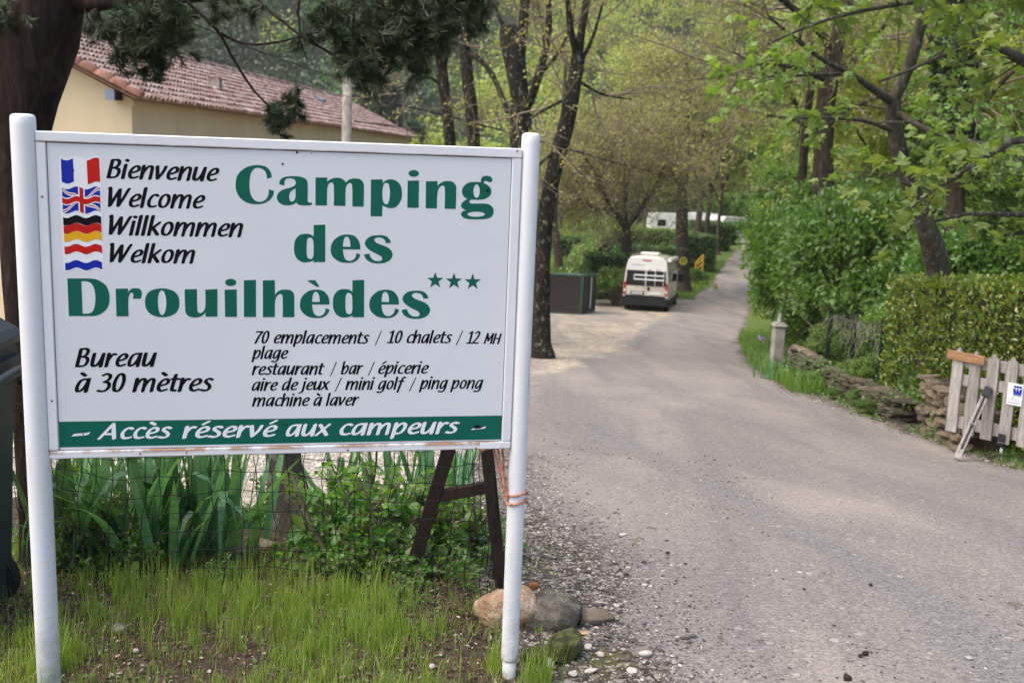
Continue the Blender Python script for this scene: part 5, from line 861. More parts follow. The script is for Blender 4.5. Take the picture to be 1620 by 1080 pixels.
FK={'B': '16,-32 50,-46 255,-54 436,-28 595,39 709,150 814,355 841,468 845,559 832,650 803,718 755,762 706,786 699,809 784,900 845,1014 894,1173 891,1280 868,1333 823,1385 755,1423 686,1434 391,1406 334,1377 293,1332 22,59 2,14;255,104 368,658 459,677 573,636 621,582 634,468 615,355 555,218 507,150 471,127 368,104;414,824 404,832 494,1264 595,1278 662,1241 684,1195 683,1127 615,945 582,900 524,855 482,833', 'i': '39,-77 95,-83 141,-72 203,-32 232,14 427,1014 420,1059 391,1079 345,1084 277,1064 236,1036 204,991 8,-9 11,-55;374,1218 436,1217 482,1232 520,1264 543,1309 542,1355 517,1400 482,1428 417,1445 327,1423 275,1355 274,1309 297,1264', 'e': '224,-32 323,-48 414,-33 641,72 685,105 710,150 709,173 686,198 641,208 573,190 414,113 391,109 340,127 316,150 297,195 293,355 482,410 641,485 741,559 806,650 845,764 848,855 808,945 732,1002 641,1010 527,978 431,923 309,809 223,695 162,582 109,445 83,309 80,173 98,82 146,14;345,521 339,536 381,627 474,764 573,849 595,853 616,832 637,786 638,741 597,627 482,558', 'n': '39,-77 95,-83 141,-72 222,-9 305,355 461,650 557,786 641,878 672,855 682,764 524,-32 550,-68 595,-78 664,-59 703,-32 734,14 778,241 893,809 889,900 866,968 823,1014 777,1032 709,1037 641,1026 526,968 414,859 400,877 422,991 414,1029 368,1053 277,1037 216,991 194,945 8,-9 11,-55', 'v': '156,-32 209,-44 255,-37 336,14 662,514 789,786 848,968 845,1014 823,1030 777,1038 732,1028 672,991 643,945 550,683 399,400 391,387 371,400 376,1014 345,1039 277,1041 211,1014 165,968 152,923 133,14', 'u': '539,-77 595,-83 641,-72 703,-32 732,14 942,991 928,1036 891,1053 823,1047 777,1026 732,985 620,650 554,491 460,309 376,195 307,127 292,127 274,173 275,264 422,991 414,1029 368,1053 300,1046 239,1014 201,968 67,355 44,105 63,36 95,-9 141,-38 232,-52 368,-13 527,112 505,-32 511,-55', 'W': '123,-32 209,-22 288,36 618,706 628,673 555,14 573,-18 618,-34 686,-23 748,14 1092,650 1349,1195 1444,1355 1433,1400 1368,1417 1300,1396 1251,1355 1153,1195 954,764 843,559 924,1309 919,1332 891,1357 800,1356 751,1332 706,1286 345,554 384,1309 379,1423 347,1468 300,1476 232,1463 171,1423 129,1377 110,1332 114,1309 154,1264 154,1241 75,14 84,-9', 'l': '39,-77 95,-83 141,-72 203,-32 232,14 511,1445 489,1491 436,1504 368,1489 307,1445 282,1400 8,-9 11,-55', 'c': '225,-32 323,-48 436,-30 618,43 680,105 680,150 649,173 618,178 414,109 345,124 315,173 302,309 316,445 342,536 408,673 500,809 573,867 595,860 664,794 709,782 777,799 823,830 842,855 851,900 777,983 733,1014 664,1028 618,1023 505,987 391,912 299,809 225,695 120,468 91,241 98,127 118,59 164,0', 'o': '219,-32 345,-46 436,-23 527,23 603,82 663,150 765,332 835,536 853,673 852,786 838,877 809,945 766,991 709,1023 641,1038 573,1034 482,1006 414,970 305,877 204,718 106,445 86,241 96,127 119,59 164,1;345,124 314,173 298,286 305,423 330,536 390,695 452,809 527,877 573,873 615,832 639,741 639,582 611,445 547,286 480,173 414,116 391,108', 'm': '39,-77 95,-83 141,-72 222,-9 302,355 441,650 595,861 621,855 632,764 477,-9 483,-55 527,-77 573,-74 622,-55 673,-9 741,309 821,491 930,695 1073,870 1098,832 1102,764 987,195 947,-9 953,-55 1002,-77 1050,-72 1118,-36 1154,14 1313,809 1304,923 1269,991 1232,1020 1186,1035 1073,1025 966,968 845,854 815,968 777,1011 732,1032 641,1035 573,1014 496,968 414,890 405,900 422,991 414,1029 368,1053 300,1046 232,1007 194,945 8,-9 11,-55', 'k': '39,-77 95,-83 141,-72 222,-9 300,361 323,348 516,-32 573,-44 618,-35 670,-9 713,36 721,82 712,105 491,559 843,923 869,968 869,991 853,1014 823,1026 755,1019 702,991 618,909 391,680 368,661 361,673 511,1445 508,1468 482,1495 414,1502 345,1477 291,1423 8,-9 11,-55', 'r': '39,-77 95,-83 141,-72 222,-9 311,400 450,673 542,809 573,845 641,823 709,832 755,857 793,900 797,945 777,968 641,1016 527,989 414,897 422,1014 391,1047 345,1054 277,1037 232,1007 201,968 8,-9 11,-55', 'a': '548,-77 595,-84 664,-66 713,-32 742,14 952,1014 936,1038 891,1054 823,1043 777,1020 641,1029 505,990 391,930 329,877 257,786 134,536 71,332 54,195 58,82 78,14 118,-26 164,-43 232,-45 368,4 527,138 546,127 515,-32 521,-55;277,120 265,218 282,377 340,559 414,718 473,809 527,852 618,877 686,861 696,855 690,832 604,605 508,400 392,218 323,145', 'à': '548,-77 595,-84 664,-66 713,-32 742,14 952,1014 936,1038 891,1054 823,1043 777,1020 641,1029 505,990 391,930 329,877 257,786 134,536 71,332 54,195 58,82 78,14 118,-26 164,-43 232,-45 368,4 527,138 546,127 515,-32 521,-55;277,120 265,218 282,377 340,559 414,718 473,809 527,852 618,877 686,861 696,855 690,832 604,605 508,400 392,218 323,145;543,1150 595,1136 664,1151 727,1195 751,1241 737,1286 569,1468 505,1484 444,1468 381,1423 358,1377 374,1332', '3': '157,-55 323,-41 482,28 589,127 700,286 760,445 759,627 722,718 686,751 614,786 703,855 759,923 813,1036 842,1150 840,1264 799,1332 709,1393 595,1418 527,1408 459,1381 300,1282 256,1218 277,1173 323,1162 368,1170 527,1260 576,1241 618,1206 633,1173 633,1127 607,1014 559,923 345,784 299,718 301,695 323,672 498,627 541,582 556,491 548,400 527,332 476,241 404,150 345,110 255,102 95,158 5,129 -42,82 -48,36 -28,14', '0': '209,-32 277,-48 345,-43 436,-12 515,36 624,150 729,355 841,718 876,1014 867,1241 833,1332 777,1388 709,1416 641,1416 573,1397 497,1355 367,1218 253,991 146,650 101,286 102,173 118,76 152,14;345,125 317,195 312,332 336,582 368,741 433,945 510,1127 587,1241 595,1249 624,1241 655,1173 666,1036 649,786 613,605 558,423 470,218 391,121 368,109', 'è': '224,-32 323,-48 414,-33 641,72 685,105 710,150 709,173 686,198 641,208 573,190 414,113 391,109 340,127 316,150 297,195 293,355 482,410 641,485 741,559 806,650 845,764 848,855 808,945 732,1002 641,1010 527,978 431,923 309,809 223,695 162,582 109,445 83,309 80,173 98,82 146,14;345,521 339,536 381,627 474,764 573,849 595,853 616,832 637,786 638,741 597,627 482,558;522,1150 573,1136 641,1150 707,1195 731,1241 717,1286 550,1468 505,1484 436,1474 368,1430 338,1377 354,1332', 't': '303,-32 414,-20 468,14 500,59 498,105 482,121 345,141 329,173 374,423 471,832 482,849 618,853 664,866 716,900 745,945 732,991 709,1003 517,1014 575,1264 569,1309 527,1333 459,1327 391,1291 352,1241 294,1014 186,989 119,923 118,889 141,862 232,851 253,832 126,286 101,82 119,36 164,-10 209,-26', 's': '110,-32 186,-47 255,-44 414,2 526,82 605,195 644,332 626,445 556,582 452,695 431,764 448,832 505,869 641,793 709,804 777,854 795,900 787,923 664,1010 573,1027 459,1000 326,923 251,832 223,741 226,650 255,589 379,445 427,332 430,264 381,150 323,114 255,114 95,168 50,160 -10,127 -44,82 -41,36', '7': '118,-77 209,-76 255,-54 302,-9 601,695 721,900 978,1286 979,1332 936,1362 505,1358 323,1351 255,1311 225,1264 239,1218 277,1203 703,1195 450,809 332,582 89,-9 91,-55', 'p': '-21,-441 73,-431 149,-373 224,-55 414,-19 550,50 669,173 775,355 880,650 900,832 878,923 835,991 777,1026 686,1035 561,991 436,886 423,900 442,1014 414,1045 368,1054 300,1038 255,1010 221,968 -62,-373 -56,-418;323,116 272,150 271,173 313,355 461,650 556,786 641,878 681,809 689,718 656,559 599,400 531,264 459,162 391,119', '/': '-80,-191 -64,-206 -18,-210 50,-168 843,1423 845,1448 823,1469 777,1469 711,1423 -70,-145', '1': '300,-55 595,-45 671,-9 712,59 705,82 670,105 505,108 476,127 731,1355 709,1403 641,1416 573,1391 449,1309 255,1177 218,1127 227,1082 277,1062 345,1076 459,1145 467,1127 255,120 232,108 50,97 -10,59 -38,14 -24,-32 5,-45', 'h': '39,-77 95,-83 141,-72 222,-9 305,355 461,650 557,786 641,878 672,855 682,764 524,-32 550,-68 595,-78 664,-59 703,-32 734,14 868,696 893,809 889,900 850,991 800,1025 709,1037 618,1018 526,968 414,859 400,877 508,1468 482,1495 436,1504 368,1489 323,1460 282,1400 8,-9 11,-55', '2': '-25,-32 573,-38 641,-20 704,36 712,82 694,105 664,116 232,118 215,127 584,605 712,809 790,968 843,1127 852,1241 817,1332 732,1396 641,1419 573,1415 505,1392 414,1334 235,1173 220,1127 232,1102 277,1083 323,1087 391,1121 550,1260 573,1257 618,1226 637,1195 636,1105 563,900 446,695 300,486 -43,59 -58,14 -53,-9', 'M': '40,-55 118,-48 199,14 345,604 368,550 394,309 406,286 436,269 505,271 550,288 603,332 845,758 729,-9 755,-54 800,-64 868,-50 929,-9 957,36 1098,900 1164,1309 1159,1332 1118,1361 1027,1351 946,1286 595,670 519,1332 482,1360 436,1364 368,1342 323,1309 296,1264 294,1218 2,14 5,-32', 'H': '37,-55 95,-64 141,-53 186,-29 227,14 352,582 368,601 686,596 692,582 569,-9 595,-54 664,-63 732,-38 787,14 1064,1309 1036,1355 982,1364 914,1345 846,1286 732,769 709,758 390,764 504,1309 476,1355 414,1363 345,1341 286,1286 13,14 14,-32', 'g': '124,-441 277,-442 414,-395 550,-297 650,-168 701,-55 755,127 952,991 938,1036 891,1054 823,1043 777,1020 664,1033 573,1013 459,971 391,930 329,877 257,786 143,559 75,355 53,150 73,25 96,-9 141,-37 255,-41 368,4 527,138 538,127 449,-145 402,-214 351,-259 277,-278 27,-236 -41,-257 -99,-305 -117,-350 -112,-373 -88,-395;277,120 265,218 282,377 340,559 414,718 473,809 527,852 618,877 686,861 696,855 690,832 604,605 508,400 392,218 323,145', 'b': '64,-32 232,-50 300,-44 436,-9 529,36 613,105 686,195 764,332 824,468 880,650 901,786 887,900 845,979 805,1014 755,1033 641,1025 526,968 414,860 400,877 414,945 508,1468 459,1503 391,1497 323,1460 282,1400 17,36 24,-9;277,113 255,127 291,309 410,559 490,695 594,832 641,878 662,855 690,764 683,673 634,491 556,309 486,195 436,142 345,110', 'é': '224,-32 323,-48 414,-33 641,72 685,105 710,150 709,173 686,198 641,208 573,190 414,113 391,109 340,127 316,150 297,195 293,355 482,410 641,485 741,559 806,650 845,764 848,855 808,945 732,1002 641,1010 527,978 431,923 309,809 223,695 162,582 109,445 83,309 80,173 98,82 146,14;345,521 339,536 381,627 474,764 573,849 595,853 616,832 637,786 638,741 597,627 482,558;470,1105 527,1107 575,1127 868,1371 897,1423 895,1445 868,1471 800,1474 735,1445 463,1218 424,1150 436,1121', 'd': '548,-77 595,-84 664,-66 713,-32 742,14 1041,1445 1019,1491 959,1504 891,1485 837,1445 812,1400 755,1123 732,1032 618,1025 482,981 391,930 300,846 172,627 108,468 71,332 55,105 68,36 96,-9 141,-37 186,-46 300,-28 414,35 527,138 545,127 515,-32 521,-55;277,120 265,218 282,377 340,559 414,718 473,809 527,852 618,877 686,861 696,855 690,832 604,605 508,400 392,218 323,145', 'j': '-280,-441 -200,-436 27,-343 146,-236 201,-145 285,150 452,991 438,1036 414,1049 368,1054 306,1036 231,968 56,105 -13,-145 -37,-191 -86,-236 -245,-295 -292,-327 -325,-395 -314,-421;393,1218 459,1217 505,1234 540,1264 563,1309 562,1355 537,1400 505,1426 439,1445 345,1422 295,1355 294,1309 317,1264', 'x': '-65,-32 5,-47 91,-9 345,306 462,-32 505,-53 550,-52 618,-25 662,14 681,59 677,82 538,536 545,559 868,975 868,1020 823,1047 755,1038 709,1014 482,735 387,1014 345,1033 300,1032 232,1005 190,968 170,923 173,900 291,514 289,491 -69,36 -79,-9', 'f': '-5,-418 50,-434 95,-428 159,-395 199,-350 573,847 709,868 756,900 785,945 777,984 755,1001 623,1014 688,1241 732,1303 777,1273 823,1262 891,1279 935,1309 964,1355 965,1377 953,1400 888,1445 800,1480 732,1472 664,1440 485,1264 401,1014 209,999 155,968 119,923 118,889 141,862 323,852 350,832 -16,-350 -21,-395'}
FH={'A': '-87,-55 5,-51 85,-9 345,329 368,330 823,329 840,309 846,-32 868,-56 936,-67 1005,-50 1073,-9 1112,36 1123,82 1115,1036 1103,1400 1069,1423 1005,1425 936,1404 868,1358 -106,36 -123,-9 -117,-32;482,513 823,973 834,945 833,514', 'c': '354,-55 482,-57 618,-25 800,36 877,105 886,150 872,173 823,189 550,121 436,142 404,173 385,218 371,377 389,491 440,605 535,741 618,827 709,859 845,774 914,774 982,801 1025,832 1057,877 1055,923 959,997 891,1031 755,1033 618,996 482,923 357,809 251,673 171,536 135,445 113,309 119,173 151,59 184,14 257,-32', 'è': '348,-55 436,-59 573,-33 823,62 886,105 920,173 912,195 868,218 800,213 550,123 482,125 436,141 378,195 355,332 391,354 641,414 823,487 933,559 1005,641 1057,764 1055,877 991,968 891,1018 732,1012 595,965 451,877 324,764 232,648 146,491 110,377 97,218 116,105 164,27 255,-31;414,525 401,536 465,650 593,786 664,830 709,843 751,832 777,809 806,741 790,673 761,627 595,561;641,1127 709,1125 800,1160 863,1218 879,1264 850,1309 618,1489 550,1496 459,1466 402,1423 370,1355 391,1317', 's': '197,-55 277,-59 391,-47 573,11 703,105 784,218 820,332 797,445 704,582 538,718 513,786 526,832 595,858 641,848 755,789 800,780 891,803 959,854 984,900 966,945 836,1014 758,1036 641,1032 459,970 345,894 281,809 255,718 269,627 300,581 487,423 545,332 562,264 526,173 505,148 459,131 345,123 118,180 50,163 -11,127 -58,59 -41,15', 'r': '33,-77 73,-95 141,-92 228,-55 278,-9 298,36 373,400 523,650 641,797 686,840 800,810 868,822 932,855 977,900 990,945 980,968 868,1014 800,1028 732,1024 641,994 482,880 466,900 487,1014 481,1036 454,1059 391,1067 323,1049 262,1014 220,968 19,-32', 'é': '348,-55 436,-59 573,-33 823,62 886,105 920,173 912,195 868,218 800,213 550,123 482,125 436,141 378,195 355,332 391,354 641,414 823,487 933,559 1005,641 1057,764 1055,877 991,968 891,1018 732,1012 595,965 451,877 324,764 232,648 146,491 110,377 97,218 116,105 164,27 255,-31;414,525 401,536 465,650 593,786 664,830 709,843 751,832 777,809 806,741 790,673 761,627 595,561;515,1105 595,1092 709,1143 1050,1372 1085,1423 1073,1472 1027,1489 982,1486 887,1445 545,1218 497,1150', 'e': '348,-55 436,-59 573,-33 823,62 886,105 920,173 912,195 868,218 800,213 550,123 482,125 436,141 378,195 355,332 391,354 641,414 823,487 933,559 1005,641 1057,764 1055,877 991,968 891,1018 732,1012 595,965 451,877 324,764 232,648 146,491 110,377 97,218 116,105 164,27 255,-31;414,525 401,536 465,650 593,786 664,830 709,843 751,832 777,809 806,741 790,673 761,627 595,561', 'v': '234,-55 323,-48 429,14 731,377 858,559 970,764 1047,968 1053,1014 1027,1041 982,1050 914,1037 816,968 725,741 666,627 566,468 459,330 431,1014 391,1052 323,1055 232,1020 172,968 152,900 185,-9 194,-32', 'a': '706,-77 755,-97 845,-83 914,-46 965,14 1186,1016 1164,1053 1118,1067 1050,1059 982,1029 891,1043 800,1042 595,993 452,923 365,855 304,786 156,536 83,332 68,195 76,82 101,14 145,-32 209,-55 323,-53 414,-28 505,14 618,90 732,188 738,173 692,-32;368,122 341,150 328,218 337,377 380,514 474,695 539,786 595,829 732,865 823,853 872,832 762,582 688,445 595,309 517,218 433,150', 'u': '693,-77 755,-98 823,-86 891,-53 952,14 1157,923 1174,1014 1164,1041 1118,1066 1050,1062 982,1036 924,991 896,945 873,855 792,650 715,491 603,309 497,195 414,133 368,145 340,195 343,332 484,991 481,1036 436,1065 345,1057 262,1014 210,945 78,355 57,195 63,82 95,14 143,-32 232,-62 323,-63 414,-44 505,-6 709,138 679,-32', 'x': '-60,-55 27,-52 112,-9 436,319 608,-32 629,-55 664,-66 732,-61 836,-9 875,36 884,82 671,559 1050,945 1083,1014 1073,1038 1027,1059 982,1057 914,1034 855,991 595,728 579,741 436,1032 391,1047 345,1045 228,991 188,945 177,900 363,491 -79,36 -97,-9 -91,-32', 'm': '33,-77 73,-95 141,-92 228,-55 278,-9 298,36 362,355 528,650 641,786 732,869 779,832 795,741 641,-9 641,-58 686,-88 755,-84 823,-55 875,-9 895,36 948,309 1052,514 1171,695 1345,864 1368,865 1399,832 1415,741 1288,127 1258,-32 1278,-77 1345,-89 1414,-70 1474,-32 1509,14 1673,809 1668,900 1618,994 1573,1028 1505,1047 1368,1037 1221,968 1073,845 1056,855 1018,968 976,1014 891,1046 800,1048 732,1033 641,993 482,868 464,877 487,1014 481,1036 436,1065 368,1063 262,1014 210,945 19,-32', 'p': '-33,-441 5,-456 73,-452 152,-418 205,-373 228,-327 281,-77 300,-58 482,-42 686,32 817,127 960,309 1045,468 1096,605 1128,741 1130,832 1102,923 1051,991 982,1033 891,1048 800,1038 709,1006 607,945 505,859 486,877 514,1014 508,1036 481,1059 414,1066 345,1047 288,1014 246,968 -51,-395;436,123 336,173 377,355 554,650 673,786 777,867 812,855 845,817 874,718 856,605 801,445 714,286 619,173 550,137'}
PLACE=[('k', 'Bienvenue', -517.7, 359.3, -0.0021, 48.32, 38.28, -0.002, '0.00 0.82 1.16 1.86 2.68 3.36 4.06 4.88 5.70'), ('k', 'Welcome', -515.9, 276.8, 0.0041, 48.07, 38.61, -0.075, '0.00 1.20 1.90 2.24 2.88 3.66 4.92'), ('k', 'Willkommen', -515.8, 195.7, 0.0018, 49.09, 39.11, -0.075, '0.00 1.20 1.54 1.88 2.22 2.94 3.72 4.98 6.24 6.94'), ('k', 'Welkom', -516.1, 114.8, 0.0029, 48.65, 38.38, -0.075, '0.00 1.20 1.90 2.24 2.96 3.74'), ('k', 'Bureau', -623.4, -197.8, 0.0023, 50.2, 39.92, -0.002, '0.00 0.82 1.64 2.20 2.90 3.72'), ('k', 'à 30 mètres', -625.7, -274.4, -0.0045, 52.68, 40.48, -0.054, '0.00 1.24 1.94 3.12 4.38 5.08 5.60 6.16 6.86'), ('k', '70 emplacements', -105.4, -127.8, -0.005, 31.48, 27.4, -0.089, '0.00 0.66 1.84 2.54 3.80 4.60 4.94 5.76 6.40 7.10 8.36 9.06 9.88 10.40'), ('k', '/', 260.8, -130.0, -0.0022, 22.34, 27.77, 0.08, '0.00'), ('k', '10 chalets', 297.0, -127.7, -0.005, 31.97, 27.99, 0.038, '0.00 0.66 1.84 2.48 3.30 4.12 4.46 5.16 5.68'), ('k', '/', 516.5, -130.2, -0.0022, 24.16, 28.22, 0.08, '0.00'), ('k', '12', 549.0, -129.8, -0.0111, 29.65, 28.3, 0.038, '0.00 0.66'), ('k', 'MH', 606.2, -130.4, -0.0308, 28.28, 25.54, -0.002, '0.00 0.98'), ('k', 'plage', -114.6, -176.1, -0.0017, 30.38, 26.94, 0.062, '0.00 0.80 1.14 1.96 2.76'), ('k', 'restaurant', -114.2, -226.3, -0.0039, 31.88, 27.19, -0.008, '0.00 0.56 1.26 1.86 2.38 3.20 4.02 4.58 5.40 6.22'), ('k', '/', 123.1, -227.7, -0.0084, 22.08, 27.43, 0.08, '0.00'), ('k', 'bar', 156.2, -226.7, 0.0032, 29.38, 27.53, -0.017, '0.00 0.80 1.62'), ('k', '/', 240.5, -227.6, -0.0083, 22.41, 27.63, 0.08, '0.00'), ('k', 'épicerie', 272.1, -226.5, -0.0019, 33.19, 27.4, -0.08, '0.00 0.70 1.50 1.84 2.48 3.18 3.74 4.08'), ('k', 'aire de jeux', -114.6, -276.3, 0.0003, 31.84, 26.96, -0.054, '0.00 0.82 1.16 1.72 2.84 3.66 4.78 5.14 5.84 6.66'), ('k', '/', 138.0, -277.4, -0.0115, 23.24, 27.21, 0.08, '0.00'), ('k', 'mini golf', 170.3, -276.8, -0.0007, 31.59, 27.41, -0.008, '0.00 1.26 1.60 2.42 3.18 3.98 4.76 5.10'), ('k', '/', 370.7, -279.1, -0.0115, 23.93, 27.61, 0.08, '0.00'), ('k', 'ping pong', 401.9, -276.6, -0.0053, 31.6, 27.82, 0.062, '0.00 0.80 1.14 1.96 3.18 3.98 4.76 5.58'), ('k', 'machine à laver', -114.0, -325.7, -0.0061, 31.73, 27.19, -0.008, '0.00 1.26 2.08 2.72 3.54 3.88 4.70 5.82 7.06 7.40 8.22 8.90 9.60'), ('h', 'Accès', -567.4, -421.1, -0.0031, 43.3, 34.95, 0.123, '0.00 1.29 2.14 2.98 3.91'), ('h', 'réservé', -322.6, -422.4, -0.0035, 47.26, 35.57, -0.019, '0.00 0.74 1.66 2.46 3.38 4.12 5.02'), ('h', 'aux', -12.0, -422.9, -0.0062, 44.12, 36.11, -0.068, '0.00 1.08 2.16'), ('h', 'campeurs', 153.8, -423.2, -0.0031, 46.42, 36.34, -0.113, '0.00 0.84 1.93 3.59 4.65 5.57 6.65 7.39')]
FLAGS=[('flag_sticker', 'white', 0, '-6429,4163 -6370,4139 -6312,4112 -6253,4096 -6193,4102 -6132,4125 -6071,4158 -6011,4183 -5951,4190 -5891,4176 -5833,4150 -5774,4124 -5714,4113 -5654,4123 -5593,4151 -5531,4183 -5470,4204 -5410,4206 -5351,4189 -5291,4161 -5303,3787 -5309,3246 -5324,2334 -5332,893 -5333,859 -5391,883 -5448,912 -5506,934 -5565,938 -5624,922 -5683,893 -5742,864 -5801,847 -5860,850 -5917,871 -5974,900 -6032,924 -6090,932 -6148,919 -6207,892 -6266,862 -6325,843 -6383,842 -6440,860 -6443,1580 -6446,2492 -6442,3394'), ('french_flag', 'blue', 1, '-6386,4095 -6340,4073 -6294,4055 -6248,4046 -6201,4050 -6154,4066 -6107,4090 -6059,4114 -6055,3458 -6103,3433 -6151,3409 -6198,3393 -6245,3389 -6291,3399 -6337,3417 -6383,3440'), ('french_flag', 'red', 1, '-5690,4060 -5641,4073 -5592,4096 -5543,4122 -5494,4143 -5445,4152 -5397,4148 -5349,4131 -5342,3455 -5390,3472 -5438,3477 -5487,3468 -5537,3447 -5586,3421 -5635,3398 -5684,3384'), ('british_flag', 'blue', 1, '-6387,3273 -6328,3244 -6268,3229 -6207,3236 -6146,3261 -6084,3293 -6023,3316 -5962,3319 -5903,3301 -5843,3272 -5783,3247 -5723,3239 -5661,3253 -5599,3283 -5538,3313 -5476,3330 -5415,3325 -5355,3301 -5360,2607 -5420,2634 -5480,2644 -5541,2633 -5603,2605 -5664,2573 -5726,2552 -5786,2552 -5846,2571 -5905,2600 -5964,2623 -6024,2628 -6085,2612 -6146,2581 -6207,2551 -6268,2535 -6328,2540 -6387,2564'), ('british_flag', 'white', 2, '-6389,3201 -6314,3119 -6239,3064 -6162,3044 -6084,3037 -6007,3012 -5932,2952 -5856,2868 -5781,2791 -5704,2746 -5626,2732 -5548,2722 -5470,2688 -5394,2618 -5352,2672 -5428,2753 -5505,2806 -5583,2825 -5661,2833 -5739,2860 -5815,2922 -5890,3007 -5965,3082 -6042,3124 -6119,3137 -6196,3146 -6273,3183 -6347,3253'), ('british_flag', 'white', 2.5, '-6364,2553 -6287,2582 -6208,2644 -6129,2730 -6050,2812 -5972,2864 -5895,2885 -5818,2897 -5740,2929 -5662,2995 -5582,3082 -5503,3161 -5425,3210 -5348,3228 -5385,3318 -5463,3286 -5541,3219 -5621,3132 -5700,3053 -5778,3005 -5855,2986 -5932,2973 -6009,2938 -6088,2868 -6167,2780 -6246,2704 -6324,2660 -6400,2644'), ('british_flag', 'red', 3, '-6375,3218 -6300,3140 -6225,3091 -6147,3075 -6070,3067 -5993,3037 -5917,2971 -5842,2886 -5767,2813 -5690,2774 -5611,2763 -5533,2752 -5456,2711 -5380,2636 -5366,2654 -5442,2732 -5519,2779 -5597,2794 -5676,2803 -5753,2836 -5829,2904 -5904,2989 -5979,3059 -6056,3096 -6133,3105 -6211,3118 -6287,3160 -6361,3235'), ('british_flag', 'red', 3.3, '-6376,2583 -6299,2607 -6221,2663 -6142,2747 -6063,2831 -5984,2890 -5907,2915 -5830,2926 -5753,2953 -5675,3014 -5595,3099 -5516,3182 -5438,3236 -5360,3259 -5372,3288 -5450,3261 -5528,3201 -5608,3115 -5687,3033 -5765,2978 -5843,2956 -5919,2944 -5997,2914 -6075,2850 -6154,2763 -6233,2683 -6311,2633 -6388,2613'), ('british_flag', 'white', 4, '-6395,3027 -6335,2999 -6275,2984 -6214,2992 -6152,3018 -6090,3050 -6028,3072 -5967,3074 -5907,3054 -5847,3025 -5787,3000 -5726,2994 -5664,3011 -5602,3041 -5540,3071 -5478,3086 -5417,3078 -5356,3053 -5356,2835 -5417,2861 -5477,2871 -5539,2859 -5601,2830 -5663,2799 -5724,2780 -5785,2782 -5845,2804 -5905,2834 -5964,2856 -6025,2858 -6086,2839 -6148,2808 -6209,2779 -6270,2767 -6330,2777 -6390,2803'), ('british_flag', 'white', 4.5, '-5949,3317 -5905,3303 -5861,3282 -5817,3261 -5773,3246 -5780,2546 -5825,2558 -5869,2577 -5913,2599 -5957,2617'), ('british_flag', 'red', 5, '-6394,2993 -6335,2966 -6274,2952 -6213,2960 -6152,2987 -6090,3019 -6028,3041 -5967,3042 -5907,3023 -5847,2993 -5786,2970 -5725,2964 -5664,2981 -5601,3012 -5539,3042 -5477,3056 -5416,3049 -5355,3023 -5357,2865 -5417,2891 -5478,2900 -5539,2888 -5601,2859 -5663,2827 -5725,2809 -5786,2812 -5846,2834 -5905,2864 -5965,2885 -6026,2887 -6087,2867 -6149,2836 -6210,2808 -6271,2796 -6331,2807 -6390,2833'), ('british_flag', 'red', 5.5, '-5915,3307 -5888,3295 -5861,3282 -5834,3269 -5807,3257 -5814,2554 -5842,2564 -5869,2577 -5896,2591 -5923,2604'), ('german_flag', 'black', 1, '-6389,2427 -6321,2406 -6252,2411 -6182,2440 -6112,2476 -6042,2497 -5974,2490 -5906,2461 -5838,2429 -5769,2416 -5699,2430 -5629,2464 -5558,2497 -5489,2510 -5420,2494 -5351,2462 -5349,2242 -5417,2275 -5486,2290 -5556,2278 -5627,2245 -5697,2211 -5767,2197 -5836,2210 -5904,2242 -5972,2271 -6041,2278 -6111,2257 -6181,2222 -6251,2192 -6320,2187 -6388,2209'), ('german_flag', 'red', 1, '-6386,2196 -6318,2179 -6249,2188 -6179,2220 -6109,2255 -6040,2271 -5972,2261 -5904,2230 -5836,2200 -5768,2190 -5698,2207 -5628,2242 -5558,2273 -5488,2282 -5420,2264 -5352,2231 -5349,2002 -5417,2035 -5486,2053 -5556,2044 -5626,2013 -5696,1978 -5766,1961 -5835,1971 -5903,2001 -5970,2032 -6039,2043 -6108,2026 -6178,1992 -6248,1960 -6317,1950 -6385,1968'), ('german_flag', 'yellow', 1, '-6386,1959 -6318,1944 -6249,1957 -6179,1991 -6110,2024 -6041,2038 -5972,2024 -5905,1992 -5837,1963 -5768,1955 -5699,1976 -5628,2011 -5558,2041 -5489,2047 -5420,2026 -5352,1993 -5350,1761 -5418,1795 -5487,1815 -5556,1809 -5626,1780 -5697,1744 -5766,1724 -5835,1731 -5903,1761 -5971,1793 -6039,1807 -6108,1793 -6178,1760 -6248,1727 -6317,1714 -6385,1728'), ('dutch_flag', 'red', 1, '-6383,1583 -6316,1575 -6247,1594 -6177,1628 -6108,1659 -6040,1666 -5972,1647 -5905,1614 -5837,1588 -5769,1585 -5700,1609 -5630,1645 -5560,1672 -5491,1673 -5423,1650 -5356,1616 -5353,1398 -5421,1432 -5489,1456 -5558,1454 -5628,1427 -5698,1391 -5767,1368 -5836,1370 -5903,1397 -5971,1430 -6038,1449 -6107,1442 -6176,1411 -6246,1377 -6315,1358 -6382,1366'), ('dutch_flag', 'blue', 1, '-6384,1107 -6317,1105 -6249,1129 -6181,1164 -6113,1190 -6045,1193 -5979,1170 -5912,1137 -5846,1113 -5778,1113 -5710,1139 -5641,1174 -5573,1199 -5505,1199 -5438,1175 -5371,1142 -5369,926 -5436,960 -5503,984 -5571,984 -5639,959 -5708,923 -5777,898 -5844,898 -5911,922 -5977,955 -6044,978 -6111,976 -6180,949 -6248,914 -6316,891 -6383,892')]
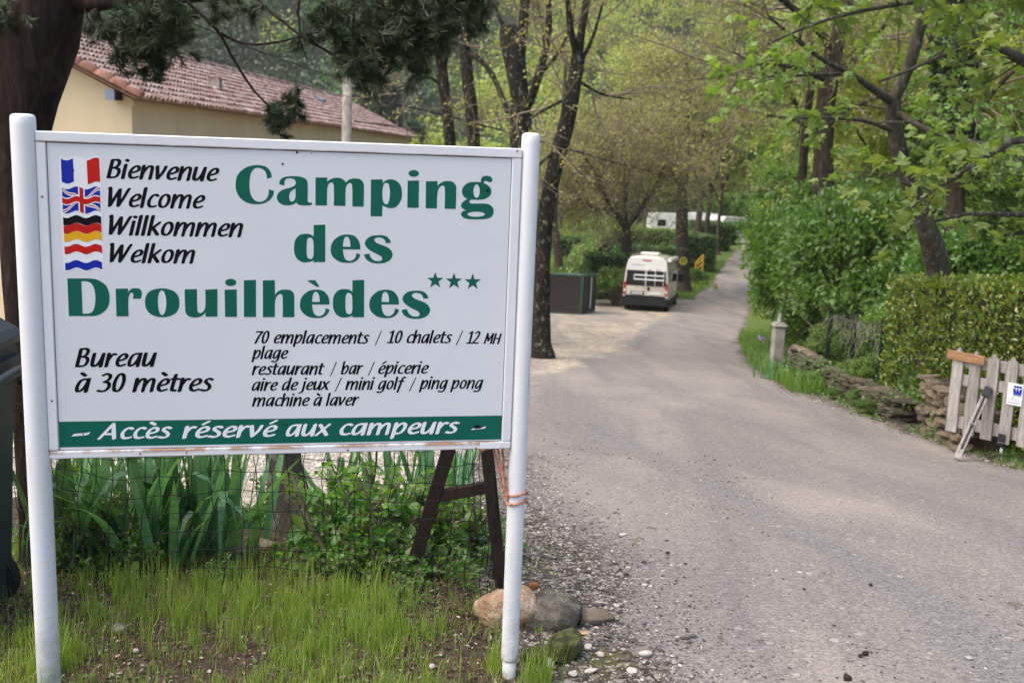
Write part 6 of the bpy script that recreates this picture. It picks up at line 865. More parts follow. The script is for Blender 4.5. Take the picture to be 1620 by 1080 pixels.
# ------------------------------------------------------------------ the camp-site sign
SX = Vector((0.977144, 0.212527, 0.004668)); SY = Vector((0.000942, -0.026286, 0.999654)); SY = (SY-SX*SX.dot(SY)).normalized(); SN = SX.cross(SY); SC = Vector((-0.68275, 3.23032, 1.21116))
SMAT = Matrix(((SX[0], SY[0], SN[0]), (SX[1], SY[1], SN[1]), (SX[2], SY[2], SN[2])))
def sw(x, y, z=0.): return np.array(SC+SX*x+SY*y+SN*z)
def curve_mesh(contours):
    cu = bpy.data.curves.new('outline', 'CURVE'); cu.dimensions = '2D'; cu.fill_mode = 'BOTH'
    for c in contours:
        sp = cu.splines.new('POLY'); sp.points.add(len(c)-1); sp.use_cyclic_u = True
        sp.points.foreach_set('co', np.column_stack([c, np.zeros(len(c)), np.ones(len(c))]).astype(np.float32).ravel())
    o = bpy.data.objects.new('outline', cu); me = bpy.data.meshes.new_from_object(o); bpy.data.objects.remove(o); bpy.data.curves.remove(cu)
    V = np.array([v.co[:] for v in me.vertices]); F = [np.array([p.vertices[:] for p in me.polygons if len(p.vertices) == k]) for k in (3, 4)]; F = [f for f in F if len(f)]
    bpy.data.meshes.remove(me); return V, F
def dec(s, k): return [np.array([list(map(float, q.split(','))) for q in c.split()])*k for c in s.split(';') if c]
def flat_part(name, contours, z, mat, parent, label=None):
    V, F = curve_mesh(contours); V[:, 2] = z; o = part(name, np_mesh(name, V, F, mat), parent)
    if label: o['label'] = label
    return o
def sign_paint():
    m, nt, out = newmat('sign_frame_paint'); v = objvec(nt); n = noise(nt, 26, 6, .75, v).outputs[0]; s = nt.nodes.new('ShaderNodeSeparateXYZ'); nt.links.new(v, s.inputs[0])
    yb = mth(nt, 'ABSOLUTE', mth(nt, 'ADD', s.outputs[1], .4575)); near_ = mth(nt, 'SUBTRACT', 1., mth(nt, 'MULTIPLY', yb, 75.), clamp=True)
    yt = mth(nt, 'ABSOLUTE', mth(nt, 'SUBTRACT', s.outputs[1], .455)); near2 = mth(nt, 'MULTIPLY', mth(nt, 'SUBTRACT', 1., mth(nt, 'MULTIPLY', yt, 160.), clamp=True), .75)
    n2 = noise(nt, 7, 4, .7, v).outputs[0]; f = mth(nt, 'MULTIPLY', mth(nt, 'MAXIMUM', near_, near2), ramp(nt, n2, [(.42, (0, 0, 0)), (.54, (1, 1, 1))]))
    f = mth(nt, 'MULTIPLY', f, ramp(nt, n, [(.3, (.4, .4, .4)), (.5, (1, 1, 1))])); c = ramp(nt, noise(nt, 3, 6, .7, v).outputs[0], [(.3, (.70, .715, .73)), (.6, (.74, .75, .76)), (.8, (.6, .61, .6))])
    c = mixc(nt, f, c, ramp(nt, n, [(.3, (.1, .045, .02)), (.6, (.42, .2, .07))])); pbsdf(nt, out, c, .38, None, 0, .45); return m
M['sign_paint'] = sign_paint()
M['panel'] = mat_noise('panel', [(.3, (.64, .665, .69)), (.7, (.69, .71, .73))], 1.6, 5, .3, .03, .001, 60, spec=.5)
def camp_sign():
    t = thing('camp_sign', SC, 'large white camp-site sign with green and black lettering on two round posts', 'sign')
    t.rotation_euler = SMAT.to_euler()
    for x, r, top in ((-.7375, .0345, .531), (.7365, .0292, .534)):
        mb = MB(); ys = [top, top-.003, top-.009, top-.03, .3, 0, -.5, -1.0]; rs = [r*.55, r*.86, r*.98, r, r, r, r, r]
        if x > 0: ys += [-1.21, -1.228, -1.236]; rs += [r, r*.99, r*.86]
        else: ys += [-1.5]; rs += [r*1.0]
        mb.tube([(x, y, -.012) for y in ys], rs, 40); o = mb.part('post', M['post_paint'], t, True); o['label'] = 'right post' if x > 0 else 'left post'
        if x > 0: MB().tube([(x, y, -.012) for y in (-1.2365, -1.3, -1.5)], [r*.84, r*.8, r*.78], 32).part('post_foot', M['post_foot'], t, True)
        for y in (.47, -.43):
            MB().box((x-(.0405 if x < 0 else -.0265)+(.0 if x > 0 else .063), y-.02, -.026), (x-(.0405 if x < 0 else -.0265)+(.011 if x > 0 else .074)-.0, y+.02, .0), bev=.002) if False else None
    fo = (-.7035, .7065, -.4795, .4850); fi = (-.6765, .6765, -.4555, .4552); z0, z1 = -.034, .0065
    for nm, lo, hi in (('frame_rail', (fo[0], fi[3], z0), (fo[1], fo[3], z1)), ('frame_rail', (fo[0], fo[2], z0), (fo[1], fi[2], z1)), ('frame_stile', (fo[0], fi[2]+.0003, z0), (fi[0], fi[3]-.0003, z1-.0006)), ('frame_stile', (fi[1], fi[2]+.0003, z0), (fo[1], fi[3]-.0003, z1-.0006))):
        MB().box(lo, hi, bev=.003).part(nm, M['sign_paint'], t)
    MB().box((.604, fo[2]+.002, z1+.0002), (.672, fi[2]-.0015, z1+.0016), bev=.0005).part('tape_patch', M['white_ink'], t)
    for k, (px_, y_) in enumerate(((-.445, -.4685), (-.31, -.4675), (-.6915, .3), (-.69, -.30), (.592, -.476), (.69, .4775), (.18, -.472))):   # rusted rivet heads
        MB().tube([(px_, y_, z1-.001), (px_, y_, z1+.0012), (px_, y_, z1+.002)], [.0035, .003, .001], 8).part('rivet', M['rust'], t)
    pn = MB().box((-.6745, -.4535, -.004), (.6745, .4532, 0), bev=.0005).part('panel', M['panel'], t)
    MB().box((-.69, -.46, -.012), (.69, .46, -.006)).part('backing', M['dark_wood'], t)
    strip = [(-.6737, -.3655), (.6742, -.3690), (.6742, -.4495), (-.6740, -.4448)]
    flat_part('green_band', [np.array(strip)], .0004, M['green_ink'], pn)
    for nm, s in GREEN: flat_part('lettering', dec(s, 1e-4), .0006, M['green_ink'], pn, {'Camping': 'green word Camping', 'des': 'green word des', 'Drouilhedes': 'green word Drouilhèdes'}[nm])
    for c in dec(STARS, 1e-4): flat_part('star', [c], .0006, M['green_ink'], pn)
    fonts = {'k': {k: dec(v, 1e-3) for k, v in FK.items()}, 'h': {k: dec(v, 1e-3) for k, v in FH.items()}}
    for f, txt, x, y, ang, sx, sy, off, xs in PLACE:
        xs = [float(q) for q in xs.split()]; chs = [c for c in txt if c != ' ']; vf = []
        for gi, (ch, q) in enumerate(zip(chs, xs)):
            cs = []
            for c in fonts[f][ch]:
                u = (c[:, 0]+q+off)*sx; v = c[:, 1]*sy; cs.append(np.stack([x+u*math.cos(ang)-v*math.sin(ang), y+u*math.sin(ang)+v*math.cos(ang)], 1)*1e-3)
            V, F = curve_mesh(cs); V[:, 2] = (.0009 if f == 'h' else .0006)+.00006*(gi % 2); vf.append((V, F))
        V, F = merge(*vf); part('lettering', np_mesh('lettering', V, F, M['black_ink'] if f == 'k' else M['white_ink']), pn)['label'] = ('white' if f == 'h' else 'black')+' text '+txt
    dash = lambda a, b, c, d: np.array([a, b, c, d])*1e-3
    flat_part('dash', [np.array([(-.641, -.4115), (-.632, -.4035), (-.597, -.401), (-.586, -.3985), (-.590, -.405), (-.597, -.4085)])], .0009, M['white_ink'], pn)
    flat_part('dash', [np.array([(.574, -.4155), (.581, -.4085), (.612, -.4075), (.624, -.4035), (.620, -.4115)])], .0009, M['white_ink'], pn)
    flat_part('scrape', [np.array([(.578, -.4085), (.588, -.4025), (.594, -.3965), (.600, -.4015), (.610, -.406), (.606, -.4105), (.590, -.4115)])], .0012, M['black_ink'], pn)
    for x, y, r in ((.022, .4495, .0032), (-.020, .414, .0032), (.602, .353, .0042), (-.6066, .377, .0028), (-.607, -.4043, .0022), (-.01, -.387, .0028), (.0, .31, .0012), (.53, -.395, .002), (.064, .449, .0015)):
        a = np.linspace(0, 2*PI, 12, endpoint=False); flat_part('screw_hole', [np.stack([x+r*np.cos(a), y+r*np.sin(a)*1.1], 1)], .0014, M['black_ink'], pn)
    fl = {}
    for nm, colr, lay, s in FLAGS: fl.setdefault(nm, []).append((colr, lay, dec(s, 1e-4)))
    mi = {'white': 'white_ink', 'blue': 'blue_ink', 'red': 'red_ink', 'black': 'black_ink', 'yellow': 'yellow_ink'}
    for nm, ls in fl.items():
        Vs, idx, mats = [], [], []; F3 = []; n = 0
        for colr, lay, cs in ls:
            V, F = curve_mesh(cs); V[:, 2] = .0005+.00012*lay+(0 if nm == 'flag_sticker' else .0004)
            if colr not in mats: mats.append(colr)
            for f in F:
                for q in f: F3.append(list(q+n)); idx.append(mats.index(colr))
            Vs.append(V); n += len(V)
        me = bpy.data.meshes.new(nm); me.from_pydata(np.concatenate(Vs).tolist(), [], F3)
        for c in mats: me.materials.append(M[mi[c]])
        me.polygons.foreach_set('material_index', idx); me.update(); part(nm, me, pn)
M['rust'] = mat_noise('rust', [(.3, (.1, .035, .012)), (.7, (.36, .15, .05))], 60, rough=.9, bstr=.3)
M['post_foot'] = mat_noise('post_foot', [(.35, (.5, .52, .52)), (.55, (.6, .62, .62)), (.7, (.35, .36, .3))], 40, 6, .7, .3, .002, 120)
camp_sign()

# ------------------------------------------------------------------ rope tied to the right post
def rope_strands(path, rad=.0042, pitch=.02, step=.0022):
    P = resample(path, max(12, int(np.linalg.norm(np.diff(path, axis=0), axis=1).sum()/step))); T = np.gradient(P, axis=0); T = unit(T); A = np.empty_like(P); a = np.cross(T[0], [.3, .5, .8]); s = np.concatenate([[0], np.cumsum(np.linalg.norm(np.diff(P, axis=0), axis=1))])
    for i in range(len(P)): a = a-T[i]*(a@T[i]); a /= np.linalg.norm(a); A[i] = a
    B = np.cross(T, A); out = []
    for k in range(3):
        ph = 2*PI*(s/pitch+k/3); C = P+(A*np.cos(ph)[:, None]+B*np.sin(ph)[:, None])*rad*.55; out.append(tube(C, rad*.62, 6))
    return out
def rope():
    vf = []; c = .7365; r = .0292+.0055; zc = -.012
    for y0, y1 in ((-.632, -.640), (-.662, -.671)):
        th = np.linspace(-.1, 2*PI+.1, 60); P = np.array([sw(c+r*math.cos(a), y0+(y1-y0)*(a/6.3)+.004*math.sin(a*2), zc+r*math.sin(a)) for a in th]); vf += rope_strands(P)
    for dx, dz, yb in ((-.004, .004, -.655), (.008, -.006, -.640), (-.012, -.014, -.672)):
        top = sw(.676+dx*1.6, -.478, -.04+dz); P = smooth_line([top, sw(.686+dx*.9, -.55, -.02+dz), sw(.694+dx*.4, -.61, -.006+dz), sw(.7035, yb, .0)], 30); vf += rope_strands(P)
    q = smooth_line([sw(.62, -.505, -.06), sw(.645, -.492, -.05), sw(.668, -.482, -.045), sw(.69, -.47, -.05)], 20); vf += rope_strands(q, .006)
    V, F = merge(*vf); o = world_part('rope', V, F, M['rope'], None, True); tag(o, 'orange-brown twisted rope wound twice round the right sign post', 'rope')
rope()

# ------------------------------------------------------------------ things just behind the sign
def beam(name, p, q, w, d, mat, parent, roll=(0, 1, 0)):
    p = np.array(p, float); q = np.array(q, float); y = unit(q-p); z = np.array(roll, float); x = unit(np.cross(y, z)); z = np.cross(x, y); L = np.linalg.norm(q-p)
    mb = MB(); M4 = Matrix([[x[i], y[i], z[i], p[i]] for i in range(3)]+[[0, 0, 0, 1]]); mb.box((-w/2, 0, -d/2), (w/2, L, d/2), M4, bev=.004); V, F = mb.arr(); return world_part(name, V, F, mat, parent)
def hit(px, py):
    d = ray(px, py); s = -d[2]/d[1]; Y = np.arange(1.5, 130, .01); f = (1.65-gz(d[0]/d[1]*Y, Y))-s*Y; i = np.where(np.diff(np.sign(f)) != 0)[0]; y = float(Y[i[0]]); return float(d[0]/d[1]*y), y
def trestle():
    a0, a1 = at(716, 690, 4.3), at(644, 925, 4.38); b0, b1 = at(768, 690, 4.28), at(795, 945, 4.3)
    t = thing('trestle', (a1[0], a1[1], G(a1[0], a1[1])), 'dark brown wooden trestle frame standing behind the sign', 'trestle')
    beam('leg', a0, a1+unit(a1-a0)*.04, .058, .035, M['dark_wood'], t); beam('leg', b0, b1+unit(b1-b0)*.04, .052, .035, M['dark_wood'], t)
    beam('crossbar', at(688, 785, 4.335), at(776, 769, 4.29), .05, .03, M['dark_wood'], t)
trestle()
def netting():
    path = np.array([(-2.3, 4.35), (-1.6, 4.12), (-.9, 4.12), (-.45, 4.2), (-.06, 4.12), (-.04, 4.4), (-.35, 5.1), (-.8, 5.7)]); P = resample(path, 300); s = np.concatenate([[0], np.cumsum(np.linalg.norm(np.diff(P, axis=0), axis=1))])
    t = thing('wire_netting', P3(-2.3, 4.35), 'sagging dark green wire mesh fence behind the sign posts', 'fence'); H = .9; rg = np.random.default_rng(4)
    f = lambda q, h: np.array([np.interp(q, s, P[:, 0])+.02*math.sin(q*5+h*7)*(.4+h), np.interp(q, s, P[:, 1])+.025*math.sin(q*3.7+h*5), G(np.interp(q, s, P[:, 0]), np.interp(q, s, P[:, 1]))+h+.02*math.sin(q*6)])
    for k in range(int(H/.078)+1):
        h = .03+k*.078; pts = [f(q, h+.006*math.sin(q*23+k)) for q in np.arange(0, s[-1], .035)]; world_part('wire', *tube(pts, .0016, 4), M['wire_green'], t)
    for q in np.arange(.02, s[-1], .066):
        qq = q+rg.normal()*.004; pts = [f(qq+.006*math.sin(h*30+q*9), h) for h in np.linspace(.0, H, 14)]; world_part('wire', *tube(pts, .0016, 4), M['wire_green'], t)
netting()
tag(world_part('loose_wire', *tube(smooth_line([at(640, 935, 4.15), at(690, 938, 4.1), at(740, 928, 4.1), at(775, 905, 4.1), at(796, 880, 4.1)], 20), .0016, 5), M['wire_green'], None), 'thin dark loose wire sagging from the mesh fence to the beige boulder', 'wire')
# stump with its root flare
def stump():
    x, y = hit(468, 842); t = thing('tree_stump', P3(x, y), 'grey-brown old trunk with a flared root behind the wire mesh under the sign', 'tree trunk')
    pts = [(x+.03, y, G(x, y)-.1), (x-.01, y, G(x, y)+.05), (x-.05, y, G(x, y)+.2), (x-.075, y+.02, G(x, y)+.45), (x-.085, y+.03, G(x, y)+.95)]
    V, F, c, r = limb_mesh(np.array(pts), np.array([.19, .14, .105, .082, .075]), 20, 3, .18); world_part('trunk', V, [F], M['pale_bark'], t, True)
    pts = [(x-.02, y-.02, G(x, y)+.22), (x+.06, y-.06, G(x, y)+.09), (x+.14, y-.1, G(x, y)+.0), (x+.22, y-.12, G(x, y)-.06)]
    V, F, c, r = limb_mesh(np.array(pts), np.array([.06, .06, .05, .03]), 12, 4, .15); world_part('root', V, [F], M['pale_bark'], t, True)
stump()

# ------------------------------------------------------------------ the pine at the left edge
def needles(P, D, rg, n, ln, spread=.9):
    k = len(P); idx = rg.integers(0, k, n); d = unit(D[idx]+rg.normal(size=(n, 3))*spread); p = P[idx]; L = ln*rg.uniform(.6, 1.2, n)[:, None]; s = unit(np.cross(d, rg.normal(size=(n, 3))))*.0009
    V = np.stack([p-s, p+s, p+d*L*.6+s*.9, p+d*L, p+d*L*.6-s*.9], 1); i = np.arange(n)[:, None]*5
    return V.reshape(-1, 3), [np.concatenate([i+0, i+1, i+2, i+4], 1), np.concatenate([i+4, i+2, i+3], 1)]
def pine():
    Yb = 4.35; rg = np.random.default_rng(31)
    limbs = [[(64, 940, Yb, 34), (56, 820, Yb, 25), (48, 650, Yb, 27), (38, 480, Yb, 31), (30, 330, Yb, 32), (24, 225, Yb, 40), (30, 140, Yb, 54), (58, 75, Yb, 60), (80, 10, Yb, 54), (92, -50, Yb, 50), (100, -150, Yb, 50)],
             [(70, 60, Yb, 22), (30, 34, 4.3, 15), (-40, 28, 4.2, 13), (-120, 20, 4.1, 12)],
             [(110, 5, Yb, 18), (165, 6, 4.3, 11), (230, 3, 4.2, 8), (320, -4, 4.1, 7), (430, -12, 4.05, 6), (560, -14, 4.0, 5), (700, -6, 4.0, 4), (790, 6, 4.0, 2.5)]]
    P0, R0 = wpts(limbs[0]); x, y = P0[0][:2]; P0[0][2] = G(x, y)-.05
    t = thing('pine_tree', (x, y, G(x, y)), 'big dark pine at the left edge with boughs hanging over the roof', 'pine tree')
    for i, l in enumerate(limbs):
        P, R = (P0, R0) if i == 0 else wpts(l); V, F, c, r = limb_mesh(P, R, 28 if i == 0 else 12, 40+i, .10); world_part('trunk' if i == 0 else 'branch', V, [F], M['pine_bark'], t, True)
    twl = [[(205, 0, 4.2, 2.4), (206, 30, 4.2, 1.8), (210, 60, 4.2, 1.4), (216, 84, 4.2, 1)], [(285, -4, 4.1, 2.6), (276, 20, 4.1, 2), (265, 50, 4.1, 1.6), (262, 80, 4.1, 1)], [(240, 2, 4.15, 2), (235, 30, 4.15, 1.5), (225, 58, 4.15, 1)],
           [(290, -4, 4.1, 3.2), (318, 20, 4.1, 2.6), (345, 48, 4.1, 2.4), (362, 85, 4.1, 2.2), (380, 122, 4.1, 2), (400, 150, 4.1, 1.6), (424, 176, 4.1, 1.4), (452, 182, 4.1, 1)],
           [(350, 52, 4.1, 2), (372, 64, 4.1, 2), (410, 70, 4.05, 1.8), (450, 64, 4.05, 1.6), (490, 50, 4.05, 1.5), (520, 44, 4.05, 1)],
           [(395, -10, 4.05, 2.6), (430, 22, 4.05, 2.4), (462, 52, 4.0, 2.2), (505, 76, 4.0, 2.0), (550, 98, 4.0, 1.8), (585, 112, 4.0, 1.4)],
           [(470, -12, 4.0, 2.5), (475, 30, 4.0, 2), (478, 70, 4.0, 1.5), (490, 96, 4.0, 1)], [(520, -12, 4, 2), (540, 40, 4, 1.8), (590, 74, 4, 1.6), (640, 80, 4, 1.2)],
           [(600, -10, 4, 2.6), (612, 30, 4, 2.2), (650, 58, 4, 1.8), (700, 62, 4, 1.4)], [(680, -8, 4, 2.4), (700, 10, 4, 2), (735, 22, 4, 1.6), (770, 26, 4, 1)], [(570, -12, 4, 2), (560, 40, 4, 1.7), (572, 84, 4, 1.4), (580, 128, 4, 1)], [(640, -8, 4, 2), (650, -30, 4, 2), (720, -30, 4, 1)],
           [(330, -6, 4.1, 2), (338, 14, 4.1, 1.6), (330, 30, 4.1, 1)], [(130, 4, 4.3, 2), (142, 22, 4.3, 1.4), (150, 40, 4.3, 1)]]
    vf = []; NP, ND = [], []
    for l in twl:
        P, R = wpts(l); Q = resample(np.column_stack([P, R]), 16); Q[:, 1] += np.linspace(0, rg.uniform(-.12, .12), 16); c = smooth_line(Q[:, :3], 20); c += np.cumsum(rg.normal(size=c.shape), 0)*.0022; vf.append(tube(c, np.interp(np.linspace(0, 1, 20), np.linspace(0, 1, 16), Q[:, 3]), 5))
    # fuller sprays of needles at the places where the boughs carry them: centre, radius (px), amount
    clumps = [(168, 55, 4.2, 14, 2), (192, 80, 4.2, 22, 5), (215, 62, 4.2, 26, 7), (236, 90, 4.2, 24, 6), (250, 40, 4.15, 32, 10), (268, 66, 4.15, 26, 8), (262, 18, 4.15, 28, 7), (246, 105, 4.2, 16, 3), (215, 25, 4.2, 26, 6), (285, 20, 4.1, 18, 3), (430, 190, 4.1, 12, 2), (458, 168, 4.1, 18, 4), (468, 160, 4.1, 12, 2), (445, 198, 4.1, 14, 3), (428, 168, 4.1, 5, 1), (540, 30, 4, 24, 4), (575, 60, 4.0, 26, 6), (560, 100, 4, 24, 6), (585, 125, 4, 20, 4), (600, 85, 4, 28, 8), (620, 40, 4, 30, 8), (640, 75, 4, 28, 8), (655, 100, 4, 22, 5), (668, 45, 4, 30, 8), (690, 70, 4, 24, 6), (700, 20, 4, 30, 8), (730, 12, 4, 26, 7), (752, 28, 4, 20, 4), (765, 10, 4, 16, 3), (575, 10, 4, 26, 5), (500, 12, 4.0, 24, 4), (480, 60, 4, 16, 2), (345, 20, 4.1, 14, 2), (150, 38, 4.3, 16, 2), (15, 10, 4.2, 26, 3), (620, 5, 4, 30, 6), (660, 0, 4, 30, 6), (540, 75, 4, 18, 3), (395, 10, 4, 18, 2), (700, 45, 4, 22, 5), (520, 44, 4, 12, 2)]
    for cx_, cy_, Y, rr, am in clumps:
        C = at(cx_, cy_, Y); Rr = rr/FP*Y; m = int(am*2.7)+2
        d = unit(rg.normal(size=(m, 3))*np.array([1, 1, .7])+np.array([.1, 0, -.35])); s = C+rg.normal(size=(m, 3))*Rr*.55-d*Rr*.3; p = sprout(s, d, Rr*.95*rg.uniform(.5, 1.2, m), rg, 6, .16, -.02)
        vf.append(tubes_batch(p, np.full((m, 6), .0013), 3)); T = unit(np.gradient(p, axis=1)); NP.append(p[:, 1:].reshape(-1, 3)); ND.append(T[:, 1:].reshape(-1, 3))
        hub = np.repeat(C[None], 1, 0); vf.append(tubes_batch(np.stack([np.repeat(hub, len(s), 0)*.5+s*.5, s], 1), np.full((len(s), 2), .0011), 3))
    V, F = merge(*vf); world_part('twigs', V, F, M['pine_bark'], t)['kind'] = 'stuff'
    P = np.concatenate(NP); D = np.concatenate(ND); V, F = needles(P, D, rg, 66000, .042, .7); world_part('needles', V, F, M['leaf_needle'], t)['kind'] = 'stuff'
    for cx_, cy_ in ((150, 22), (159, 38), (146, 42), (222, 84)): 
        V, F = rock_arrays(int(cx_), .018, .018, .026, 2, .3); c = at(cx_, cy_, 4.28); world_part('cone', V+c, [F], M['cone'], t)
pine()

# ------------------------------------------------------------------ wheeled bin at the left edge
def wheelie_bin():
    t = thing('wheeled_bin', P3(-1.875, 3.98), 'dark grey wheeled rubbish bin cut off by the left edge behind the sign post', 'bin'); t.rotation_euler = (0, 0, .10); t.scale = (1, 1, 1.09)
    def lf(zs):  # tapered body rings
        mb = MB(); V = []; n = 0
        for z, x0, x1, y0, y1 in zs:
            b = .035; V += [(x0+b, y0, z), (x1-b, y0, z), (x1, y0+b, z), (x1, y1-b, z), (x1-b, y1, z), (x0+b, y1, z), (x0, y1-b, z), (x0, y0+b, z)]
        F = [[i*8+k, i*8+(k+1) % 8, (i+1)*8+(k+1) % 8, (i+1)*8+k] for i in range(len(zs)-1) for k in range(8)]; return V, F, len(zs)
    V, F, n = lf([(.06, -.52, -.035, -.62, -.03), (.30, -.54, -.022, -.63, -.02), (.78, -.57, -.004, -.65, -.005), (.86, -.575, .0, -.655, 0), (.862, -.595, .022, -.675, .022), (.905, -.595, .022, -.675, .022), (.907, -.58, .005, -.66, .005), (.95, -.58, .005, -.66, .005)])
    mb = MB(); mb.add(V, F+[[7, 6, 5, 4, 3, 2, 1, 0], [(n-1)*8+i for i in range(8)]]); mb.part('body', M['bin_plastic'], t)
    V, F, n = lf([(.952, -.60, .025, -.68, .03), (.975, -.605, .03, -.685, .035), (1.0, -.58, .01, -.66, .01), (1.045, -.53, -.04, -.6, -.05), (1.055, -.49, -.08, -.55, -.1)]); mb = MB(); mb.add(V, F+[[7, 6, 5, 4, 3, 2, 1, 0], [(n-1)*8+i for i in range(8)]]); mb.part('lid', M['bin_plastic'], t)
    MB().tube(smooth_line([(.02, -.62, .80), (.075, -.60, .83), (.085, -.45, .88), (.085, -.2, .885), (.075, -.05, .85), (.02, -.02, .80)], 24), .017, 8).part('handle', M['bin_plastic'], t, True)
    for y in (-.6, -.08): MB().cyl((-.1, y-.03, .1), (-.1, y+.03, .1), .1, .1, 20).part('wheel', M['rubber'], t)
    MB().box((-.40, -.05, .3), (-.2, -.018, .5), bev=.005).part('rib', M['bin_plastic'], t)
wheelie_bin()

# ------------------------------------------------------------------ irises and shrubs behind the fence
def blade_mesh(seed, L, w, bend, fold=.0, twist=0.):
    n = 10; s = np.linspace(0, 1, n); wd = w*np.clip(1.15-s**3*1.15, 0, 1)*np.where(s < .12, .75+s*2, 1); z = L*(s-bend*.28*s**3); x = L*bend*s**2.4; 
    if fold: q = np.clip((s-fold)/(1-fold), 0, 1); z = z-q*q*L*.75; x = x+q*L*.28
    V = []
    for i in range(n):
        a = twist*s[i]; c, sn = math.cos(a), math.sin(a); V += [(x[i], -wd[i]/2*c, z[i]-0), (x[i]+.003+.5*wd[i]*sn, 0, z[i]), (x[i], wd[i]/2*c, z[i])]
    F = [[i*3+k, i*3+k+1, i*3+k+4, i*3+k+3] for i in range(n-1) for k in (0, 1)]; return np_mesh('leaf', np.array(V), [np.array(F)], M['iris_leaf'], True)
blades = [blade_mesh(i, L, w, b, f, tw) for i, (L, w, b, f, tw) in enumerate(((.62, .044, .06, 0, .2), (.7, .046, .12, 0, -.3), (.55, .04, .2, 0, .3), (.66, .048, .3, 0, .1), (.6, .04, .02, 0, .5), (.66, .05, .12, .6, .2), (.68, .052, .08, 0, -.2), (.5, .044, .35, 0, 0)))]
def iris_clump(x, y, n, s, seed, label, blue=False, spread=.13):
    rg = random.Random(seed); t = thing('iris_clump', P3(x, y), label, 'iris'); 
    for k in range(n):
        a = rg.uniform(0, 2*PI); r = spread*rg.random()**.7; o = part('leaf', rg.choice(blades[:8]), t, (r*math.cos(a), r*math.sin(a)*.7, -.02), (rg.gauss(0, .07), rg.gauss(0, .16)+.06+(r/spread)*.16, a+rg.gauss(0, .5)), s*rg.uniform(.7, 1.15))
    return t
cl = [(98, 905, 15, 1.0, 'iris clump hard against the left sign post'), (150, 893, 20, 1.05, 'dark upright iris clump second from the left post'), (212, 905, 24, 1.1, 'tall iris clump with a snapped hanging leaf under the word Accès'), (262, 903, 24, 1.1, 'broad-leaved iris clump in the middle of the bed'), (322, 893, 26, 1.12, 'iris clump leaning out to the right in the bed'), (372, 872, 18, 1.05, 'last iris clump beside the old trunk')]
for i, (px, py, n, s, lb) in enumerate(cl): x, y = hit(px, py); iris_clump(x, y, n, s, 60+i, lb, spread=.14)
for i, (px, Y, n, lb) in enumerate(((110, 5.3, 12, 'iris clump at the back behind the left post'), (230, 5.4, 14, 'iris clump at the back behind the tall one'), (345, 5.3, 14, 'iris clump at the back near the old trunk'), (610, 5.6, 12, 'iris clump behind the brambles'), (690, 5.7, 12, 'iris clump seen through the trestle'), (735, 5.5, 7, 'small iris tuft between the trestle legs'), (540, 5.6, 10, 'iris clump behind the left of the brambles'))):
    iris_clump(xy(px, Y), Y, n, 1.0, 80+i, lb, spread=.16)
S_br = bush_kind(301, .34, .66, M['leaf_bramble'], T_OVAL, .052, 1300, 26); S_low = bush_kind(302, .30, .3, M['leaf_bramble'], T_OVAL, .04, 1500, 26); S_dk = bush_kind(303, .32, .5, M['leaf_fresh'], T_OVAL, .048, 1000, 24)
for i, (px, Y, s, k, sz, lb) in enumerate(((552, 4.75, .85, S_br, 1, 'bright leafy bramble between the old trunk and the trestle'), (575, 4.6, 1.0, S_br, 1, 'bright leafy bramble left of the trestle leg'), (625, 4.7, .95, S_br, 1.1, 'tall bramble growing up through the left trestle leg'), (690, 4.75, .85, S_br, 1, 'bramble filling the gap under the trestle crossbar'), (745, 4.8, .75, S_dk, 1.1, 'darker bramble against the right trestle leg'), (600, 4.4, .7, S_dk, .8, 'low dark bramble at the front of the bed'), (690, 4.4, .6, S_br, .8, 'small bramble at the front right of the bed'), (560, 4.35, .55, S_low, 1, 'tiny bramble in front of the wire mesh'), (95, 4.35, .8, S_low, 1.2, 'pale round-leaved weed beside the left sign post'), (150, 4.3, .7, S_low, 1.5, 'pale weed in front of the dark upright irises'), (200, 4.25, .5, S_low, 1.3, 'small pale weed at the front of the iris bed'), (448, 5.3, .7, S_low, 1, 'small leafy weed behind the flat bedded stones'), (350, 4.2, .4, S_low, 1, 'tiny weed at the grass edge under the irises'), (650, 4.1, .4, S_low, .9, 'tiny leafy weed in the grass before the trestle'), (115, 4.7, .9, S_dk, 1.0, 'dark weed behind the first iris clump'))):
    plant_bush(k, 'bramble' if k is not S_low else 'weed', xy(px, Y), Y, s, lb, None, sz, cat='plant')
# barley grass heads
def grass_heads():
    rg = np.random.default_rng(5)
    for px, py, h in ((650, 905, .17), (655, 900, .2), (620, 925, .13), (648, 930, .12), (632, 915, .1)): pass
grass_heads()

# ------------------------------------------------------------------ stones round the foot of the right post
bx = lambda px, py: hit(px, py)
rock('boulder', None, bx(796, 985), (.15, .105, .092), 21, M['boulder'], 'big smooth beige boulder behind the right sign post', 4, .1, rough=.16, sink=.3, cut=9, hard=.3)
rock('flat_rock', None, bx(868, 985), (.125, .10, .07), 22, M['grey_rock'], 'grey slab right of the beige boulder', 4, -.3, rough=.12, sink=.3, cut=12, hard=.06, boxy=.6)
rock('flat_rock', None, bx(940, 982), (.085, .05, .024), 23, M['schist'], 'thin flat stone with a tan face at the gravel edge', 4, .4, rough=.12, cut=10, hard=.04, boxy=.6, tilt=(.25, .1), sink=.2)
rock('pebble', None, bx(902, 992), (.024, .022, .02), 24, M['boulder'], 'small rounded beige pebble beside the grey slab', 3, 0)
rock('mossy_block', None, bx(893, 1040), (.075, .07, .062), 25, M['moss_rock'], 'moss-covered block right of the post foot', 4, .3, rough=.25, sink=.3, cut=12, hard=.05, boxy=.65)
rock('mossy_block', None, bx(846, 1040), (.06, .06, .035), 33, M['moss_rock'], 'low mossy hump touching the right sign post', 3, .8, rough=.25, sink=.4)
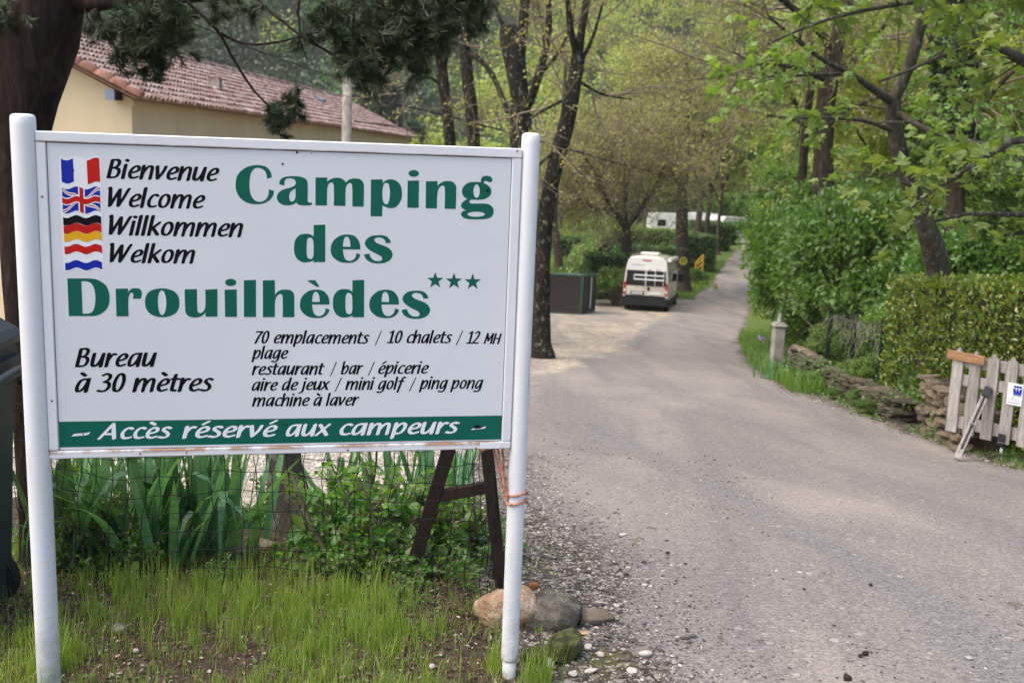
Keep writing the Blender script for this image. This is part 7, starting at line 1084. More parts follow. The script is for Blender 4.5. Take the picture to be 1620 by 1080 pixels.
rock('stone_flake', None, bx(866, 1048), (.032, .018, .008), 26, M['white_pebble'], 'pale curved stone flake below the mossy block', 3, -.7, tilt=(.4, .3), sink=-.4)
rock('flat_rock', None, bx(925, 1003), (.03, .02, .008), 27, M['boulder'], 'small tan chip under the thin flat stone', 3, .2)
rock('rusty_brick', None, bx(843, 935), (.022, .016, .016), 28, M['rust'], 'rusty brick fragment behind the beige boulder', 3, .2, boxy=.3, rough=.05)
rock('bedded_stone', None, bx(405, 872), (.12, .07, .035), 29, M['boulder'], 'flat pale stone bedded at the end of the irises', 3, .2, rough=.25)
rock('bedded_stone', None, bx(382, 884), (.07, .05, .03), 30, M['grey_rock'], 'smaller grey stone in front of the flat pale one', 3, .6)
rock('field_stone', None, bx(190, 1018), (.028, .022, .022), 31, M['grey_rock'], 'small grey stone in the grass under the sign', 3, .2, sink=0)
rock('field_stone', None, bx(216, 1042), (.011, .01, .008), 32, M['white_pebble'], 'tiny white stone in the grass under the sign', 2, .2, sink=0)
rock('field_stone', None, bx(683, 1060), (.016, .012, .01), 34, M['white_pebble'], 'chalky white pebble left of the right post foot', 2, .2, sink=0)
rg_ = random.Random(5)
for i, (px, py) in enumerate(((985, 1045), (1000, 1062), (1020, 1040), (960, 1010), (975, 960), (935, 1065), (1010, 1020), (950, 1040), (905, 1068), (990, 910), (985, 845), (915, 900), (960, 935), (930, 1025))):
    rock('verge_stone', None, bx(px, py), (rg_.uniform(.014, .03), rg_.uniform(.012, .02), rg_.uniform(.006, .012)), 400+i, M['white_pebble'] if i % 3 else M['grey_rock'], 'flat pale stone in the grey gravel right of the post, '+ORD[i]+' of the scattered ones', 2, rg_.uniform(0, 3), group='pale stones in the gravel by the post', cat='stone', sink=.2)
# loose stones and chips
def pebbles(name, n, xr_, yr_, w, size, mat, seed, tst):
    rg = np.random.default_rng(seed); x = rg.uniform(*xr_, n); y = rg.uniform(*yr_, n); m = masks(x, y); p = tst(m, x, y); k = rg.random(n) < p; x, y = x[k], y[k]; n = len(x)
    t = np.array([[1, 0, 0], [-.4, .9, 0], [-.5, -.8, .1], [.2, .1, .9], [0, 0, -.8], [.7, .7, .2], [.6, -.7, .15]]); ico = np.array([[0, 5, 3], [5, 1, 3], [1, 2, 3], [2, 6, 3], [6, 0, 3], [0, 4, 5], [5, 4, 1], [1, 4, 2], [2, 4, 6], [6, 4, 0]])
    s = size*rg.lognormal(0, .45, n); a = rg.uniform(0, 2*PI, n); T = t[None]*(1+rg.normal(size=(n, 7, 1))*.22)*np.array([1, .75, .5]); c, sn = np.cos(a), np.sin(a)
    V = np.stack([T[..., 0]*c[:, None]-T[..., 1]*sn[:, None], T[..., 0]*sn[:, None]+T[..., 1]*c[:, None], T[..., 2]], -1)*s[:, None, None]; z = gz(x, y)+near(x, y)+s*.22; V = V+np.stack([x, y, z], -1)[:, None]
    F = (ico[None]+np.arange(n)[:, None, None]*7).reshape(-1, 3); tag(world_part(name, V.reshape(-1, 3), [F], mat, None), kind='stuff')
pebbles('gravel', 34000, (-.4, 2.2), (3.0, 9), 1, .0052, M['pebble'], 3, lambda m, x, y: np.clip(m[:, 2]*1.2+m[:, 0]*.05*(x < 1.9), 0, 1))
pebbles('dark_gravel', 26000, (-.4, 2.2), (3.0, 9), 1, .0052, M['dark_pebble'], 13, lambda m, x, y: np.clip(m[:, 2]*1.1, 0, 1))
pebbles('white_gravel', 6500, (-.4, 2.2), (3.0, 9), 1, .006, M['white_pebble'], 4, lambda m, x, y: np.clip(m[:, 2]*.6+m[:, 0]*.02, 0, 1))
pebbles('road_grit', 30000, (.4, 4.8), (3.0, 13), 1, .0045, M['pebble'], 5, lambda m, x, y: m[:, 0]*(.05+.35*(np.abs(fbm(x, y, 1.3)-.5) < .05))*(y < 10))
pebbles('dark_grit', 34000, (.3, 4.6), (3.0, 12), 1, .0042, M['dark_pebble'], 15, lambda m, x, y: m[:, 0]*(.04+.5*sstep(.56, .66, fbm(x+3, y, 1.1)))*sstep(3.2, 1.0, x))
pebbles('roadside_chips', 9000, (3.6, 5.6), (7.5, 16), 1, .011, M['pebble'], 6, lambda m, x, y: m[:, 2]*.6)
pebbles('pale_gravel', 26000, (-4.5, .6), (5.8, 12), 1, .0095, M['white_pebble'], 7, lambda m, x, y: m[:, 1]*.8)
# pine cones and bits on the asphalt
for i, (px, py, s) in enumerate(((1057, 876, .013), (1340, 1074, .02), (1368, 1034, .016), (1130, 729, .016), (1361, 1038, .012), (1377, 926, .011), (1272, 932, .008), (1291, 862, .006), (1480, 820, .006))):
    x, y = hit(px, py); V, F = rock_arrays(600+i, s, s*.8, s*.7, 2, .5); o = part('pine_cone', np_mesh('pine_cone', V, [F], M['cone']), None, (x, y, G(x, y)+s*.5), (0, 0, i)); tag(o, 'small dark pine cone on the worn asphalt, '+('in front of the low wall', 'at the very bottom edge of the photo', 'biggest of the pair near the bottom edge', 'farthest out, in the middle of the lane', 'smallest of the pair near the bottom edge', 'alone right of the lane centre', 'just left of the lone one', 'tiny, by the wheel track', 'tiny, far right')[i], 'pine cone', 'pine cones scattered on the road')
for i, (px, py, l) in enumerate(((1030, 836, .05), (1012, 852, .04), (1002, 855, .05), (1005, 862, .03), (975, 812, .035), (940, 850, .06), (1120, 735, .03), (1605, 955, .06))):
    x, y = hit(px, py); o = world_part('fallen_twig', *tube(smooth_line([(x-l/2, y, G(x, y)+.006), (x, y+.01, G(x, y)+.009), (x+l/2, y-.012, G(x, y)+.006)], 8), .0035, 5), M['twig'], None); tag(o, 'short brown twig on the asphalt, '+ORD[i]+' along from the rope post', 'twig', 'twigs scattered on the road')
# ------------------------------------------------------------------ grass
def blades_cloud(name, x, y, h, w, mat, seed, lean=.3, zoff=0.):
    rg = np.random.default_rng(seed); n = len(x); z = gz(x, y)+near(x, y)-.004+zoff; a = rg.uniform(0, 2*PI, n); b = rg.normal(size=n)*.6+a; ln = rg.random(n)**1.5*lean; ax = np.stack([np.cos(a), np.sin(a), 0*a], 1); sd_ = np.stack([-np.sin(b), np.cos(b), 0*a], 1)*w*rg.uniform(.6, 1.3, n)[:, None]/2
    P = np.stack([x, y, z], 1); V = []
    for s, ws in ((0, 1.), (.4, .95), (.75, .6)):
        c = P+ax*(h*ln*s*s)[:, None]+np.array([0, 0, 1.])*(h*s*(1-ln*.3*s))[:, None]; V += [c-sd_*ws, c+sd_*ws]
    V.append(P+ax*(h*ln)[:, None]+np.array([0, 0, 1.])*(h*(1-ln*.45))[:, None]); V = np.stack(V, 1); i = np.arange(n)[:, None]*7
    F4 = np.concatenate([np.concatenate([i, i+1, i+3, i+2], 1), np.concatenate([i+2, i+3, i+5, i+4], 1)]); F3 = np.concatenate([i+4, i+5, i+6], 1)
    tag(world_part(name, V.reshape(-1, 3), [F4, F3], mat, None), kind='stuff')
def tufts(name, cx_, cy_, nb, r, h, w, mat, seed, lean=.55):
    """little fans of grass: centres (cx_, cy_), nb blades each"""
    rg = np.random.default_rng(seed); n = len(cx_); k = rg.integers(max(2, nb//3), nb*2, n); idx = np.repeat(np.arange(n), k); m = len(idx); q = rg.normal(size=(m, 2))*r; hh = np.repeat(rg.lognormal(0, .35, n), k)*h*rg.uniform(.45, 1.15, m)
    blades_cloud(name, cx_[idx]+q[:, 0], cy_[idx]+q[:, 1], np.minimum(hh, h*2.2), w, mat, seed+1, lean)
def verge_grass():
    rg = np.random.default_rng(14); n = 7600; x = rg.uniform(-2.9, .3, n); y = rg.uniform(2.75, 4.7, n); q = fbm(x+5, y, 2.0, 4); edge = sstep(.2, -.3, x+(q-.47)*.8)
    p = edge*(sstep(.34, .56, q)*.9+.22)*np.where(y > 4.1, .4, 1); k = rg.random(n) < p; tufts('grass', x[k], y[k], 8, .012, .062, .0026, M['grass'], 1)
    k = (rg.random(n) < edge*.3); tufts('dry_grass', x[k]+.02, y[k], 6, .016, .05, .0022, M['dry_grass'], 5, 1.)
    xs, ys = [], []
    for px, py, r, m in ((850, 1075, .05, 12), (70, 1078, .06, 14), (110, 1060, .09, 14), (350, 950, .16, 26), (430, 985, .18, 36), (560, 960, .18, 40), (470, 1030, .15, 24), (300, 1000, .15, 16), (600, 1010, .12, 24), (250, 960, .15, 18), (520, 905, .14, 20), (780, 1070, .06, 5), (180, 940, .14, 14), (130, 1000, .12, 10), (650, 905, .04, 5), (1000, 1000, .0, 0)):
        if not m: continue
        cx_, cy_ = hit(px, py); xs.append(cx_+rg.normal(size=m)*r*.6); ys.append(cy_+rg.normal(size=m)*r*.6)
    xs = np.concatenate(xs); ys = np.concatenate(ys); tufts('tall_grass', xs, ys, 13, .016, .105, .003, M['grass'], 9, .4)
    n = 260; x = rg.uniform(-2.4, .1, n); y = rg.uniform(3.1, 4.6, n); k = fbm(x, y+4, 3) > .5; x, y = x[k], y[k]   # feathery seed heads standing above the rest
    for a, b in zip(x[:46], y[:46]): pass
verge_grass()
def litter(name, n, xr_, yr_, ls, mat, seed, f):
    rg = np.random.default_rng(seed); x = rg.uniform(*xr_, n); y = rg.uniform(*yr_, n); k = rg.random(n) < f(x, y); x, y = x[k], y[k]; P = np.stack([x, y, gz(x, y)+near(x, y)+.004+rg.random(len(x))*.006], 1); V, F = leaf_cloud(P, rg.uniform(.5, 1.3, len(P))*ls, T_OVAL, rg, 2.2)
    tag(world_part(name, V, F, mat, None), kind='stuff')
litter('leaf_litter', 9000, (-2.8, .5), (2.8, 4.9), .018, M['dead_leaf'], 1, lambda x, y: sstep(.4, -.1, x)*.8)
litter('pale_litter', 1700, (-2.8, .6), (2.8, 4.9), .016, M['pale_leaf'], 7, lambda x, y: sstep(.5, .1, x)*.8)
litter('ground_cover', 9500, (-2.8, .35), (2.9, 5.0), .016, M['leaf_fresh'], 2, lambda x, y: sstep(.3, -.3, x)*sstep(.42, .6, fbm(x, y+9, 3))*.9+.04*(x < .3))
litter('roadside_litter', 3500, (4.0, 5.6), (7.5, 18), .045, M['dead_leaf'], 3, lambda x, y: sstep(-.15, .15, x-xr(y))*.5)
litter('wall_ivy', 2600, (4.45, 4.95), (10.5, 18.5), .055, M['leaf_green'], 8, lambda x, y: sstep(.45, .58, fbm(x, y, 1.2))*.9)
def wall_creeper():
    rg = np.random.default_rng(21); n = 5200; y = rg.uniform(11, 18.4, n); x = 4.86+rg.uniform(-.26, .3, n); h = rg.random(n)*.46; k = fbm(x*2+y, y+h*3, 1.6) > .49; x, y, h = x[k], y[k], h[k]
    P = np.stack([x-.05*(h < .3), y, gz(x, y)+h], 1); V, F = leaf_cloud(P, rg.uniform(.5, 1.2, len(P))*.05, T_OVAL, rg, .4, np.tile([-1, 0, -.3], (len(P), 1))); tag(world_part('wall_creeper', V, F, M['leaf_green'], None), kind='stuff')
wall_creeper()
litter('roadside_weeds', 7000, (4.2, 5.6), (7.5, 18.5), .05, M['leaf_fresh'], 4, lambda x, y: sstep(.12, .5, x-xr(y))*sstep(.45, .6, fbm(x, y, 1.5)))
def more_grass():
    rg = np.random.default_rng(15)
    n = 9000; y = rg.uniform(15.5, 31, n); x = xr(y)+rg.uniform(.05, 2.2, n)*np.clip((y-14)/5, .2, 1); k = (x < 4.7+np.clip(y-18.6, 0, 20)*.3); x, y = x[k], y[k]; blades_cloud('roadside_grass', x, y, rg.uniform(.12, .34, len(x)), .016, M['leaf_fresh'], 4, .5)
    n = 1800; y = rg.uniform(8, 12, n); x = rg.uniform(4.5, 5.3, n); blades_cloud('gateside_grass', x, y, rg.uniform(.03, .09, n), .008, M['leaf_fresh'], 5, .6)
    n = 9000; y = rg.uniform(56, 82, n); x = xl(y)-rg.uniform(.1, 4.5, n); k = x > 7.4+(y-46)*.1; x, y = x[k], y[k]; blades_cloud('far_verge_grass', x, y, rg.uniform(.05, .16, len(x)), .05, M['leaf_fresh'], 6, .5)
    n = 7000; y = rg.uniform(62, 132, n); x = rg.uniform(-6, 12, n); blades_cloud('meadow_grass', x, y, rg.uniform(.2, .5, len(x)), .12, M['grass'], 7, .5)
more_grass()
# ------------------------------------------------------------------ picket gate
def picket_gate():
    a = at(1505.5, 682, 10.2); b = at(1588, 706, 9.8); d = b-a; ang = math.atan2(d[1], d[0]); sp = math.hypot(d[0], d[1])/3; W = .108; H = .82; rg = random.Random(6)
    t = thing('picket_gate', a, 'weathered grey wooden picket gate on a castor at the right edge', 'gate', rz=ang)
    for k in range(8):
        x = k*sp; hh = H+rg.uniform(-.012, .012); tp = [(-W/2, 0), (W/2, 0), (W/2, hh-.085), (W*.46, hh-.05), (W*.22, hh-.032), (W*.13, hh-.008), (0, hh), (-W*.13, hh-.008), (-W*.22, hh-.032), (-W*.46, hh-.05), (-W/2, hh-.085)]
        o = part('picket', MB().prism(tp, 'y', -.011, .011).mesh('picket', M['weather_wood']), t, (x, -.014, rg.uniform(-.006, .006)), (0, rg.uniform(-.008, .008), 0))
        for z in (.72, .52, .11):
            part('nail', MB().cyl((0, -.028, z), (0, -.024, z), .004, .003, 6).mesh('nail', M['black_metal']), t, (x+rg.uniform(-.01, .01), 0, 0))
    for z0, z1 in ((.655, .765), (.47, .575), (.045, .165)): MB().box((-.03, -.001, z0), (7*sp+.05, .024, z1), bev=.003).part('rail', M['weather_wood'], t)
    # brown board screwed over the first two pickets
    p = at(1485, 562, 10.15); o = MB().box((0, -.011, -.04), (.375, .011, .045), bev=.003).part('brown_board', M['orange_wood'], t); Mi = Matrix.Rotation(-ang, 3, 'Z'); q = Mi @ Vector(tuple(p-a)); o.location = (q.x, -.038, q.z); o.rotation_euler = (0, .03, 0)
    # castor under the fourth picket
    cx_ = 3*sp-.015; g0 = G(*(at(1585, 720, 9.85)[:2]))-a[2]
    part('castor_bracket', MB().box((-.035, -.034, .01), (.035, -.026, .09), bev=.002).box((-.035, -.08, -.006), (.035, .03, .0)).mesh('castor_bracket', M['black_metal']), t, (cx_, 0, 0))
    part('castor_fork', MB().box((-.022, -.05, -.065), (-.014, -.01, -.006)).box((.014, -.05, -.065), (.022, -.01, -.006)).mesh('castor_fork', M['black_metal']), t, (cx_, 0, 0))
    part('castor_wheel', MB().cyl((-.012, -.03, -.07), (.012, -.03, -.07), .036, .036, 20).mesh('castor_wheel', M['castor']), t, (cx_, 0, 0), (0, 0, .35))
    return t, a, ang, sp
M['castor'] = mat_flat('castor', (.5, .49, .44), .5, dirt=.2)
gate, ga, gang, gsp = picket_gate()
def gate_local(x, y, z): return np.array(Matrix.Translation(Vector(tuple(ga))) @ Matrix.Rotation(gang, 4, 'Z') @ Vector((x, y, z)))
def gate_prop():
    top = gate_local(2*gsp-.02, -.06, .455); x, y = hit(1513, 729); ft = np.array([x, y, G(x, y)+.02]); t = thing('gate_prop', (x, y, G(x, y)), 'slanting grey drop bar with a black metal strip leaning on the picket gate', 'prop')
    n = np.array([-.35, -.9, .2]); beam('bar', top, ft, .062, .034, M['weather_wood'], t, n); d = unit(ft-top); z_ = unit(n-d*(n@d))
    beam('metal_strip', top+z_*.0205, top+d*np.linalg.norm(ft-top)*.86+z_*.0205, .02, .006, M['black_metal'], t, n)
    beam('hinge', top-d*.05+z_*.01, top+d*.05+z_*.01, .068, .06, M['black_metal'], t, n)
    c = top+d*np.linalg.norm(ft-top)*.5; mb = MB().cyl(c+z_*.02, c+z_*.06, .012, .01, 10); mb.cyl(c+z_*.055-np.array([.03, 0, 0]), c+z_*.055, .009, .009, 8); V, F = mb.arr(); world_part('bolt', V, F, M['galvanised'], t)
gate_prop()
def poster():
    c = gate_local(3.36*gsp, -.036, .485); t = thing('notice', c, 'small white notice with blue standing figures pinned to the picket gate', 'notice', rz=gang); w, h = .142, .205
    MB().box((-w/2, -.0012, -h/2), (w/2, .0012, h/2)).part('sheet', M['white_ink'], t)
    def fig(x, z, s):
        a = np.linspace(0, 2*PI, 10, endpoint=False); return [np.stack([x+s*.16*np.cos(a), z+s*.88+s*.14*np.sin(a)], 1), np.array([(x-.2*s, z+.68*s), (x+.2*s, z+.68*s), (x+.16*s, z+.36*s), (x+.12*s, z), (x+.02*s, z), (x, z+.3*s), (x-.02*s, z), (x-.12*s, z), (x-.16*s, z+.36*s)])]
    cs = []
    for x in (-.004, .022, .048): cs += fig(x, -.005, .088)
    cs.append(np.array([(-.016, -.014), (.062, -.014), (.062, -.009), (-.016, -.009)])); cs.append(np.array([(-.02, -.05), (-.015, -.05), (-.008, -.02), (-.014, -.02)]))
    V, F = curve_mesh(cs); V = V[:, [0, 2, 1]]; V[:, 1] = -.0022; part('blue_figures', np_mesh('blue_figures', V, F, M['blue_ink']), t)
    mb = MB()
    for z, x0, x1 in ((-.043, -.06, .055), (-.06, -.05, .06), (-.078, -.06, .06), (-.084, -.05, .05)): mb.box((x0, -.0024, z-.0022), (x1, -.0014, z+.0022))
    mb.part('faint_print', M['grey_ink'], t)
M['grey_ink'] = mat_flat('grey_ink', (.3, .32, .4), .5)
poster()

# ------------------------------------------------------------------ wire fence on the low wall
def garden_fence():
    y0, y1 = 17.4, 14.5; xf = 5.12; t = thing('garden_fence', P3(xf, y0), 'green steel wire fence with tangled dry vine on the low stone wall', 'fence'); base = lambda y: G(xf, y)+.0
    for y in (17.1, 15.85, 14.6):
        V, F = MB().box((xf-.028, y-.028, base(y)), (xf+.028, y+.028, base(y)+1.22), bev=.004).arr(); world_part('post', V, F, M['wire_green'], t)
    for k in range(9): world_part('wire', *tube([(xf, y, base(y)+.35+k*.095+.012*math.sin(y*7+k)) for y in np.linspace(y0, y1, 16)], .0035, 3), M['wire_green'], t)
    for y in np.arange(y1, y0, .1): world_part('wire', *tube([(xf, y, base(y)+.35), (xf+.01, y, base(y)+1.13)], .003, 3), M['wire_green'], t)
    rg = np.random.default_rng(3); n = 90; P = np.stack([np.full(n, xf-.03)+rg.normal(size=n)*.03, rg.uniform(14.5, 17.2, n), np.zeros(n)], 1); P[:, 2] = gz(P[:, 0], P[:, 1])+1.12+rg.normal(size=n)*.05; D = np.stack([rg.normal(size=n)*.3-.1, rg.normal(size=n)*.6, -np.abs(rg.normal(size=n))-.1], 1)
    s = sprout(P, D, rg.uniform(.2, .7, n), rg, 7, .2, -.08); V, F = tubes_batch(s, np.full((n, 7), .0028), 3); tag(world_part('dry_vine', V, F, M['dry_vine'], t), kind='stuff')
M['dry_vine'] = mat_flat('dry_vine', (.17, .155, .12), .9)
garden_fence()
# the flowering iris beside the pillar
def flowering_iris():
    x, y = 4.36, 17.7; t = iris_clump(x, y, 22, .75, 99, 'blue-green iris clump with one lilac flower left of the stone pillar', spread=.3)
    x2, y2 = 4.34, 18.4; dx, dy = x2-x, y2-y; part('flower_stem', MB().tube([(dx, dy, 0), (dx+.01, dy, .3), (dx, dy, .56)], .008, 5).mesh('flower_stem', M['stem_green']), t)
    rg = np.random.default_rng(1); P = np.tile([dx, dy, .57], (10, 1))+rg.normal(size=(10, 3))*.02; V, F = leaf_cloud(P, .065, T_OVAL, rg, .2, rg.normal(size=(10, 3))); part('flower', np_mesh('flower', V, F, M['purple_petal']), t)
flowering_iris()

# ------------------------------------------------------------------ slatted bin store
def bin_store():
    x0, y0 = xy(862, 42.2), 42.2; t = thing('bin_store', P3(x0, y0, .0), 'brown slatted bin enclosure with green corner posts on the pale gravel', 'enclosure'); t.rotation_euler = (-.085, 0, -.21); w, d, h = 1.42, 3.9, 1.56; rg = random.Random(3)
    sl = -.085
    n = 17; step = (h-.1)/n
    f1 = MB().box((.06, -.012, 0), (w-.06, .012, step-.026), bev=.003).mesh('slat', M['slat_brown']); f2 = MB().box((-.012, .07, 0), (.012, d-.07, step-.018), bev=.003).mesh('slat', M['slat_brown']); f3 = MB().box((-.012, .07, 0), (.012, d-.07, step-.018), bev=.003).mesh('slat', M['slat_brown'])
    for k in range(n):
        part('slat', f1, t, (0, .0, .08+k*step)); part('slat', f2, t, (w, 0, .08+k*step)); part('slat', f3, t, (0, 0, .08+k*step))
    for x, y in ((0, 0), (w, 0), (w, d), (0, d), (w, d*.5)): part('corner_post', MB().box((-.05, -.05, -.5), (.05, .05, h+.05), bev=.006).mesh('corner_post', M['green_trim']), t, (x, y, 0))
    for lo, hi in (((-.05, -.045, h-.03), (w+.05, .05, h+.02)), ((w-.045, .05, h-.03), (w+.05, d, h+.02)), ((-.05, .05, h-.03), (.05, d, h+.02)), ((-.05, -.045, 0), (w+.05, .05, .075)), ((w-.045, .05, 0), (w+.05, d, .075))): MB().box(lo, hi, bev=.004).part('green_rail', M['green_trim'], t)
    MB().box((.05, .06, .05), (w-.05, d-.05, h-.1)).part('inner_bins', M['bin_plastic'], t)
    for k in range(3): MB().box((.08, .1+k*1.27, h-.09), (w-.08, 1.25+k*1.27, h+.03), bev=.04).part('bin_lid', M['lid_green'], t)
    for k in range(7): MB().tube([(w-.04, .1+k*.58, h), (w-.02, .1+k*.58, h+.12), (w, .1+k*.58, h+.14)], .022, 6).part('hinge_arm', M['green_trim'], t)
    MB().cyl((w+.03, d*.62, .2), (w+.03, d*.62, h-.05), .03, .03, 8).part('drain_pipe', M['white_paint'], t)
M['lid_green'] = mat_flat('lid_green', (.06, .1, .075), .6, .2)
bin_store()

# ------------------------------------------------------------------ the camper van
def camper_van():
    x, y = xy(1018.5, 48), 48.; t = thing('camper_van', P3(x, y, -.02), 'white and beige high-roof camper van parked with its back to the camera', 'camper van'); t.rotation_euler = (-.045, 0, -.235)
    prof = [(.93, .34), (1.0, .5), (1.025, .9), (1.02, 1.25), (.98, 1.7), (.93, 2.1), (.87, 2.33), (.76, 2.46), (.5, 2.52), (0, 2.54)]
    stations = [(0, .985, 2.44, .34), (.05, .995, 2.5, .34), (.2, 1, 2.54, .34), (1.5, 1, 2.54, .34), (3.0, 1, 2.54, .34), (4.1, 1, 2.5, .34), (4.6, .99, 2.2, .34), (5.1, .97, 1.62, .34), (5.55, .94, 1.2, .34), (5.85, .86, 1.02, .36), (5.98, .7, .85, .4)]
    V = []; ring = prof+[(-a, b) for a, b in prof[-2::-1]]; k = len(ring)
    for yy, ws, top, bot in stations:
        for a, b in ring: V.append((a*ws, yy, bot+(b-.34)*(top-bot)/(2.54-.34)))
    n = len(stations); F4 = [[i*k+j, i*k+j+1, (i+1)*k+j+1, (i+1)*k+j] for i in range(n-1) for j in range(k-1)]; F4 += [[i*k+k-1, i*k, (i+1)*k, (i+1)*k+k-1] for i in range(n-1)]
    part('body', np_mesh('body', np.array(V), [np.array(F4), np.array([list(range(k))[::-1]]), np.array([[(n-1)*k+j for j in range(k)]])], M['van_paint'], False), t)
    up = MB().prism([(-.925, 1.86), (.925, 1.86), (.87, 2.28), (.76, 2.4), (.5, 2.435), (-.5, 2.435), (-.76, 2.4), (-.87, 2.28)], 'y', -.012, .02); up.part('rear_top_panel', M['van_white'], t)
    MB().prism([(-.91, 1.17), (-.02, 1.17), (-.02, 1.86), (-.86, 1.86)], 'y', -.018, 0).part('rear_window', M['dark_glass'], t); MB().prism([(.02, 1.17), (.91, 1.17), (.86, 1.86), (.02, 1.86)], 'y', -.018, 0).part('rear_window', M['dark_glass'], t)
    for s in (-1, 1):
        d = MB().box((min(s*.02, s*.86), -.014, .55), (max(s*.02, s*.86), .01, 1.15), bev=.01).part('rear_door', M['van_paint'], t)
        MB().prism([(s*.865, .78), (s*1.0, .78), (s*.99, 1.32), (s*.9, 1.32)], 'y', -.03, .06).part('tail_lamp', M['tail_red'], t); MB().prism([(s*.88, .86), (s*.985, .86), (s*.98, 1.02), (s*.885, 1.02)], 'y', -.036, -.031).part('reversing_lamp', M['tail_clear'], t)
        for yy in (.95, 4.95):
            w_ = thing('x', (0, 0, 0), None, None) if False else None
            wh = part('wheel', MB().cyl((s*.80, yy, .34), (s*1.0, yy, .34), .345, .345, 24).mesh('wheel', M['rubber']), t); part('rim', MB().cyl((s*1.0, yy, .34), (s*1.012, yy, .34), .21, .19, 20).mesh('rim', M['galvanised']), wh)
            MB().cyl((s*1.0, yy, .36), (s*1.035, yy, .36), .42, .40, 24).part('wheel_arch', M['bumper'], t) if False else None
        MB().box((min(s*.98, s*1.04), .3, .32), (max(s*.98, s*1.04), 5.6, .56), bev=.02).part('sill', M['bumper'], t)
        for y0, y1 in ((.75, 1.75), (2.0, 3.2)): MB().prism([(y0, 1.32), (y1, 1.32), (y1, 1.84), (y0, 1.84)], 'x', s*.985-.02, s*.985+.04, ).part('side_window', M['dark_glass'], t)
        MB().prism([(3.5, 1.3), (4.7, 1.3), (4.35, 1.85), (3.5, 1.85)], 'x', s*.98-.03, s*.98+.035).part('door_window', M['dark_glass'], t)
        m = MB().box((min(s*1.04, s*1.3), 4.45, 1.2), (max(s*1.04, s*1.3), 4.6, 1.6), bev=.04).part('mirror', M['bumper'], t)
    MB().prism([(-1.0, .3), (1.0, .3), (1.03, .42), (1.03, .6), (.99, .66), (-.99, .66), (-1.03, .6), (-1.03, .42)], 'y', -.16, .06).part('rear_bumper', M['bumper'], t)
    MB().box((-.9, -.1, .664), (.9, -.02, .74), bev=.01).part('bumper_step', M['bumper'], t)
    MB().box((-.68, -.03, .76), (-.06, -.0145, .92), bev=.004).part('plate_recess', M['bumper'], t); MB().box((-.64, -.045, .775), (-.12, -.031, .895), bev=.003).part('licence_plate', M['plate'], t)
    MB().box((-.62, -.0475, .8), (-.58, -.0455, .87)).part('plate_mark', M['blue_ink'], t)
    for k in range(6): MB().box((-.55+k*.065, -.0475, .8), (-.52+k*.065, -.0455, .87)).part('plate_figure', M['grey_ink'], t)
    MB().box((.1, -.04, .79), (.7, -.0145, .9), bev=.01).part('blank_panel', M['van_white'], t); MB().box((-.2, -.03, 2.3), (.2, -.013, 2.35), bev=.005).part('brake_lamp', M['tail_red'], t)
    MB().box((.08, -.045, .96), (.2, -.0145, 1.12), bev=.02).part('door_handle', M['rubber'], t)
    MB().box((-.5, -.02, 1.08), (-.36, -.0145, 1.12), bev=.002).part('badge', M['grey_ink'], t)
    pts = [(-.68, -.016, 2.08), (-.6, -.016, 2.12), (-.5, -.016, 2.1), (-.4, -.016, 2.13), (-.25, -.016, 2.1), (-.1, -.016, 2.12)]; MB().tube(pts, .014, 5).part('logo', M['grey_ink'], t)
    # cycle rack
    for z in (1.47, 1.66): MB().box((-.52, -.26, z-.03), (.84, -.2, z+.03), bev=.01).part('rack_rail', M['white_paint'], t)
    for x_ in (-.02, .03, .42, .8): MB().tube([(x_, -.16, 1.2), (x_, -.22, 1.4), (x_, -.22, 1.9), (x_, -.03, 2.0)], .014, 6).part('rack_upright', M['white_paint'], t)
    MB().tube([(-.52, -.23, 1.47), (-.52, -.23, 1.66)], .016, 6).part('rack_end', M['white_paint'], t)
    for x_ in (.2, .5, .62): MB().tube([(x_, -.22, 1.66), (x_+.03, -.28, 1.8), (x_-.02, -.24, 1.95)], .02, 6).part('rack_clamp', M['rubber'], t)
    MB().box((-.42, .9, 2.53), (.42, 1.75, 2.66), bev=.04).part('roof_hatch', M['van_white'], t); MB().box((-.3, 2.5, 2.53), (.3, 3.1, 2.62), bev=.03).part('roof_vent', M['van_white'], t)
    MB().prism([(.84, 2.3), (1.02, 2.28), (1.04, 2.42), (.88, 2.46)], 'y', .5, 4.2).part('awning', M['van_white'], t)
    MB().box((-.75, .3, 2.5), (-.7, 3.8, 2.56)).part('roof_rail', M['galvanised'], t)
camper_van()

# ------------------------------------------------------------------ round yellow sign on the tree, yellow railing
def round_sign():
    c = at(1081, 413, 59.9); t = thing('round_sign', c, 'small round yellow sign fixed to the straight roadside trunk', 'sign'); r = .235
    MB().cyl((0, 0, 0), (0, .02, 0), r, r, 28).part('disc', M['yellow_sign'], t); a = np.linspace(0, 2*PI, 28, endpoint=False)
    V, F = curve_mesh([np.stack([r*.97*np.cos(a), r*.97*np.sin(a)], 1), np.stack([r*.9*np.cos(a), r*.9*np.sin(a)], 1)]); V = V[:, [0, 2, 1]]; V[:, 1] = -.003; part('ring', np_mesh('ring', V, F, M['grey_ink']), t)
    MB().box((-.11, -.004, .02), (-.03, -.002, .12)).box((.03, -.004, .02), (.11, -.002, .12)).box((-.12, -.004, -.08), (.12, -.002, -.05)).part('symbol', M['black_ink'], t)
    MB().box((-.03, .02, -.03), (.03, .3, .03)).part('bracket', M['galvanised'], t)
round_sign()
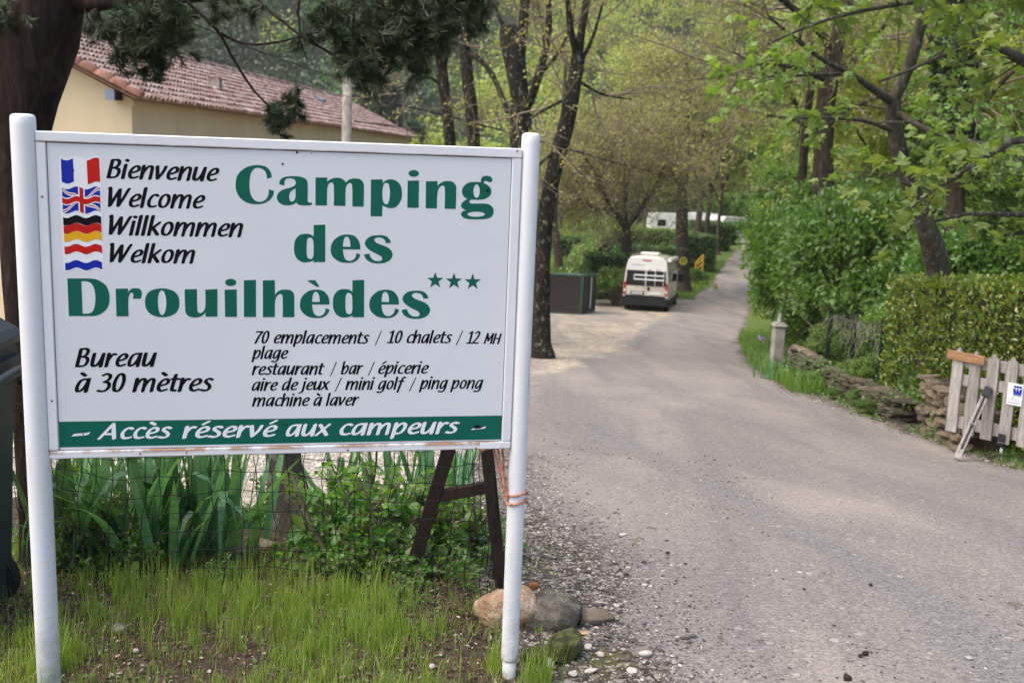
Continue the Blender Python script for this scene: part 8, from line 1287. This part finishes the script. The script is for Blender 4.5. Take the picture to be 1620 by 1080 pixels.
def railing():
    a = at(1099, 441, 66.5); a = np.array(P3(a[0], a[1])); b = at(1111, 430, 70.5); b = np.array(P3(b[0], b[1])); t = thing('railing', a, 'bright yellow metal railing beside the far road', 'railing'); v = b-a; ha, hb = 1.15, 1.35
    for p, h in ((a, ha), (b, hb), (a+v*.08, ha)): V, F = MB().tube([p, p+np.array([0, 0, h])], .055, 8).arr(); world_part('post', V, F, M['yellow_paint'], t)
    for f in (.35, .58, .8, 1.0): V, F = MB().tube([a+np.array([0, 0, ha*f]), b+np.array([0, 0, hb*f])], .045, 8).arr(); world_part('rail', V, F, M['yellow_paint'], t)
railing()

# ------------------------------------------------------------------ white caravans far up the valley
def caravan(px, Y, L, rz, label):
    x = xy(px, Y); t = thing('caravan', P3(x, Y), label, 'caravan', rz=rz)
    MB().prism([(-L/2, .5), (L/2, .5), (L/2+.15, 1.2), (L/2, 2.2), (L/2-.4, 2.5), (-L/2+.3, 2.55), (-L/2, 2.3)], 'y', -1.05, 1.05).part('body', M['van_white'], t)
    for k in (-.3, .15): MB().box((L*k-.35, -1.075, 1.35), (L*k+.45, -1.052, 1.95), bev=.01).part('window', M['dark_glass'], t)
    for s in (-1.06, 1.06): MB().cyl((.1, s-.05, .34), (.1, s+.05, .34), .33, .33, 16).part('wheel', M['rubber'], t)
    MB().box((L*.32, -1.07, .75), (L*.32+.55, -1.051, 2.15), bev=.01).part('door', M['van_white'], t)
caravan(1052, 103, 4.2, .15, 'long white caravan behind the hedge left of the dark trunks'); caravan(1104, 106, 3.6, -.2, 'white caravan between the dark trunks'); caravan(1142, 101, 3.0, .5, 'white caravan right of the dark trunks beside the bright green tree')

# ------------------------------------------------------------------ vineyard on the left of the valley
def vineyard():
    rg = np.random.default_rng(9); vm = None
    for i, (xa, ya, xb, yb) in enumerate(((2.6, 70, 4.6, 118), (3.8, 70, 6.4, 118), (5.0, 74, 8.2, 118), (6.6, 86, 10, 118), (1.2, 72, 2.6, 118))):
        t = thing('vine_row', P3(xa, ya), 'row of thin vine stakes on the pale slope, '+('second', 'third', 'fourth', 'rightmost', 'leftmost')[i]+' of the rows', 'vine row', 'vine rows on the slope')
        n = 14
        for k in range(n):
            x = xa+(xb-xa)*k/(n-1); y = ya+(yb-ya)*k/(n-1); V, F = MB().box((x-.03, y-.03, G(x, y)-.1), (x+.03, y+.03, G(x, y)+1.5)).arr(); world_part('stake', V, F, M['twig'], t)
        for h in (.7, 1.2): world_part('wire', *tube([(xa+(xb-xa)*s, ya+(yb-ya)*s, G(xa+(xb-xa)*s, ya+(yb-ya)*s)+h) for s in np.linspace(0, 1, 10)], .012, 3), M['galvanised'], t)
        m = 500; s = rg.random(m); x = xa+(xb-xa)*s+rg.normal(size=m)*.12; y = ya+(yb-ya)*s; P = np.stack([x, y, gz(x, y)+rg.uniform(.5, 1.3, m)], 1); V, F = leaf_cloud(P, .16, T_QUAD, rg, .5); tag(world_part('foliage', V, F, M['leaf_fresh'], t), kind='stuff')
vineyard()
# ------------------------------------------------------------------ thin spring haze over the valley
def haze():
    m, nt, out = newmat('haze'); v = nt.nodes.new('ShaderNodeVolumePrincipled'); v.inputs['Color'].default_value = (.97, .98, 1, 1); v.inputs['Density'].default_value = .00028; v.inputs['Anisotropy'].default_value = .2
    nt.links.new(v.outputs[0], out.inputs['Volume']); o = MB().box((-560, -80, -8), (560, 740, 320)).part('haze', m); tag(o, kind='stuff')
haze()
